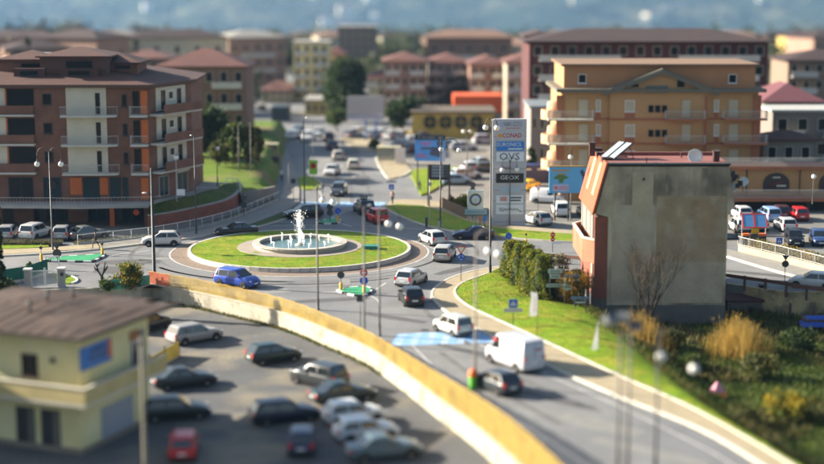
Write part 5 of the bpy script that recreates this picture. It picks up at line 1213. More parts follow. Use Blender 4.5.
m.bar((gp + .1, -1.0, oz(68) - .35), (g0 - 1.0, -1.0, oz(90.5) - .35), .14, .5); m.bar((gp - .1, -1.02, oz(68) - .35), (g1 + 1.0, -1.02, oz(90.5) - .35), .14, .5)
m.build('gable_roof', M('grey_eave', (.13, .12, .09), .8), Ob, rel=False)
m = MB(); m.box((xR / 2, 6.5, oz(90)), (xR + 1.4, 15.2, .4)); m.build('eave', M('grey_eave'), Ob, rel=False)
m = MB(); m.prism([(.3, .8), (xR - .3, .8), (xR - .3, 13), (.3, 13)], oz(89), oz(66)); at_ = m.build('attic', M('attic_orange', (.42, .2, .09), .85, var=.1, scale=.4), Ob, rel=False)
m = MB(); m.box((xR / 2, 6.9, oz(66) + .12), (xR + .2, 13.4, .24)); m.build('attic_roof', M('attic_roof', (.2, .12, .07), .85), at_, rel=False)
for px_ in (583, 734): window(Ob, (ox(px_, 15), .8, oz(79)), 1.0, 1.1)
for px_ in (634, 680): window(Ob, (ox(px_, 14), -.5, oz(83)), .9, .9, frame=dark_m, sill=False)
m = MB(); m.box((ox(656, 13), -.53, oz(89)), (2.6, .08, .9)); m.build('louvre', M('louvre_grey', (.13, .14, .12), .7), Ob, rel=False)
shut = M('pale_shutter', (.45, .4, .28), .7, var=.06)
for i, z in enumerate(zs_[:3]):
    for x, w, yy in ((583, 1.3, 0), (685, 1.2, -.5), (733, 1.3, 0)): window(Ob, (ox(x, z), yy, z + 1.25), w, 2.2, frame=om, pane=shut, sill=False, name='balcony_door')
    for x, w, yy in ((598, .6, 0), (629, 1.2, -.5), (716, .6, 0)):
        window(Ob, (ox(x, z), yy, z + 1.55), w, 1.4, pane=shut); m = MB(); m.box((ox(x, z), yy - .02, z + .4), (w, .05, .6)); m.build('terracotta_panel', omd, Ob, rel=False)
    for x in (650, 656.7, 663.4): window(Ob, (ox(x, z), -.5, z + 1.2 if i else z + 1.2), .62, .85, frame=dark_m, sill=False)
    m = MB(); m.box((xR / 2, -.03, z - .05), (xR, .12, .25)); m.build('string_course', omd, Ob, rel=False)
    m = MB(); m.box(((g0 + g1) / 2, -.54, z - .05), (g1 - g0, .1, .25)); m.build('string_course', omd, Ob, rel=False)
    for a, b, dp, yy in ((547, 592, 1.5, -.1), (664, 703, 1.2, -.55), (722, 765, 1.3, -.1)):
        xa, xb = ox(a, z), ox(b, z); m = MB(); m.box(((xa + xb) / 2, yy - dp / 2, z - .05), (xb - xa, dp, .2)); m.build('balcony_slab', omd if a != 547 else cream_m, Ob, rel=False)
        railing([(xa, yy, z + .05), (xa, yy - dp, z + .05), (xb, yy - dp, z + .05), (xb, yy, z + .05)], .95, rail_m, Ob, step=.18, bw=.025)
    # rounded sunlit balcony end on the left corner
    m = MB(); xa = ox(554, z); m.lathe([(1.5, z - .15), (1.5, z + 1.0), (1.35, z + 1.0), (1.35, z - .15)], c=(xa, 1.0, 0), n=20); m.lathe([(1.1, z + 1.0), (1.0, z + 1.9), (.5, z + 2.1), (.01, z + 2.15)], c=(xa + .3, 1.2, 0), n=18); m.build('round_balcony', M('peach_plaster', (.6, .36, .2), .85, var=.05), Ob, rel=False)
for px_ in (559.5, 704.5, 756):
    m = MB(); m.box((ox(px_), -.1 if px_ != 704.5 else -.6, oz(91) / 2 + 1), (.9 if px_ != 704.5 else .25, .3, oz(91) - 3)); m.build('pilaster', omd, Ob, rel=False)
# arcade block
TY = -9.0; tx0, tx1 = ox(600, 3, TY), ox(870, 3, TY); tz = ZP(200, OY + TY); tz2 = oz(168, -5)
AR = thing('arcade', 'terracotta terrace arcade with arched dark windows above parked cars', 'building', (OX, OY + TY, 0))
m = MB(); m.box(((tx0 + tx1) / 2, 3.0, tz / 2 + tz2 / 2), (tx1 - tx0, .4, tz2 - tz + .2)); m.build('wall', om, AR, rel=False)
m = MB(); m.box(((tx0 + tx1) / 2, 1.5, tz), (tx1 - tx0, 3.2, .35)); m.build('terrace_slab', omd, AR, rel=False)
m = MB(); m.box(((tx0 + tx1) / 2, 4.5, tz2 + .2), (tx1 - tx0, 4.6, .35)); m.build('terrace_slab', omd, AR, rel=False)
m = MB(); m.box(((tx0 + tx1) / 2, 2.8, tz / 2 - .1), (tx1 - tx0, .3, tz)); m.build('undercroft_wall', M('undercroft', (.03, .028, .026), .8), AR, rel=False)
railing([(tx0, .1, tz + .17), (tx1, .1, tz + .17)], 1.0, rail_m, AR, step=.22, bw=.05); railing([(tx0, 2.4, tz2 + .37), (tx1, 2.4, tz2 + .37)], 1.05, rail_m, AR, step=.22, bw=.05)
for px_ in (776, 832):
    c = ox(px_, 4, TY + 3); w = 3.1; pts = [(-w / 2, 0), (w / 2, 0), (w / 2, .9)] + [(w / 2 * math.cos(t), .9 + 1.25 * math.sin(t)) for t in [math.pi * k / 9 for k in range(1, 9)]] + [(-w / 2, .9)]
    m = MB(); extr([(c + x, tz + .7 + z) for x, z in pts], 2.68, 2.82, m); o = m.build('arched_window', P('arch_black', (.02, .018, .02), .3), AR, rel=False)
    m = MB(); 
    for k in range(5): m.bar((c - .9 + .3 * k, 2.66, tz + 1.2 + .1 * k), (c - .6 + .35 * k, 2.66, tz + 1.6 + .05 * k), .07, .02)
    m.build('red_print', sign_red, o, rel=False); m = MB(); m.box((c + .6, 2.665, tz + 1.3), (1.1, .02, .2)); m.box((c, 2.665, tz + 2.3), (.9, .02, .16)); m.build('pale_print', cream_m, o, rel=False)
for px_ in (752, 806, 845, 862):
    m = MB(); m.tube([(ox(px_, 4, TY), 2.7, tz), (ox(px_, 4, TY), 2.7, tz2)], .06, 6); m.build('downpipe', dark_m, AR, rel=False)
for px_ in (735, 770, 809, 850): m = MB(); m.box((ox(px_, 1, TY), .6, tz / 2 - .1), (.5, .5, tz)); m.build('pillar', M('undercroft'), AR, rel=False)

# ---- simple blocks further away, each a thing with walls, roof, windows and balconies
def block(px0, px1, Y, ytop, label, wall, roofmat, name='apartment_building', cat='building', rise=1.6, depth=12, floors=4, cols=5, balc=True, pane=None, rz=0.0, z0=0.0, group=None, lit=None, flat_roof=False, over=.6):
    x0, x1 = XP(px0, Y), XP(px1, Y); zt = ZP(ytop, Y); T = thing(name, label, cat, ((x0 + x1) / 2, Y, z0), rz, group); w = (x1 - x0); h = zt - z0
    m = MB(); m.box((0, depth / 2, h / 2 - .2), (w, depth, h + .4)); m.build('wall', wall, T, rel=False)
    m = MB()
    if flat_roof: m.box((0, depth / 2, h + .15), (w + .5, depth + .5, .3))
    else: hip_roof(m, -w / 2, w / 2, 0, depth, h, rise, over)
    m.build('roof', roofmat, T, rel=False)
    fh = h / floors
    for f in range(floors):
        for c in range(cols):
            x = -w / 2 + w * (c + .5) / cols; window(T, (x, 0, fh * (f + .5)), min(1.3, w / cols * .5), min(1.6, fh * .5), pane=pane or glass_m, frame=cream_m, sill=False)
        if balc and f:
            for a, b in ((-.46, -.12), (.12, .46)):
                m = MB(); m.box((w * (a + b) / 2, -.6, fh * f), (w * (b - a), 1.2, .18)); m.box((w * (a + b) / 2, -1.15, fh * f + .5), (w * (b - a), .1, .8)); m.build('balcony', slab_m, T, rel=False)
    return T
red_dull = M('dull_red_roof', (.13, .052, .04), .85, var=.2, scale=.3); pinkw = M('dusty_pink_wall', (.3, .18, .13), .85, var=.1, scale=.2); creamw = M('cream_wall', (.5, .45, .33), .85, var=.1, scale=.2); brownw = M('brown_wall', (.2, .115, .08), .85, var=.1, scale=.2)
greyw = M('grey_wall', (.27, .25, .22), .85, var=.1, scale=.2); yelw = M('yellow_wall', (.5, .36, .1), .85, var=.1, scale=.3); dkred = M('dark_red_wall', (.075, .02, .02), .85, var=.15, scale=.3); dkroof = M('dark_brown_roof', (.042, .022, .02), .85, var=.2, scale=.3)
T = thing('apartment_building', 'plain unseen block added beyond the left picture edge to shade the car park', 'building', (-45, 88, CPZ), R(15))  # guessed block outside the view, added to cast shade on the car park
m = MB(); m.box((0, 0, 5.5), (9, 15, 11.2)); m.build('wall', brownw, T, rel=False); m = MB(); hip_roof(m, -4.5, 4.5, -7.5, 7.5, 11.1, 1.5, .5); m.build('roof', red_dull, T, rel=False)
for f in range(3):
    for q in range(4): window(T, (4.5, -5.5 + 3.6 * q, 2.2 + 3.4 * f), 1.2, 1.5, nrm=(1, 0))
block(160, 247, 236, 66, 'brown apartment building with white balconies behind the park trees', brownw, red_dull, floors=4, cols=6, rise=2.5)
block(294, 329, 335, 43, 'cream and yellow tower block at the head of the avenue', M('tower_cream', (.68, .57, .28), .85, var=.08), greyw, floors=5, cols=4, flat_roof=True, balc=True)
block(328, 346, 350, 54, 'peach coloured block right of the cream tower', M('peach_wall', (.5, .3, .16), .85), red_dull, floors=4, cols=3)
block(338, 377, 430, 27, 'tall grey brown block behind the dark conifer', M('taupe_wall', (.21, .165, .13), .85), greyw, floors=6, cols=5, flat_roof=True, balc=False)
block(384, 426, 300, 61, 'dark pink apartment building with red roof, left of the row', pinkw, red_dull, floors=4, cols=5)
block(428, 468, 310, 62, 'grey pink apartment building in the middle of the red roofed row', greyw, red_dull, floors=4, cols=5)
block(470, 505, 296, 64, 'brown pink apartment building beside the orange awning', M('rose_wall', (.26, .14, .1), .85), red_dull, floors=4, cols=4)
block(506, 548, 285, 62, 'pale banded apartment building left of the dark red block', M('pale_wall', (.38, .32, .24), .85), red_dull, floors=4, cols=4)
block(528, 764, 228, 41, 'long dark red apartment block with dark hipped roof behind the orange house', dkred, dkroof, floors=6, cols=14, rise=1.7, depth=16, over=1.0)
block(526, 552, 236, 36, 'dark stair tower at the left end of the long red block', dkred, dkroof, name='stair_tower', floors=6, cols=2, balc=False, rise=.8)
# yellow hall with round windows
x0, x1, Y = XP(412, 256), XP(494, 256), 256.0
T = thing('market_hall', 'low yellow hall with four round windows behind the car lot', 'building', ((x0 + x1) / 2, Y, 0)); w = x1 - x0; h = ZP(113, Y)
m = MB(); m.box((0, 6, h / 2 - .1), (w, 12, h + .2)); m.build('wall', M('hall_yellow', (.6, .44, .09), .85, var=.12, scale=.4), T, rel=False)
m = MB(); m.box((0, 6, h + .15), (w + .6, 12.6, .3)); m.build('roof', M('hall_roof', (.12, .09, .06), .8), T, rel=False)
for px_ in (430, 445.5, 461, 476.5):
    x = XP(px_, Y, 3) - (x0 + x1) / 2; m = MB(); m.lathe([(1.0, -.12), (1.15, -.12), (1.15, .02), (1.0, .02), (1.0, -.12)], c=(x, 0, ZP(122, Y)), n=20, axis='Y', smooth=False); o = m.build('round_window', dark_m, T, rel=False); m = MB(); disc(m, (x, -.03, ZP(122, Y)), 1.0, .04); m.build('pane', glass_m, o, rel=False); m = MB(); m.box((x, -.07, ZP(122, Y)), (.12, .06, 2.0)); m.box((x, -.068, ZP(122, Y)), (2.0, .06, .12)); m.build('glazing_bar', M('hall_yellow'), o, rel=False)
m = MB(); m.box((XP(483, Y) - (x0 + x1) / 2, -.03, 1.1), (2.2, .08, 2.2)); m.build('door', dark_m, T, rel=False)
T = thing('shop_pavilion', 'bright orange red pavilion box above the yellow hall', 'building', (XP(478, 274), 274, 0)); w = XP(503, 274) - XP(454, 274); h1 = ZP(113, 274); h2 = ZP(96, 274)
m = MB(); m.box((0, 4, (h1 - .3) / 2), (w - .6, 8, h1 + .3)); m.build('base', greyw, T, rel=False)
m = MB(); m.box((0, 4, (h1 + h2) / 2 + .05), (w, 8.4, h2 - h1)); m.build('orange_band', M('signal_orange', (.7, .11, .02), .6, var=.05), T, rel=False)
for t in (-.3, 0, .3): window(T, (w * t, 0, h1 * .45), 2.2, 2.0, sill=False)
# warehouse and low buildings
block(530, 553, 214, 108, 'grey warehouse with dark windows right of the totem', M('warehouse', (.24, .21, .19), .8), M('pale_metal_roof', (.2, .23, .25), .5), name='warehouse', floors=2, cols=3, balc=False, flat_roof=True)
block(770, 850, 196, 112, 'grey low commercial building at the right edge with white fascia', M('grey_brown', (.19, .16, .14), .85), M('white_fascia', (.4, .4, .37), .7), name='shop_building', floors=3, cols=4, balc=True, flat_roof=True)
block(762, 818, 205, 101, 'low building with pink metal roof at the right edge', creamw, M('pink_metal', (.15, .055, .06), .6, var=.1), name='shed', floors=3, cols=5, balc=False, rise=2.2)
block(762, 812, 188, 139, 'small annexe with a red tiled lean-to roof beside the orange house', M('annexe_wall', (.23, .2, .17), .85), tile_red, name='annexe', floors=2, cols=3, balc=False, rise=.9, depth=5)
block(785, 860, 250, 60, 'brown apartment building far right behind the pink roof', M('umber_wall', (.2, .14, .1), .85), dkroof, floors=5, cols=6)
block(256, 292, 420, 77, 'pale houses seen over the avenue on the left', M('pale_green_wall', (.4, .42, .2), .85), greyw, name='house', cat='house', floors=2, cols=4, balc=False)
block(262, 292, 330, 90, 'cream low house on the left of the avenue head', M('buff_wall', (.4, .33, .2), .85), red_dull, name='house', cat='house', floors=2, cols=4, balc=False)
block(305, 340, 300, 101, 'low yellow shop at the head of the avenue', yelw, greyw, name='shop_building', floors=1, cols=5, balc=False, flat_roof=True)
block(368, 392, 330, 78, 'pale house behind the white hoarding', creamw, red_dull, name='house', cat='house', floors=3, cols=3)
block(120, 170, 300, 58, 'reddish building behind the brick block roof', brownw, red_dull, floors=4, cols=5)
# the town beyond, individually built small houses with shared colours
rnd = random.Random(5); hm = [creamw, pinkw, greyw, yelw, M('far_white', (.62, .6, .55), .85), brownw]
cnt = 0
HOUSEG = 'distant town houses'
for k in range(150):
    Y = rnd.uniform(340, 650) if k < 60 else rnd.uniform(4700, 5650)
    fr = .29 * Y; X = rnd.uniform(-fr, fr)
    if abs(X + 5 - (Y - 300) * -.05) < 12 and Y < 460: continue
    z = ground_z(X, Y); sc = 1.0 if k < 60 else rnd.uniform(1.8, 4.5)
    w, dpt, h = (rnd.uniform(9, 17) * sc, rnd.uniform(8, 11) * sc, rnd.uniform(6, 12) * sc) if k >= 60 else (rnd.uniform(13, 26), rnd.uniform(9, 13), rnd.uniform(7, 15))
    if (k >= 60 and k % 3 == 0) or (k < 60 and k % 3 == 1): continue
    if k < 60:
        h = min(h * 1.25, 26.7 - 53 * Y / FPX)
        if h < 4.2: continue
    pxh = CX + X / Y * FPX / math.cos(PITCH); where = next(w_ for lim, w_ in ((70, 'at the far left edge'), (160, 'above the brick block roof'), (250, 'above the balconied brown building'), (300, 'left of the cream tower'), (345, 'around the cream tower'), (430, 'right of the big dark tree'), (525, 'over the red roofed row'), (640, 'left above the long dark roof'), (765, 'right above the long dark roof'), (9e9, 'at the far right edge')) if pxh < lim)
    wm_ = rnd.choice([creamw, pinkw, greyw, yelw, brownw, pinkw, brownw]) if k < 60 else rnd.choice([hm[0], hm[4], hm[4], hm[2]]); rm_ = rnd.choice([red_dull, greyw, dkroof, brownw, dkroof] if k < 60 else [red_dull, tile_red, dkroof])
    cn = {creamw.name: 'cream', pinkw.name: 'dusty pink', greyw.name: 'grey', yelw.name: 'yellow', brownw.name: 'brown', hm[4].name: 'white', red_dull.name: 'dull red', dkroof.name: 'dark', tile_red.name: 'brown red'}
    lb_ = ('%s house with %s roof on hazy hillside %s' if k >= 60 else '%s block with %s roof in town %s') % (cn[wm_.name], cn[rm_.name], where)
    T = thing('town_house', lb_, 'house', (X, Y, z - .5), rnd.uniform(-.5, .5), (HOUSEG if k >= 60 else 'houses of the blurred town'))
    m = MB(); m.box((0, 0, h / 2), (w, dpt, h)); m.build('wall', wm_, T, rel=False)
    m = MB(); hip_roof(m, -w / 2, w / 2, -dpt / 2, dpt / 2, h, 1.8 * sc, .5); m.build('roof', rm_, T, rel=False)
    if k < 60:
        for c in range(5):
            for f in range(3): window(T, (-w / 2 + w * (c + .5) / 5, -dpt / 2, h * (.2 + .3 * f)), 1.2, min(1.5, h * .2), sill=False, frame=cream_m)
        for f in range(2): m = MB(); m.box((0, -dpt / 2 - .5, h * (.34 + .3 * f)), (w * .6, 1.0, .9)); m.build('balcony', slab_m, T, rel=False)

# ------------------------------------------------------------------ totem, billboards, boards
tp = G(509.5, 226); TT = thing('totem', 'tall grey shopping totem with stacked shop name panels', 'sign', tp, R(3))
def tzz(py): return ZP(py, tp.y)
tw = 3.55; gm = M('totem_grey', (.5, .485, .52), .5, var=.06, scale=.5)
m = MB(); m.box((0, .35, tzz(119) / 2), (tw, .7, tzz(119))); m.build('body', gm, TT, rel=False)
m = MB(); m.box((-tw / 2 - .12, .35, tzz(119) / 2), (.2, .5, tzz(119) - .1)); m.build('side_fin', M('totem_pale', (.5, .49, .48), .5), TT, rel=False)
for k in range(9):
    m = MB(); m.box((0, -.004, tzz(222) + k * 1.18), (tw, .012, .03)); m.build('joint', dark_m, TT, rel=False)
def panel(y0, y1, mt, x0=-.43, x1=.42):
    m = MB(); m.box((tw * (x0 + x1) / 2, -.03, (tzz(y0) + tzz(y1)) / 2), (tw * (x1 - x0), .05, tzz(y0) - tzz(y1) - .06)); return m.build('name_panel', mt, TT, rel=False)
pw = P('panel_white', (.78, .8, .86), .45); pb = P('panel_blue', (.03, .2, .6), .45); pg_ = P('panel_grey', (.51, .5, .53), .45)
navy_t = P('text_navy', (.05, .06, .2), .5); red_t = P('text_red', (.4, .02, .03), .5); dk_t = P('text_dark', (.03, .03, .05), .5)
yy = -.064
def ptxt(s, px, py, size, mt, par, width=None, bold=0): return text_obj(s, size, mt, TT, (XP(px, tp.y, tzz(py)) - tp.x, yy, tzz(py)), width=width, bold=bold)
q = panel(121, 130, pg_); ptxt('ABRUZZO', 512.5, 124.3, .62, navy_t, q, width=2.15); m = MB(); disc(m, (-1.05, yy, tzz(124.5)), .3, .012); m.build('ring_emblem', P('pale_blue', (.4, .45, .6), .5), TT, rel=False); m = MB(); m.box((.3, yy, tzz(128)), (1.6, .01, .07)); m.build('print_bar', red_t, TT, rel=False)
q = panel(131, 139.5, pg_); ptxt('CONAD', 512, 135.5, .68, red_t, q, width=2.1, bold=.012)
m = MB(); disc(m, (-1.15, yy, tzz(135.5)), .24, .012, 8); m.build('flower_emblem', P('flower_orange', (.75, .3, .01), .5), TT, rel=False)
q = panel(141, 151, pb); ptxt('EURONICS', 509, 144.5, .58, sign_white, q, width=2.6); m = MB(); m.box((.55, yy, tzz(148.8)), (1.6, .01, .14)); m.build('print_bar', sign_white, TT, rel=False)
q = panel(151.7, 161.5, pw); ptxt('OVS', 509.5, 156.7, 1.1, dk_t, q, width=2.2)
m = MB(); z = tzz(168.3); m.tube([(-1.1 + .11 * k, yy - .01, z + (.14 if k % 2 else -.05) * (1 if k % 3 else 1.6)) for k in range(12)], .035, 4); m.build('script_mark', P('script_red', (.6, .03, .04), .5), TT, rel=False)
q = panel(173, 183, P('panel_black', (.012, .012, .014), .4)); ptxt('GEOX', 509.5, 177.6, .62, sign_white, q, width=2.05)
panel(186.5, 192.5, P('panel_pale_blue', (.42, .52, .62), .45), -.3, .32)
q = panel(195, 203.5, pw); m = MB(); m.box((-.7, yy, tzz(198.8)), (.75, .012, .5)); m.build('red_emblem', P('emblem_pink', (.6, .3, .28), .5), TT, rel=False); m = MB(); m.box((.65, yy, tzz(197.6)), (1.3, .012, .16)); m.build('print_bar', dk_t, TT, rel=False); m = MB(); m.box((.6, yy, tzz(200.3)), (1.2, .012, .16)); m.build('print_bar', dk_t, TT, rel=False)
q = panel(204.3, 214.5, pw); m = MB(); z = tzz(209.4); m.tube([(-1.25, yy - .01, z + .15), (-.7, yy - .01, z + .15), (-1.2, yy - .01, z - .1), (-.75, yy - .01, z - .15)] + [(-.65 + .16 * k, yy - .01, z + (.12 if k % 2 else -.1)) for k in range(11)] + [(1.35, yy - .01, z - .25)], .04, 4); m.build('script_mark', dk_t, TT, rel=False)
# blue billboard with dark header
b = G(431, 190); T = thing('billboard', 'blue advertising billboard with dark header on the lot edge', 'billboard', (XP(430, b.y, 4), b.y, 0), R(-3)); zb = lambda py: ZP(py, b.y); w = XP(446, b.y, 5) - XP(415.5, b.y, 5)
m = MB(); m.box((0, .1, (zb(140) + zb(161)) / 2), (w, .2, zb(140) - zb(161))); m.build('panel', P('ad_blue', (.11, .38, .85), .4, var=.2, scale=.6), T, rel=False)
m = MB(); m.box((0, .1, (zb(135) + zb(140)) / 2 + .02), (w, .26, zb(135) - zb(140))); m.build('header', P('header_dark', (.03, .035, .045), .5), T, rel=False)
for k, x in enumerate((-1.4, -.8, -.3, .1, .5, 1.2, 1.5)): m = MB(); m.box((x, -.04, zb(137.5)), (.36 if k % 2 else .24, .012, .2)); m.build('header_print', P('header_grey', (.25, .27, .3), .5), T, rel=False)
m = MB(); m.box((w * .2, -.006, zb(152)), (1.5, .016, 1.1), mat=Matrix.Rotation(.25, 3, 'Y')); m.box((-.1, -.004, zb(148.3)), (2.2, .012, .28), mat=Matrix.Rotation(-.04, 3, 'Y')); disc(m, (w * .32, -.01, zb(143.5)), .42, .012, 14); m.build('dark_figure', P('ad_grey', (.09, .1, .17), .5), T, rel=False)
for x, y_, l in ((-.6, 142.8, 1.6), (-.5, 144.8, 1.1), (-1.0, 156.8, 1.5), (-1.2, 154.6, 1.1)): m = MB(); m.box((x, -.008, zb(y_)), (l, .012, .13)); m.build('print_bar', P('ad_red', (.6, .12, .25), .5), T, rel=False)
m = MB(); m.box((w / 2 - .25, -.007, zb(156)), (.5, .012, 1.3)); m.build('pale_patch', P('ad_pale', (.5, .6, .8), .5), T, rel=False)
for x in (-1.6, 1.5): m = MB(); m.box((x, .22, zb(161) / 2 + .2), (.14, .1, zb(161) + .4)); m.build('post', pole_dk, T, rel=False)
# directory board on two posts
b = G(437, 207); T = thing('directory_board', 'black directory board with pale name strips on wooden posts', 'sign', (XP(439.5, b.y, 3), b.y, .1), R(-4)); zb = lambda py: ZP(py, b.y) - .1
w = XP(450, b.y, 3) - XP(428.5, b.y, 3)
m = MB(); m.box((0, .06, (zb(164.5) + zb(180)) / 2), (w, .12, zb(164.5) - zb(180))); m.build('board', P('board_black', (.02, .02, .024), .4), T, rel=False)
for k in range(4):
    z = zb(166.6) - (zb(164.5) - zb(180)) * .20 * k; m = MB(); m.box((-.22, -.008, z), (1.45, .02, .28)); m.build('name_strip', P('strip_grey', (.3, .31, .34), .5), T, rel=False); m = MB(); m.box((.85, -.008, z), (.5, .02, .28)); m.build('name_strip', P('strip_dark', (.1, .1, .11), .5), T, rel=False)
for x, mt in ((-w / 2 - .06, M('post_ochre', (.4, .25, .06), .8)), (w / 2 - .1, wood_m)): m = MB(); m.box((x, .08, zb(164) / 2), (.2, .2, zb(164))); m.build('post', mt, T, rel=False)
# round emblem sign with name boards
b = G(475.5, 224); T = thing('emblem_sign', 'pale square sign with yellow and navy ring emblem above name boards', 'sign', (XP(475.5, b.y, 3), b.y, .1), R(2)); zb = lambda py: ZP(py, b.y) - .1
w = 1.75
m = MB(); m.box((0, 0, (zb(190) + zb(209)) / 2), (w, .14, zb(190) - zb(209))); m.build('board', P('emblem_white', (.55, .62, .64), .5), T, rel=False)
c = (0, -.085, (zb(190) + zb(209)) / 2)
for r_, mt, dy in ((.74, P('emblem_yellow', (.6, .5, .03), .5), 0), (.66, P('emblem_navy', (.04, .05, .2), .5), -.014), (.46, P('emblem_pale', (.45, .56, .62), .5), -.028)): m = MB(); disc(m, (0, c[1] + dy, c[2]), r_, .014, 24); m.build('ring', mt, T, rel=False)
m = MB(); m.box((0, c[1] - .042, c[2] - .3), (.14, .012, .3)); disc(m, (0, c[1] - .042, c[2] - .02), .12, .012, 10); m.build('gold_mark', P('emblem_yellow'), T, rel=False)
for k, (z, mt) in enumerate(((zb(211.8), P('board_aqua', (.3, .42, .43), .5)),)): m = MB(); m.box((.05, 0, z), (2.5, .12, .62)); m.build('name_board', mt, T, rel=False); m = MB(); m.box((.05, .02, z), (2.7, .12, .8)); m.build('board_frame', P('frame_teal', (.04, .08, .09), .5), T, rel=False); m = MB(); m.box((.05, -.066, z), (2.0, .012, .2)); m.build('print_bar', P('strip_blue', (.2, .3, .4), .5), T, rel=False)
for x in (-.75, 0, .8): m = MB(); m.tube([(x, .1, 0), (x, .1, zb(196))], .05, 6); m.build('post', P('post_cream', (.5, .42, .28), .6), T, rel=False)
# small notice boards under it
for px_, c_, lb in ((480, (.6, .25, .12), 'small orange notice post below the emblem sign'), (484.5, (.1, .25, .6), 'small blue notice post below the emblem sign')):
    b = G(px_, 227, .1); T = thing('notice_post', lb, 'sign', b); m = MB(); m.tube([(0, 0, 0), (0, 0, .9)], .04, 6); m.build('post', pole_m, T, rel=False); m = MB(); m.box((0, -.05, .95), (.4, .04, .6)); m.build('plate', P('notice_%d' % px_, c_, .5), T, rel=False)
# blue tree billboard
b = G(566, 221); T = thing('billboard', 'sky blue billboard with a green tree picture beside the orange roof', 'billboard', (XP(572, b.y, 6), b.y, 0), R(2)); zb = lambda py: ZP(py, b.y); w = XP(595, b.y, 6) - XP(549.5, b.y, 6)
m = MB(); m.box((0, .12, (zb(167) + zb(193)) / 2), (w, .24, zb(167) - zb(193))); m.build('panel', P('ad_sky', (.13, .42, .72), .4, var=.12, scale=.5), T, rel=False)
cxb = XP(562, b.y, 6) - XP(572, b.y, 6); 
m = MB(); m.box((cxb - .1, -.008, zb(170.5)), (1.9, .014, .18)); m.build('print_bar', P('ad_ochre', (.5, .28, .05), .5), T, rel=False); m = MB(); m.box((cxb - .05, -.008, zb(174)), (.9, .014, .14)); m.build('print_bar', P('ad_ochre'), T, rel=False)
m = MB(); ngon_plate(m, (cxb - .1, -.01, zb(179)), [(-.25, -.45), (.25, -.45), (.3, -.05), (.9, .1), (.6, .35), (.2, .5), (-.3, .5), (-.7, .3), (-.85, .05), (-.25, -.05)], .014); m.build('tree_picture', P('ad_green', (.1, .2, .05), .6, var=.3, scale=4), T, rel=False)
m = MB(); m.box((cxb - .1, -.008, zb(187.8)), (1.75, .014, .75)); q = m.build('pale_panel', P('ad_lilac', (.5, .5, .68), .5), T, rel=False)
m = MB(); m.box((cxb - .65, -.018, zb(187.6)), (.4, .012, .35)); m.box((cxb + .2, -.018, zb(186.8)), (1.0, .012, .1)); m.box((cxb + .15, -.018, zb(189)), (1.1, .012, .1)); m.build('red_print', P('ad_red2', (.6, .15, .18), .5), T, rel=False)
m = MB(); ngon_plate(m, (w / 2 - 1.15, -.01, zb(177)), [(-.1, -1.2), (.25, -1.2), (.1, -.2), (.7, .5), (.4, .8), (.1, .3), (-.2, .9), (-.5, .6), (-.2, 0)], .014); m.build('dark_figure', P('ad_dark', (.06, .07, .12), .5), T, rel=False)
m = MB(); m.box((0, .1, zb(166.4)), (w + .1, .3, .12)); m.build('top_rail', M('post_ochre'), T, rel=False)
for x in (-1.8, -.3, 1.6): m = MB(); m.box((x, .3, zb(193) / 2 + .3), (.16, .12, zb(193) + .6)); m.build('post', pole_m, T, rel=False)
# white hoarding on blue posts far off
Y = 252; T = thing('hoarding', 'white hoarding on blue posts over the far car lot', 'billboard', (XP(365.5, Y, 5), Y, 0)); w = XP(384, Y) - XP(347, Y)
m = MB(); m.box((0, 0, (ZP(96, Y) + ZP(114, Y)) / 2), (w, .4, ZP(96, Y) - ZP(114, Y))); m.build('panel', P('hoard_white', (.5, .47, .46), .6, var=.06, scale=.3), T, rel=False)
m = MB(); m.box((0, -.05, (ZP(114.5, Y) + ZP(120, Y)) / 2), (w, .4, ZP(115, Y) - ZP(120, Y))); m.build('lower_panel', P('hoard_lilac', (.45, .46, .55), .6), T, rel=False)
for x in (-w * .0, w * .28): m = MB(); m.tube([(x, .3, -.05), (x, .3, ZP(98, Y))], .14, 8); m.build('post', P('post_blue', (.02, .09, .35), .5), T, rel=False)
# dark container/bus at the avenue head
Y = 285; T = thing('container', 'dark steel container by the far end of the avenue', 'container', (XP(280, Y), Y, 0)); w = XP(289, Y) - XP(272, Y)
m = MB(); m.box((0, 3, 1.5), (w, 6, 2.9)); m.build('body', P('container_dark', (.03, .045, .05), .6), T, rel=False)
for k in range(8): m = MB(); m.box((-w / 2 + w * (k + .5) / 8, -.03, 1.5), (w / 16, .06, 2.7)); m.build('rib', P('container_dark'), T, rel=False)
m = MB(); m.box((0, -.06, .12), (w + .1, .12, .24)); m.build('base_rail', rail_m, T, rel=False)
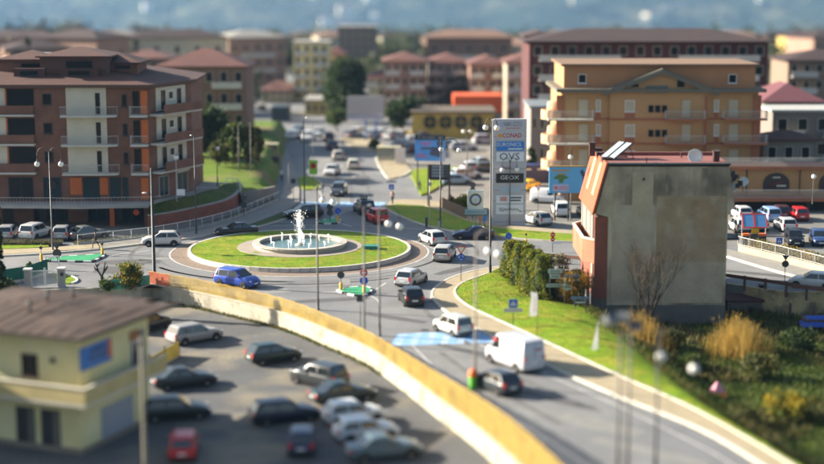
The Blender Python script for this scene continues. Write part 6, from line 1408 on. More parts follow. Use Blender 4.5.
# small dark notice van cupboard behind left island etc: bus shelters
def shelter(px, py, label, rz=0.0, poster=True, w=3.0):
    b = G(px, py, .1); T = thing('bus_shelter', label, 'bus shelter', b, rz)
    m = MB(); m.box((0, 0, 2.45), (w + .3, 1.7, .14)); m.build('roof', M('shelter_cream', (.5, .46, .3), .6), T, rel=False)
    m = MB(); m.box((0, .75, 1.3), (w, .04, 1.9)); m.build('back_glass', M('shelter_glass', (.3, .33, .3), .15, alpha=.55), T, rel=False)
    for x in (-w / 2, w / 2):
        for y in (-.7, .75): m = MB(); m.box((x, y, 1.2), (.08, .08, 2.4)); m.build('post', M('shelter_post', (.42, .46, .1), .6), T, rel=False)
    m = MB(); m.box((0, .5, .48), (w - .6, .35, .06)); m.box((-w / 3, .5, .22), (.08, .3, .45)); m.box((w / 3, .5, .22), (.08, .3, .45)); m.build('seat', wood_m, T, rel=False)
    if poster:
        m = MB(); m.box((w / 2 + .05, -.9, 1.3), (1.5, .16, 2.2)); q = m.build('poster_case', P('poster_white', (.8, .76, .76), .4), T, rel=False)
        m = MB(); m.bar((w / 2 - .1, -.99, 1.5), (w / 2 + .35, -.99, 1.8), .2, .012); m.bar((w / 2 - .3, -.99, 1.0), (w / 2 - .25, -.99, 1.5), .1, .012); m.build('red_print', sign_red, q, rel=False)
        m = MB(); m.bar((w / 2 - .2, -.992, .7), (w / 2 + .2, -.992, .6), .14, .012); m.bar((w / 2 + .2, -.992, .6), (w / 2 + .45, -.992, .95), .14, .012); m.bar((w / 2 - .42, -.992, 1.0), (w / 2 - .2, -.992, .75), .1, .012); m.build('dark_print', dk_t, q, rel=False)
    return T
shelter(389, 163.5, 'bus shelter with white poster case on the right pavement', w=3.2)
shelter(271, 160, 'small cream shelter on the left pavement by the park', w=2.0, poster=False)
# little kiosk panel under the left shelter
b = G(275, 170, .1); T = thing('notice_board', 'dark notice board on posts beside the left path', 'sign', b); m = MB(); m.box((0, 0, 1.5), (1.2, .08, .9)); m.build('board', sign_back, T, rel=False)
for x in (-.5, .5): m = MB(); m.box((x, .06, .95), (.08, .08, 1.9)); m.build('post', dark_m, T, rel=False)
# recycling shelter with blue solar roof
b = G(753.5, 246); T = thing('recycling_shelter', 'recycling shelter with tilted blue solar roof in red frame', 'shelter', b, R(-2))
for k in (-1, 1):
    m = MB(); m.box((0, 0, 0), (1.12, 1.5, .06)); o = m.build('solar_panel', P('solar_blue', (.1, .27, .52), .25, var=.1, scale=2), T, rel=False, loc=(k * .62, 0, 2.6)); o.rotation_euler = (R(52), 0, 0)
    m = MB(); m.box((-.57, 0, 0), (.09, 1.6, .1)); m.box((.57, 0, 0), (.09, 1.6, .1)); m.box((0, .77, 0), (1.05, .09, .1)); m.box((0, -.77, 0), (1.05, .09, .1)); m.build('frame', P('frame_red', (.6, .05, .03), .5), o, rel=False)
for x in (-1.2, 1.2): m = MB(); m.box((x, .1, 1.3), (.1, .1, 2.7)); m.build('post', rail_m, T, rel=False)
for x, c_ in ((-.85, (.75, .16, .03)), (0, (.05, .05, .055)), (.85, (.7, .15, .03))):
    m = MB(); m.box((x, -.1, .55), (.68, .6, 1.1)); m.build('bin', P('bin_dark', (.06, .06, .065), .6), T, rel=False); m = MB(); m.box((x, -.1, 1.2), (.72, .64, .22)); m.build('bin_lid', P('lid_%d' % int(x * 10 + 20), c_, .5), T, rel=False)
m = MB(); m.box((.1, -.15, 1.75), (.75, .08, .9)); m.build('yellow_panel', P('panel_yellow', (.65, .42, .02), .5), T, rel=False)
# directional plates cluster by the hedge
dsp = [(548, 562, 269, 273, 'top pale arrow plate'), (549.5, 560, 274, 278.5, ''), (546, 563, 283.5, 287, ''), (564, 581, 274.5, 277.5, 'b'), (565, 571, 278, 282, ''), (571.5, 580, 279, 281.5, ''), (563.5, 572, 284, 290, ''), (571, 589, 296.5, 299.5, 'b'), (573, 588, 300.5, 304, 'd')]
for gi, (grp, pxs, lb) in enumerate(((dsp[:3], (555, 304), 'left cluster of pale direction plates before the hedge'), (dsp[3:7], (570, 306), 'middle cluster of direction plates before the orange shrub'), (dsp[7:], (580, 311), 'low dark and blue direction plates at the brick flank'))):
    b = G(*pxs); T = thing('direction_sign', lb, 'direction sign', b); 
    for (a0, a1, y0, y1, k) in grp:
        x0, x1 = XP(a0, b.y, 2) - b.x, XP(a1, b.y, 2) - b.x; z0_, z1_ = ZP(y1, b.y), ZP(y0, b.y); m = MB(); m.box(((x0 + x1) / 2, -.06, (z0_ + z1_) / 2), (x1 - x0, .03, z1_ - z0_)); q = m.build('direction_plate', P('plate_pale', (.34, .42, .42), .5) if k in ('', 'top pale arrow plate') else (P('plate_blue', (.1, .17, .3), .5) if k == 'b' else P('plate_dark', (.05, .06, .07), .5)), T, rel=False)
        m = MB(); m.box(((x0 + x1) / 2, -.078, (z0_ + z1_) / 2), ((x1 - x0) * .7, .008, (z1_ - z0_) * .25)); m.build('print_bar', P('plate_print', (.12, .15, .17), .5) if k != 'd' else sign_white, q, rel=False)
    for x in (-.45, .45): m = MB(); m.tube([(x, 0, -.2), (x, 0, ZP(min(g[2] for g in grp), b.y))], .04, 6); m.build('post', pole_m, T, rel=False)
# ------------------------------------------------------------------ plants
def leaf_quad(m, c, s, rnd, up=.3):
    a = Vector((rnd.gauss(0, 1), rnd.gauss(0, 1), rnd.gauss(0, 1) * (1 - up))).normalized(); b = a.orthogonal().normalized(); b = (Matrix.Rotation(rnd.random() * 6.28, 3, a) @ b); t = a.cross(b)
    m.add([c + b * s, c + t * s * .55, c - b * s, c - t * s * .55], [(0, 1, 2, 3)])
CROWNS = {}
def crown_mesh(key, rx, rz_, n, leaf, mat, seed, shape='round', clumps=26):
    """leaves in uneven clumps through a unit crown volume; centre at the crown's middle"""
    k = (key,)
    if k in CROWNS: return CROWNS[k]
    rnd = random.Random(seed); m = MB(); cs = []
    for i in range(clumps):
        while True:
            v = Vector((rnd.uniform(-1, 1), rnd.uniform(-1, 1), rnd.uniform(-1, 1)))
            if .25 < v.length < 1: break
        if shape == 'cone':
            zz = rnd.uniform(-1, .95); r = (1 - (zz + 1) / 2) ** .8; a = rnd.random() * 6.28; q = rnd.uniform(.45, 1.0); v = Vector((math.cos(a) * r * q, math.sin(a) * r * q, zz))
        v = v * (.92 if shape != 'cone' else 1); cs.append((Vector((v.x * rx * .85, v.y * rx * .85, v.z * rz_ * .85)), rnd.uniform(.24, .42) * (1 if shape != 'cone' else .75)))
    for i in range(n):
        c, s = rnd.choice(cs); d = Vector((rnd.gauss(0, .5), rnd.gauss(0, .5), rnd.gauss(0, .42))); d = d if d.length < 1.3 else d.normalized() * 1.3
        leaf_quad(m, c + Vector((d.x * rx, d.y * rx, d.z * rx)) * s, leaf * rnd.uniform(.6, 1.3), rnd)
    CROWNS[k] = m.mesh('crown', mat); return CROWNS[k]
TRUNKS = {}
def trunk_mesh(key, h, r, spread, seed, limbs=6, mat=None):
    if key in TRUNKS: return TRUNKS[key]
    rnd = random.Random(seed); m = MB(); p = [Vector((0, 0, 0))]
    for k in range(1, 6): p.append(Vector((rnd.gauss(0, .05) * h / 5, rnd.gauss(0, .05) * h / 5, h * k / 5)))
    m.tube(p, [r * (1.15 - .16 * k) for k in range(6)], 8)
    for i in range(limbs):
        a = 2 * math.pi * i / limbs + rnd.random(); s = p[2].lerp(p[5], rnd.random()); e = s + Vector((math.cos(a), math.sin(a), rnd.uniform(.5, 1.1))) * spread * rnd.uniform(.6, 1)
        q = s.lerp(e, .5) + Vector((0, 0, -.1 * spread)); m.tube([s, q, e], [r * .45, r * .3, r * .1], 6)
    TRUNKS[key] = m.mesh('trunk', mat or bark_m); return TRUNKS[key]
def tree(px, py, ytop, wpx, label, mat, key, z=0.0, shape='round', leaf=.28, n=2600, clear=.28, name='tree', cat='tree', group=None, Y=None, trunk=True, seed=None, clumps=26):
    b = G(px, py, z) if Y is None else Vector((XP(px, Y), Y, z)); zt = ZP(ytop, b.y); h = zt - z; w = wpx / FPX * (b.y * math.cos(PITCH) + 4.2)
    T = thing(name, label, cat, b, random.random() * 6.28, group); ch = h * (1 - clear); seed = seed or hash(key) % 1000
    me = crown_mesh((key, shape), w / 2, ch / 2, n, leaf, mat, seed, shape, clumps); o = link('crown', me, T, rel=False, loc=(0, 0, h - ch / 2))
    if trunk: link('trunk', trunk_mesh((key, 't'), h * .8, max(.06, w * .035), w * .35, seed), T, rel=False)
    return T
tree(212, 160, 103, 46, 'large dark tree at the left of the park', leaf_dark, 'pk1', z=2.2, n=6500, clear=.1, clumps=40, leaf=.32, seed=3)
tree(200, 158, 128, 30, 'brownish olive tree beside the large dark tree', leaf_olive, 'pk2', z=2.2, n=3600, clear=.1, clumps=36, seed=4)
tree(234, 163, 118, 30, 'tall green tree in the middle of the park', leaf_mid, 'pk3', z=2.2, n=4600, clear=.1, clumps=36, seed=5)
tree(252, 166, 120, 24, 'yellow green tree nearest the avenue pavement', leaf_olive, 'pk4', z=1.8, n=3600, clear=.1, clumps=36, seed=6)
tree(219, 166, 139, 20, 'low rounded shrub on the left park lawn', leaf_olive, 'pk5', z=2.3, n=1400, leaf=.2, clear=.1, seed=7, name='shrub', cat='shrub')
for k, (x, y, tp_, w, lb) in enumerate(((226, 165, 141, 9, 'small pointed cypress leftmost on the park lawn'), (233, 166, 140, 9, 'small pointed cypress second on the park lawn'), (240, 167, 138, 11, 'pointed cypress in the middle of the park row'), (247, 167, 139, 10, 'pointed cypress right of the middle in the park row'), (256, 168, 137, 11, 'tallest pointed cypress at the path end of the row'))):
    tree(x, y, tp_, w, lb, leaf_mid if k % 2 else leaf_olive, 'cy%d' % (k % 2), z=2.1, shape='cone', n=900, leaf=.15, clear=.05, seed=20 + k, name='cypress')
tree(345, 0, 53, 47, 'big dark rounded tree at the head of the avenue', leaf_dark, 'cone1', Y=285, n=9000, leaf=.42, clear=.04, seed=31, clumps=70)
tree(402, 0, 92, 34, 'dark round tree left of the yellow hall', leaf_dark, 'dk1', Y=262, n=2600, leaf=.4, clear=.15, seed=32)
tree(420, 0, 95, 22, 'dark tree behind the yellow hall corner', leaf_dark, 'dk2', Y=272, n=1800, leaf=.4, clear=.15, seed=33)
tree(337, 132, 108, 24, 'light green young tree on the avenue right side', leaf_mid, 'lg1', n=1800, leaf=.25, seed=34)
tree(374, 150, 137, 13, 'small round bush by the far lot corner', leaf_mid, 'sb1', n=700, leaf=.18, clear=.05, seed=35, name='bush', cat='bush', trunk=False)
tree(531, 172, 146, 16, 'dark pointed shrub behind the totem edge', leaf_dark, 'sb2', n=900, leaf=.22, clear=.05, seed=36, name='shrub', cat='shrub', shape='cone')
tree(463, 212, 194, 20, 'yellow green bush behind the board fence', leaf_hedge, 'bs1', n=1500, leaf=.13, clear=.02, seed=37, name='bush', cat='bush', trunk=False)
tree(452, 207, 194, 12, 'brown dry bush beside the directory board', leafmat('leaf_brown', (.07, .05, .035), (.1, .08, .05)), 'bs2', n=700, leaf=.13, clear=.02, seed=38, name='bush', cat='bush', trunk=False)
tree(130, 290, 261, 32, 'yellow green shrub at the car park corner by the net fence', leaf_yellow, 'ysh', n=3200, leaf=.12, clear=.02, seed=39, name='shrub', cat='shrub', z=-.2)
tree(106, 291, 279, 18, 'low green bush at the foot of the pollarded tree', leaf_mid, 'lb1', n=900, leaf=.11, clear=.02, seed=40, name='bush', cat='bush', trunk=False)
tree(-1, 304, 150, 17, 'dark cypress cut by the left edge of the picture', leaf_dark, 'cyp', shape='cone', n=9000, leaf=.16, clear=.01, seed=41, name='cypress', z=-.8, clumps=160)
tree(8, 297, 279, 22, 'dark shrub at the left picture edge behind the roof', leaf_dark, 'ds1', n=1500, leaf=.12, clear=.02, seed=42, name='shrub', cat='shrub', trunk=False, z=-.6)
tree(30, 269, 261, 7, 'tiny round bush beside the green net', leaf_mid, 'tb1', n=400, leaf=.09, clear=.02, seed=43, name='bush', cat='bush', trunk=False)
tree(562, 279, 250, 20, 'thin silvery olive tree behind the hedge', leafmat('leaf_silver', (.16, .16, .09), (.24, .22, .12)), 'olv', n=1300, leaf=.08, clear=.15, seed=44)
tree(575, 304, 266, 36, 'rounded shrub covered in orange berries beside the brick flank', leaf_orange, 'orb', n=5200, leaf=.085, clear=.02, seed=45, name='shrub', cat='shrub', clumps=40)
tree(527, 262, 239, 14, 'spindly yellow leaved sapling behind the hedge', leaf_yellow, 'sap', n=240, leaf=.08, clear=.2, seed=46, name='sapling')
# clipped hedge of four conifers
for k, (x, y, tp_, w, lb) in enumerate(((513, 279, 240, 22, 'tall hedge conifer at the pavement tip'), (523, 287, 243, 24, 'second hedge conifer from the pavement tip'), (533, 295, 249, 24, 'third hedge conifer from the pavement tip'), (543, 301, 254, 22, 'hedge conifer nearest the direction plates'), (519, 273, 241, 22, 'hedge conifer behind the first at the pavement tip'))):
    b = G(x, y); h = ZP(tp_, b.y); wm = w / 9.2; T = thing('hedge_conifer', lb, 'hedge', b, k, 'clipped hedge conifers'); rnd = random.Random(60 + k); m = MB()
    for i in range(5600):
        zz = rnd.random(); a = rnd.random() * 6.283; r = wm / 2 * (1.05 - .5 * zz ** 2.5) * (rnd.random() ** .35) * (1 + .14 * math.sin(a * 5 + zz * 7 + k) + .1 * math.sin(zz * 19 + a * 3)); leaf_quad(m, Vector((r * math.cos(a), r * math.sin(a), .05 + zz * (h - .1))), rnd.uniform(.06, .13), rnd, .1)
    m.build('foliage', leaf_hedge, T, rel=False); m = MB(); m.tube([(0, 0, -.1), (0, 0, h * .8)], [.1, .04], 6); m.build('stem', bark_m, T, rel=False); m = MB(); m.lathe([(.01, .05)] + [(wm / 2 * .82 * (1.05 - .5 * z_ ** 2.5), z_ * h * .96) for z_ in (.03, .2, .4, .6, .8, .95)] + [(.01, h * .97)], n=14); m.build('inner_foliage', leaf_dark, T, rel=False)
# bare tree in front of the gable
def bare_tree(px, py, ytop, z, label, spread, name='bare_tree', seed=7, depth=5, r0=.09, n0=5):
    b = G(px, py, z); h = ZP(ytop, b.y) - z; T = thing(name, label, 'tree', b); rnd = random.Random(seed); tm_ = MB(); bm_ = MB()
    def grow(p, d, L, r, k):
        mid = p + d * L * .5 + Vector((rnd.gauss(0, .03), rnd.gauss(0, .03), 0)) * L; e = p + d * L; (tm_ if k > depth - 2 else bm_).tube([p, mid, e], [r, r * .85, r * .65], 5, cap=False)
        if k == 0: return
        for i in range(rnd.choice((2, 3, 3))):
            nd = (d + Vector((rnd.gauss(0, spread), rnd.gauss(0, spread), rnd.uniform(-.05, .35)))).normalized(); grow(p + d * L * rnd.uniform(.55, 1), nd, L * rnd.uniform(.6, .82), r * .58, k - 1)
    for i in range(n0):
        a = 6.283 * i / n0; grow(Vector((.12 * math.cos(a), .12 * math.sin(a), -.1)), Vector((.26 * math.cos(a), .26 * math.sin(a), 1)).normalized(), h * .34, r0, depth)
    tm_.build('trunk', bark_m, T, rel=False); bm_.build('branches', twig_m, T, rel=False)
bare_tree(648, 327, 222, FZ, 'leafless grey tree spreading before the gable wall', .26, depth=4, n0=9, r0=.055)
b = G(102, 289, -.1); T = thing('pollarded_tree', 'dark pollarded bare tree with three stubs beyond the brown roof', 'tree', b); m = MB()
m.tube([(0, 0, 0), (.05, 0, .8), (0, 0, 1.2)], [.2, .16, .14], 8); m.build('trunk', P('dark_bark', (.02, .016, .014), .9), T, rel=False); m = MB()
for q in ([(0, 0, 1.1), (-.25, .1, 1.5), (-.5, 0, 2.3)], [(0, 0, 1.1), (.2, 0, 1.5), (.35, .1, 2.4)], [(-.3, .1, 1.6), (-.55, 0, 1.8), (-.6, 0, 2.0)], [(.2, 0, 1.5), (.5, 0, 1.9), (.55, 0, 2.1)], [(-.4, .05, 2.0), (-.2, .1, 2.25)]): m.tube(q, [.1, .08, .05][:len(q)], 6)
m.build('stub_branches', P('dark_bark'), T, rel=False)
# reeds
def reeds(px0, px1, py, hmax, n, label, z, seed):
    a, c = G(px0, py, z), G(px1, py, z); rnd = random.Random(seed); T = thing('reed_clump', label, 'reeds', (a + c) / 2); m = MB(); p0 = (a + c) / 2
    for i in range(n):
        t = rnd.gauss(.5, .22); t = min(max(t, 0), 1); x = a.x + (c.x - a.x) * t - p0.x; y = rnd.gauss(0, 1.3); h = hmax * rnd.uniform(.55, 1) * (1 - 1.1 * abs(t - .5)); ln = Vector((rnd.gauss(0, .12), rnd.gauss(0, .12), 1)).normalized(); w = rnd.uniform(.008, .018); s = Vector((math.cos(i), math.sin(i), 0)) * w; b0 = Vector((x, y, -.15)); mid = b0 + ln * h * .6; e = b0 + ln * h + Vector((rnd.gauss(0, .12), rnd.gauss(0, .12), 0)) * h * .4
        m.add([b0 - s, b0 + s, mid + s, mid - s, e], [(0, 1, 2, 3), (3, 2, 4)])
        for q in range(5):
            tt = rnd.uniform(.4, .98); c0 = b0.lerp(mid, tt / .6) if tt < .6 else mid.lerp(e, (tt - .6) / .4); d = Vector((rnd.gauss(0, 1), rnd.gauss(0, 1), rnd.uniform(-.2, .9))).normalized() * rnd.uniform(.18, .4); m.add([c0, c0 + d * .5 + s * 1.5, c0 + d, c0 + d * .5 - s * 1.5], [(0, 1, 2, 3)])
    m.build('blades', reed_m, T, rel=False)
reeds(606, 672, 354, 4.0, 900, 'dry yellow reed clump left of the gable wall foot', FZ, 3)
reeds(704, 772, 356, 3.8, 1000, 'dry yellow reed clump at the right gable foot', FZ, 4)
for k, (x, y, tp_, w, lb) in enumerate(((672, 350, 330, 26, 'olive bush between the two reed clumps'), (690, 372, 354, 30, 'low green bush behind the play tent'), (760, 380, 352, 44, 'broad olive bush in the middle of the field'), (800, 352, 328, 40, 'dark bush below the blue tarpaulin'), (790, 420, 388, 52, 'wide yellow green bush near the lower right corner'), (740, 430, 404, 40, 'low olive bush at the lower field edge'), (648, 352, 332, 20, 'small green bush beside the left reed clump'))):
    tree(x, y, tp_, w, lb, (leaf_olive, leaf_mid, leaf_olive, leaf_dark, leaf_yellow, leaf_olive, leaf_mid)[k], 'fb%d' % k, z=FZ, n=1800, leaf=.14, clear=.02, seed=80 + k, name='field_bush', cat='bush', trunk=False, clumps=30)
# weeds and tufts as uncountable stuff
def tufts(name, pts, hr, mat, seed, bl=5, label=None):
    rnd = random.Random(seed); m = MB()
    for p in pts:
        for k in range(bl):
            h = rnd.uniform(*hr); a = rnd.random() * 6.283; d = Vector((math.cos(a), math.sin(a), 0)); s = Vector((-d.y, d.x, 0)) * h * .09; b0 = p + d * rnd.uniform(0, .06); e = b0 + d * h * rnd.uniform(.15, .6) + Vector((0, 0, h)); m.add([b0 - s, b0 + s, e], [(0, 1, 2)])
    return tag(m.build(name, mat), label, kind='stuff')
rows = VERGE; rnd = random.Random(9); pts = []
for i in range(9000):
    a = rnd.random(); q = rnd.random(); i0 = int(a * (len(VERGE[0]) - 2)); k = q * (len(VERGE) - 1.01); k0_ = int(k); p = VERGE[k0_][i0].lerp(VERGE[k0_ + 1][i0 + 1], k - k0_) if rnd.random() < .5 else VERGE[k0_][i0].lerp(VERGE[k0_ + 1][i0], k - k0_).lerp(VERGE[k0_][i0 + 1].lerp(VERGE[k0_ + 1][i0 + 1], k - k0_), rnd.random()); pts.append(p - Vector((0, 0, .01)))
pe = []
for i in range(2600):
    j_ = rnd.randrange(30, len(GI) - 2); p = rows[-1][j_].lerp(rows[-1][j_ + 1], rnd.random()); g_ = rnd.gauss(0, .55); w = min(max(g_ / 4.0, 0), 1); pe.append(Vector((p.x + g_, p.y, p.z * (1 - w) + FZ * w - .03)))
tufts('edge_weeds', pe, (.12, .5), leafmat('edge_green', (.07, .11, .014), (.15, .12, .03)), 11, 5)
tg = leafmat('tuft_green', (.10, .16, .012), (.15, .17, .02), .4)
tufts('verge_grass', pts, (.05, .13), tg, 1, 4)
pts = []
for i in range(9000):
    r = math.sqrt(rnd.uniform(6.3 ** 2, 10.7 ** 2)); a = rnd.random() * 6.283; pts.append(RC + Vector((r * math.cos(a), r * math.sin(a), isl_z(r) - .02)))
tufts('lawn_grass', pts, (.04, .09), tg, 2, 4)
pts = []; pts2 = []; pts3 = []
for i in range(22000):
    y = rnd.uniform(52, 131); e = min(edge, key=lambda q: abs(q.y - y)); x = e.x + .5 + (44 - e.x) * rnd.random(); w = min((x - e.x) / 4.0, 1); p = Vector((x, y, e.z * (1 - w) + field_z(x, y) * w - .02))
    v = noise.noise(Vector((x * .12, y * .12, 4))); (pts if v > -.05 else pts2 if v > -.3 else pts3).append(p)
tufts('field_grass', pts, (.15, .5), leafmat('field_green', (.055, .095, .012), (.1, .125, .018)), 3, 5)
tufts('field_weeds', pts2, (.2, .7), leafmat('field_straw', (.12, .1, .03), (.075, .085, .02)), 4, 5)
tufts('field_dry_weeds', pts3, (.15, .55), leafmat('field_rust', (.09, .065, .022), (.055, .06, .016)), 5, 5)
pts = [G(*p) for p in ()]
for i in range(1500):
    t = rnd.random(); p = WL[int(t * 60)].lerp(WL[int(t * 60) + 1], rnd.random()); pts.append(Vector((p.x, p.y, CPZ)) + Vector((rnd.gauss(0, .12), -abs(rnd.gauss(.05, .25)) - .3, 0)) + (WL[1] - WL[0]) * 0)
tufts('wall_foot_weeds', [p + Vector((-.25, -.05, 0)) for p in pts], (.06, .3), leafmat('weed_green', (.07, .1, .02), (.14, .12, .03)), 6, 3)
# plants along the ramp railing and forecourt
RP = offset_line(RL, .5); pts = []
for i in range(900):
    j = rnd.randrange(len(RP) - 1); p = RP[j].lerp(RP[j + 1], rnd.random()); pts.append(p + Vector((rnd.gauss(0, .15), rnd.gauss(0, .15), .1)))
tufts('railing_plants', pts, (.15, .45), leafmat('rail_plants', (.07, .085, .04), (.14, .13, .06)), 7, 5)
pts = [G(rnd.uniform(0, 62), rnd.uniform(242.5, 245.5), .1) for i in range(800)]
tufts('forecourt_plants', pts, (.2, .5), leafmat('fore_plants', (.06, .07, .03), (.14, .12, .07)), 8, 5)
# flower hedge behind the right fence
m = MB(); rnd = random.Random(77)
T = thing('flower_hedge', 'low hedge with yellow and rust flowers behind the right fence', 'hedge', G(795, 258))
A, C_ = G(752, 247.5), G(850, 271)
for i in range(4200):
    t = rnd.random(); p = A.lerp(C_, t) - T.location + Vector((rnd.gauss(0, .4), rnd.gauss(0, .6), rnd.uniform(.0, 1.0))); leaf_quad(m, p, rnd.uniform(.05, .12), rnd)
m.build('foliage', leafmat('flower_leaf', (.07, .09, .015), (.32, .2, .02)), T, rel=False)
# far woods and town trees: masses nobody could count
def mass(name, spots, mat, seed, nl=46):
    rnd = random.Random(seed); m = MB()
    for (x, y, z, r, h) in spots:
        for i in range(nl):
            v = Vector((rnd.gauss(0, .45), rnd.gauss(0, .45), rnd.gauss(0, .4))); leaf_quad(m, Vector((x + v.x * r, y + v.y * r, z + h * .55 + v.z * h * .55)), r * rnd.uniform(.14, .34), rnd)
    return tag(m.build(name, mat), kind='stuff')
rnd = random.Random(12); sp = []
for i in range(230):
    y = rnd.uniform(270, 640); x = rnd.uniform(-.42 * y, -.17 * y); sp.append((x, y, ground_z(x, y), rnd.uniform(3, 6), rnd.uniform(7, 12)))
mass('bare_wood', sp, woods_m, 1)
sp = []
for i in range(620):
    y = rnd.uniform(300, 650); x = rnd.uniform(-.18 * y, .42 * y)
    if abs(x - XP(300, y)) < 11 and y < 420: continue
    sp.append((x, y, ground_z(x, y), rnd.uniform(2.5, 5), rnd.uniform(5, 9)))
mass('town_trees', sp, leafmat('far_leaf', (.045, .06, .025), (.07, .075, .035)), 2)
sp = []
for i in range(1200):
    y = rnd.uniform(4600, 6200); x = rnd.uniform(-.34 * y, .34 * y); sp.append((x, y, ground_z(x, y), rnd.uniform(20, 55), rnd.uniform(14, 26)))
mass('hillside_trees', sp, leafmat('hill_leaf', (.03, .045, .02), (.06, .06, .03)), 3, 14)

# ------------------------------------------------------------------ fences, rails, gates
FL = spline([G(*p) for p in ((441, 207.5), (448, 211), (457, 215.5), (467, 220))], 8)
T = thing('board_fence', 'brown upright board fence curving beside the path', 'fence', FL[0])
for i, p in enumerate(resample(FL, .24)):
    m = MB(); m.box((0, 0, .65 + .02 * (i % 3)), (.19, .04, 1.3)); o = m.build('board', M('fence_board', (.12, .075, .05), .85, var=.2, scale=2) if i % 3 else M('fence_board_pale', (.2, .14, .09), .85, var=.2), T); o.location += p; t = FL[-1] - FL[0]; o.rotation_euler = (0, 0, math.atan2(t.y, t.x))
def guardrail(line, label, h=.95, step=2.0, mat=None):
    T = thing('guard_rail', label, 'guard rail', line[0])
    for p in resample(line, step): m = MB(); m.box(tuple(p + Vector((0, 0, h / 2 - .2))), (.2, .2, h + .4)); m.build('post', mat or M('rail_post', (.1, .065, .05), .85, var=.2), T)
    for z0_, z1_ in ((h - .32, h - .02),):
        m = MB(); wallstrip(m, [p + Vector((0, -.14, 0)) for p in line], .08, z0_, z1_); m.build('rail', M('rail_wood', (.12, .05, .035), .8, var=.15, scale=1.5), T)
    return T
guardrail([G(*p) for p in ((724, 283.5), (760, 288.5), (790, 293), (830, 300))], 'brown timber guard rail along the right road above the stone wall')
guardrail([G(*p) for p in ((543, 262), (566, 264), (592, 267))], 'dark timber guard rail left of the orange balcony', h=.9)
a, c = G(790, 313, -1.6), G(850, 318, -1.6)
guardrail([Vector((p.x, p.y, -1.7)) + Vector((0, 0, 0)) for p in (a, c)], 'low dark timber rail on the field edge at the right')
for o in list(bpy.data.objects):
    if o.get('label', '').startswith('low dark timber rail'):
        for ch in o.children: ch.location.z += 0.0
        o.location.z = -1.7
RWL = [Vector((p.x, p.y - .25, 0)) for p in [G(724, 282.5), G(760, 288.5), G(790, 292), Vector((120, 132, 0))]]
T = thing('stone_wall', 'stained ochre retaining wall below the brown guard rail', 'wall', RWL[0] + Vector((0, 0, -2.4)))
m = MB(); wallstrip(m, RWL, .3, -2.8, .03); m.build('wall_face', M('ochre_wall', (.42, .33, .17), .9, var=.25, scale=.6, fine=.15, col2=(.2, .16, .1), c2s=.9, c2t=(.5, .65)), T)
# low wall with railing on the far side of the right road
FW = [G(*p) for p in ((738, 251), (742, 252.5), (780, 261.5), (824, 273), (870, 285))]
T = thing('railing_wall', 'beige low wall with pale railing before the flower hedge', 'wall', FW[0])
m = MB(); wallstrip(m, FW, .3, -.05, .62); m.build('wall_face', M('beige_wall', (.5, .4, .22), .85, var=.15, scale=.7), T)
m = MB()
for a, c in zip(FW, FW[1:]):
    m.bar(a + Vector((0, .1, 1.5)), c + Vector((0, .1, 1.5)), .06); m.bar(a + Vector((0, .1, .75)), c + Vector((0, .1, .75)), .04)
m.build('rail', rail_m, T)
m = MB()
for p in resample(FW, .16): m.bar(p + Vector((0, .1, .62)), p + Vector((0, .1, 1.48)), .02)
tag(m.build('bars', rail_m, T), kind='stuff')
for p in resample(FW, 1.9): m = MB(); m.box(tuple(p + Vector((0, .1, 1.05))), (.08, .08, 1.0)); m.build('post', rail_m, T)
# gate with pillars, green net, white bars at the left
gp = [G(28.5, 288), G(62, 287)]
for k, p in enumerate(gp):
    T = thing('gate_pillar', 'square grey gate pillar left of the white gate' if k == 0 else 'square grey gate pillar right of the white gate, with a letter box', 'pillar', p)
    m = MB(); m.box((0, 0, .75), (.55, .55, 1.7)); m.build('shaft', concrete, T, rel=False); m = MB(); m.box((0, 0, 1.68), (.7, .7, .14)); m.build('cap', kerb_white, T, rel=False)
    if k: m = MB(); m.box((.1, -.3, 1.2), (.25, .12, .3)); m.build('letter_box', dark_m, T, rel=False)
T = thing('gate', 'white barred double gate between the two grey pillars', 'gate', (gp[0] + gp[1]) / 2)
u = (gp[1] - gp[0]); 
for t0, t1 in ((.11, .48), (.52, .88)):
    a, c = gp[0] + u * t0, gp[0] + u * t1; m = MB(); m.bar(a + Vector((0, 0, .15)), c + Vector((0, 0, .15)), .06); m.bar(a + Vector((0, 0, 1.5)), c + Vector((0, 0, 1.5)), .06); m.bar(a + Vector((0, 0, .1)), a + Vector((0, 0, 1.75)), .07); m.bar(c + Vector((0, 0, .1)), c + Vector((0, 0, 1.75)), .07)
    for k in range(1, 9): p = a.lerp(c, k / 9); m.bar(p + Vector((0, 0, .15)), p + Vector((0, 0, 1.5)), .03)
    m.build('gate_leaf', white_m, T)
p2 = G(53, 270); T = thing('portal_frame', 'thin white gate frame on the far side of the gate', 'gate', p2); m = MB(); m.bar((-.6, 0, 0), (-.6, 0, 1.3), .08); m.bar((.6, 0, 0), (.6, 0, 1.3), .08); m.bar((-.6, 0, 1.3), (.6, 0, 1.3), .08); m.build('frame', white_m, T, rel=False); m = MB()
for k in range(6): m.bar((-.5 + .2 * k, 0, .1), (-.5 + .2 * k, 0, 1.25), .025)
m.build('bars', white_m, T, rel=False)
gl = [G(-10, 287), G(4, 284.5), G(27, 281), G(48, 273.5)]; T = thing('net_fence', 'dark green shade net fence left of the gate', 'fence', gl[0])
m = MB(); wallstrip(m, gl, .03, .25, 1.35); m.build('netting', M('green_net', (.012, .13, .1), .8, var=.2, scale=1.5, trans=.3), T); m = MB(); wallstrip(m, gl, .2, -.1, .25); m.build('plinth', concrete, T)
for p in resample(gl, 1.6): m = MB(); m.tube([p, p + Vector((0, 0, 1.45))], .03, 6); m.build('post', pole_dk, T)
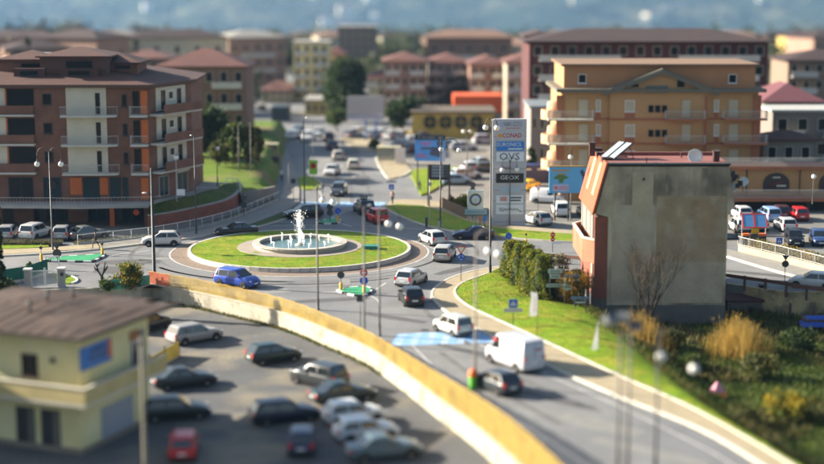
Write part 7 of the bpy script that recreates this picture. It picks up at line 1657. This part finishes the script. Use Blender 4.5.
pad('grass_strip', [(2, 281), (2, 271), (18, 270), (27, 274), (20, 279)], -.02, .1, grass_m); pad('grass_strip', [(58, 284), (52, 274), (66, 275), (75, 279), (76, 282), (69, 284.5)], -.02, .1, grass_m)
kerb_run(spline([G(*p) for p in ((66, 274.8), (75.5, 278.8), (76.8, 282), (69, 285))], 4), 'kerb', w=.2, z=.14, step=.8, mat=kerb_white)
tl_ = [G(110, 290.5), G(124, 289.5), G(150, 285.5)]; T = thing('net_fence', 'torn teal net hanging behind the yellow shrub', 'fence', tl_[0]); m = MB(); wallstrip(m, tl_, .03, .05, .95); m.build('netting', M('teal_net', (.12, .4, .3), .8, var=.2, scale=1.5, trans=.3), T)
for p in resample(tl_, 1.4): m = MB(); m.tube([p, p + Vector((0, 0, 1.0))], .025, 6); m.build('post', pole_dk, T)
wl2 = [G(-60, 293), G(0, 292), G(70, 290), G(140, 288), G(150, 284.7)]; T = thing('boundary_wall', 'low pale boundary wall behind the brown roof', 'wall', wl2[1] + Vector((0, 0, CPZ))); m = MB(); wallstrip(m, wl2, -.25, CPZ - .3, .14); m.build('wall_face', wall_white, T)
# curved railing at the bank end, terrace items
cr = spline([AT(*p) for p in ((226, 186.5, 180.2), (233, 186, 182), (239, 188.5, 181), (241.5, 193, 177))], 5); cr = [Vector((p.x, p.y, min(p.z, 2.6))) for p in cr]
T = thing('bank_railing', 'white railing rounding the end of the grass bank', 'railing', cr[0]); m = MB(); m.tube([p + Vector((0, 0, 1.0)) for p in cr], .04, 6); m.tube([p + Vector((0, 0, .5)) for p in cr], .025, 5); m.build('top_rail', white_m, T)
for p in resample(cr, .9): m = MB(); m.tube([p + Vector((0, 0, -.4)), p + Vector((0, 0, 1))], .03, 6); m.build('post', white_m, T)
ter = [AT(150, 204.5, 160), AT(172, 199, 163.5), AT(192, 195.5, 167), AT(206, 190.5, 172), AT(218, 186, 177), AT(226, 183, 180.5), Vector((-22.5, 184, 2.0)), Vector((-26.5, 184, 2.2)), Vector((-25.2, 174, 2.6)), Vector((-28.6, 165.5, 2.62))]
m = MB(); m.add(ter, [tuple(range(len(ter)))]); struct('terrace_path', m, M('terrace_path', (.3, .27, .22), .85, var=.12, scale=.8))
b = AT(181, 199, 164); T = thing('notice_board', 'pale notice panel on the terrace edge', 'sign', (b.x, b.y, b.z)); m = MB(); m.box((0, 0, .75), (.9, .06, .7)); m.build('panel', sign_white, T, rel=False); m = MB(); m.bar((-.4, .04, -.2), (-.4, .04, 1.1), .05); m.bar((.4, .04, -.2), (.4, .04, 1.1), .05); m.build('legs', dark_m, T, rel=False)
# park posts
for k, (x, y, tp_, lb) in enumerate(((239, 172, 122, 'thin post in the left of the park'), (251, 172, 120, 'thin pale post near the park path'), (289, 189, 160, 'grey post at the path edge'))):
    b = G(x, y, 1.9 if k < 2 else .1); T = thing('thin_post', lb, 'post', b); h = ZP(tp_, b.y) - b.z; m = MB(); m.lathe([(.06, 0), (.04, h), (.003, h)], n=7); m.build('shaft', pole_m, T, rel=False); m = MB(); m.box((0, 0, h - .1), (.3, .12, .08)); m.build('cap', dark_m, T, rel=False)
# small cabinets on the right verge
for x, y, h, lb in ((426.5, 227, 1.0, 'slim grey cabinet on the right verge'), (439, 228, .85, 'white cabinet beside the lamp on the right verge'), (429.5, 227.5, 3.6, 'thin pole with two boxes on the right verge')):
    b = G(x, y, .15); T = thing('utility_cabinet' if h < 2 else 'sensor_pole', lb, 'cabinet' if h < 2 else 'pole', b)
    if h < 2: m = MB(); m.box((0, 0, h / 2), (.28, .25, h)); m.build('case', rail_m if 'white' in lb else pole_m, T, rel=False); m = MB(); m.box((0, 0, h + .03), (.34, .3, .06)); m.build('cap', dark_m, T, rel=False)
    else:
        m = MB(); m.tube([(0, 0, 0), (0, 0, 5.3)], .05, 7); m.build('pole', rail_m, T, rel=False)
        for z in (3.3, 4.8): m = MB(); m.box((.1, -.05, z), (.3, .25, .4)); m.build('sensor_box', rail_m, T, rel=False)
# field things: low shed, tarp, tent
b = G(743, 309, FZ + .2); T = thing('garden_shed', 'low shed with dark red roof under the ochre wall', 'shed', b); m = MB(); m.box((0, 0, .4), (3.0, 1.4, 1.1)); m.build('wall', M('shed_grey', (.15, .13, .11), .9, var=.2), T, rel=False); m = MB(); m.box((0, -.1, 1.02), (3.3, 1.9, .14), mat=Matrix.Rotation(.12, 3, 'X')); r_ = m.build('roof', M('shed_roof', (.07, .022, .022), .8), T, rel=False); m = MB(); m.box((1.65, .2, 1.1), (.5, .5, 1.9)); m.box((1.65, .2, 2.1), (.62, .62, .1)); m.build('chimney', M('shed_roof'), T, rel=False)
b = G(818, 325, FZ + .2); T = thing('tarpaulin', 'bright blue tarpaulin over a heap at the right edge of the field', 'tarpaulin', b); m = MB(); m.smooth = True; n = 10
vs = []
for j in range(n + 1):
    for i in range(n + 1):
        u_, v_ = i / n * 2 - 1, j / n * 2 - 1; e = max(abs(u_), abs(v_)); vs.append(Vector((u_ * 1.5, v_ * .9, (.75 * (1 - e ** 5)) + .06 * noise.noise(Vector((i * .7, j * .7, 0))))))
m.add(vs, [(j * (n + 1) + i, j * (n + 1) + i + 1, (j + 1) * (n + 1) + i + 1, (j + 1) * (n + 1) + i) for j in range(n) for i in range(n)]); m.build('sheet', P('tarp_blue', (.01, .06, .38), .5), T, rel=False); m = MB(); m.box((0, 0, .3), (2.6, 1.5, .6)); m.build('heap', wood_m, T, rel=False)
b = G(717, 396, FZ + .1); T = thing('play_tent', 'small orange and pink play tent in the weeds', 'tent', b); m = MB(); m.lathe([(.85, 0), (.6, .35), (.58, .36)], n=6, smooth=False); m.build('skirt', P('tent_orange', (.6, .2, .02), .7), T, rel=False); m = MB(); m.lathe([(.6, .36), (.1, 1.0), (.005, 1.05)], n=6, smooth=False); m.build('top', P('tent_pink', (.5, .2, .25), .7), T, rel=False)

# ------------------------------------------------------------------ people
def person(px, py, z, rz, label, top, legs, h=1.72, walk=.22, hair=(.02, .014, .01)):
    b = G(px, py, z); me = bpy.data.meshes.new('person'); w = walk
    J = {'pel': (0, 0, .95, .125), 'spi': (0, 0, 1.13, .115), 'che': (.02, 0, 1.33, .135), 'nec': (.03, 0, 1.49, .052), 'jaw': (.055, 0, 1.56, .07), 'hea': (.04, 0, 1.645, .092), 'top': (.03, 0, 1.71, .055), 'nos': (.145, 0, 1.62, .018)}
    E = [('pel', 'spi'), ('spi', 'che'), ('che', 'nec'), ('nec', 'jaw'), ('jaw', 'hea'), ('hea', 'top'), ('hea', 'nos')]
    for s, f in ((1, 1), (-1, -1)):
        n = 'l' if s > 0 else 'r'
        J.update({n + 'hip': (0, .1 * s, .88, .095), n + 'kne': (w * .75 * f + .05, .1 * s, .49, .062), n + 'ank': (w * f + (-.10 if f < 0 else .02), .1 * s, .08 + (.05 if f < 0 else 0), .042), n + 'toe': (w * f + .15 + (-.08 if f < 0 else 0), .11 * s, .035, .038),
                  n + 'sho': (0, .19 * s, 1.40, .062), n + 'elb': (-w * .5 * f - .03, .235 * s, 1.13, .044), n + 'wri': (-w * .8 * f + .06, .23 * s, .90, .03), n + 'pal': (-w * .85 * f + .09, .23 * s, .82, .032),
                  n + 'th': (-w * .85 * f + .145, .215 * s, .81, .011)})
        E += [('pel', n + 'hip'), (n + 'hip', n + 'kne'), (n + 'kne', n + 'ank'), (n + 'ank', n + 'toe'), ('che', n + 'sho'), (n + 'sho', n + 'elb'), (n + 'elb', n + 'wri'), (n + 'wri', n + 'pal'), (n + 'pal', n + 'th')]
        for q, (dx, dl) in enumerate(((-.03, .06), (-.01, .078), (.012, .082), (.032, .07))):
            J[n + 'f%d' % q] = (-w * .85 * f + .10 + dx, .225 * s, .80 - dl, .009); E.append((n + 'pal', n + 'f%d' % q))
    ks = list(J); k = h / 1.75; me.from_pydata([Vector(J[q][:3]) * k for q in ks], [(ks.index(a), ks.index(c)) for a, c in E], [])
    o = bpy.data.objects.new('person', me); COL.objects.link(o); md = o.modifiers.new('skin', 'SKIN'); md.use_smooth_shade = True; o.modifiers.new('sub', 'SUBSURF').levels = 1
    sv = me.skin_vertices[0].data
    for i, q in enumerate(ks):
        r = J[q][3] * k; sv[i].radius = (r, r * (1.25 if q in ('che', 'pel', 'spi') else 1)); sv[i].use_root = (q == 'pel')
    dg = bpy.context.evaluated_depsgraph_get(); m2 = bpy.data.meshes.new_from_object(o.evaluated_get(dg)); bpy.data.objects.remove(o); bpy.data.meshes.remove(me)
    tmn = 'cloth_%d' % len(MATS); mats = [P('skin_tone', (.42, .25, .17), .6), P(tmn + 'a', top, .85), P(tmn + 'b', legs, .85), P('hair_dark', hair, .7), P('shoe_dark', (.02, .02, .02), .6)]
    m2.materials.clear()
    for q in mats: m2.materials.append(q)
    for p in m2.polygons:
        c = p.center / k
        if c.z > 1.49: p.material_index = 3 if (c.z > 1.66 or c.x < .02) else 0
        elif c.z < .09: p.material_index = 4
        elif abs(c.y) > .17 and c.z < .93: p.material_index = 0
        elif c.z > .93 or abs(c.y) > .175: p.material_index = 1
        else: p.material_index = 2
        p.use_smooth = True
    q = bpy.data.objects.new('person', m2); COL.objects.link(q); q.location = b; q.rotation_euler = (0, 0, rz); tag(q, label, 'person'); return q
person(96, 248.3, .1, R(185), 'person in dark clothes walking before the parked silver cars', (.015, .015, .018), (.02, .02, .022), walk=.3)
person(392.5, 204, .11, R(250), 'person in pale pink top and dark trousers at the crossing sign', (.5, .3, .25), (.02, .02, .022), walk=.12)
person(419.5, 192.5, .02, R(20), 'person in black jacket crossing the lot entrance', (.015, .015, .017), (.06, .06, .07), walk=.18)
person(281.8, 181, .11, R(265), 'person in white top and dark trousers on the left path', (.6, .6, .6), (.02, .02, .025), walk=.16)

# ------------------------------------------------------------------ haze in the air
m = MB(); m.box((0, 4550, 405), (8200, 10100, 1400)); hm_ = bpy.data.materials.new('haze'); hm_.use_nodes = True; nt = hm_.node_tree; nt.nodes.clear()
pv = nt.nodes.new('ShaderNodeVolumePrincipled'); ou = nt.nodes.new('ShaderNodeOutputMaterial'); nt.links.new(pv.outputs[0], ou.inputs['Volume'])
pv.inputs['Color'].default_value = (.36, .63, 1, 1); pv.inputs['Density'].default_value = HAZE; pv.inputs['Anisotropy'].default_value = .2
HB = m.build('haze', hm_); tag(HB, kind='stuff')
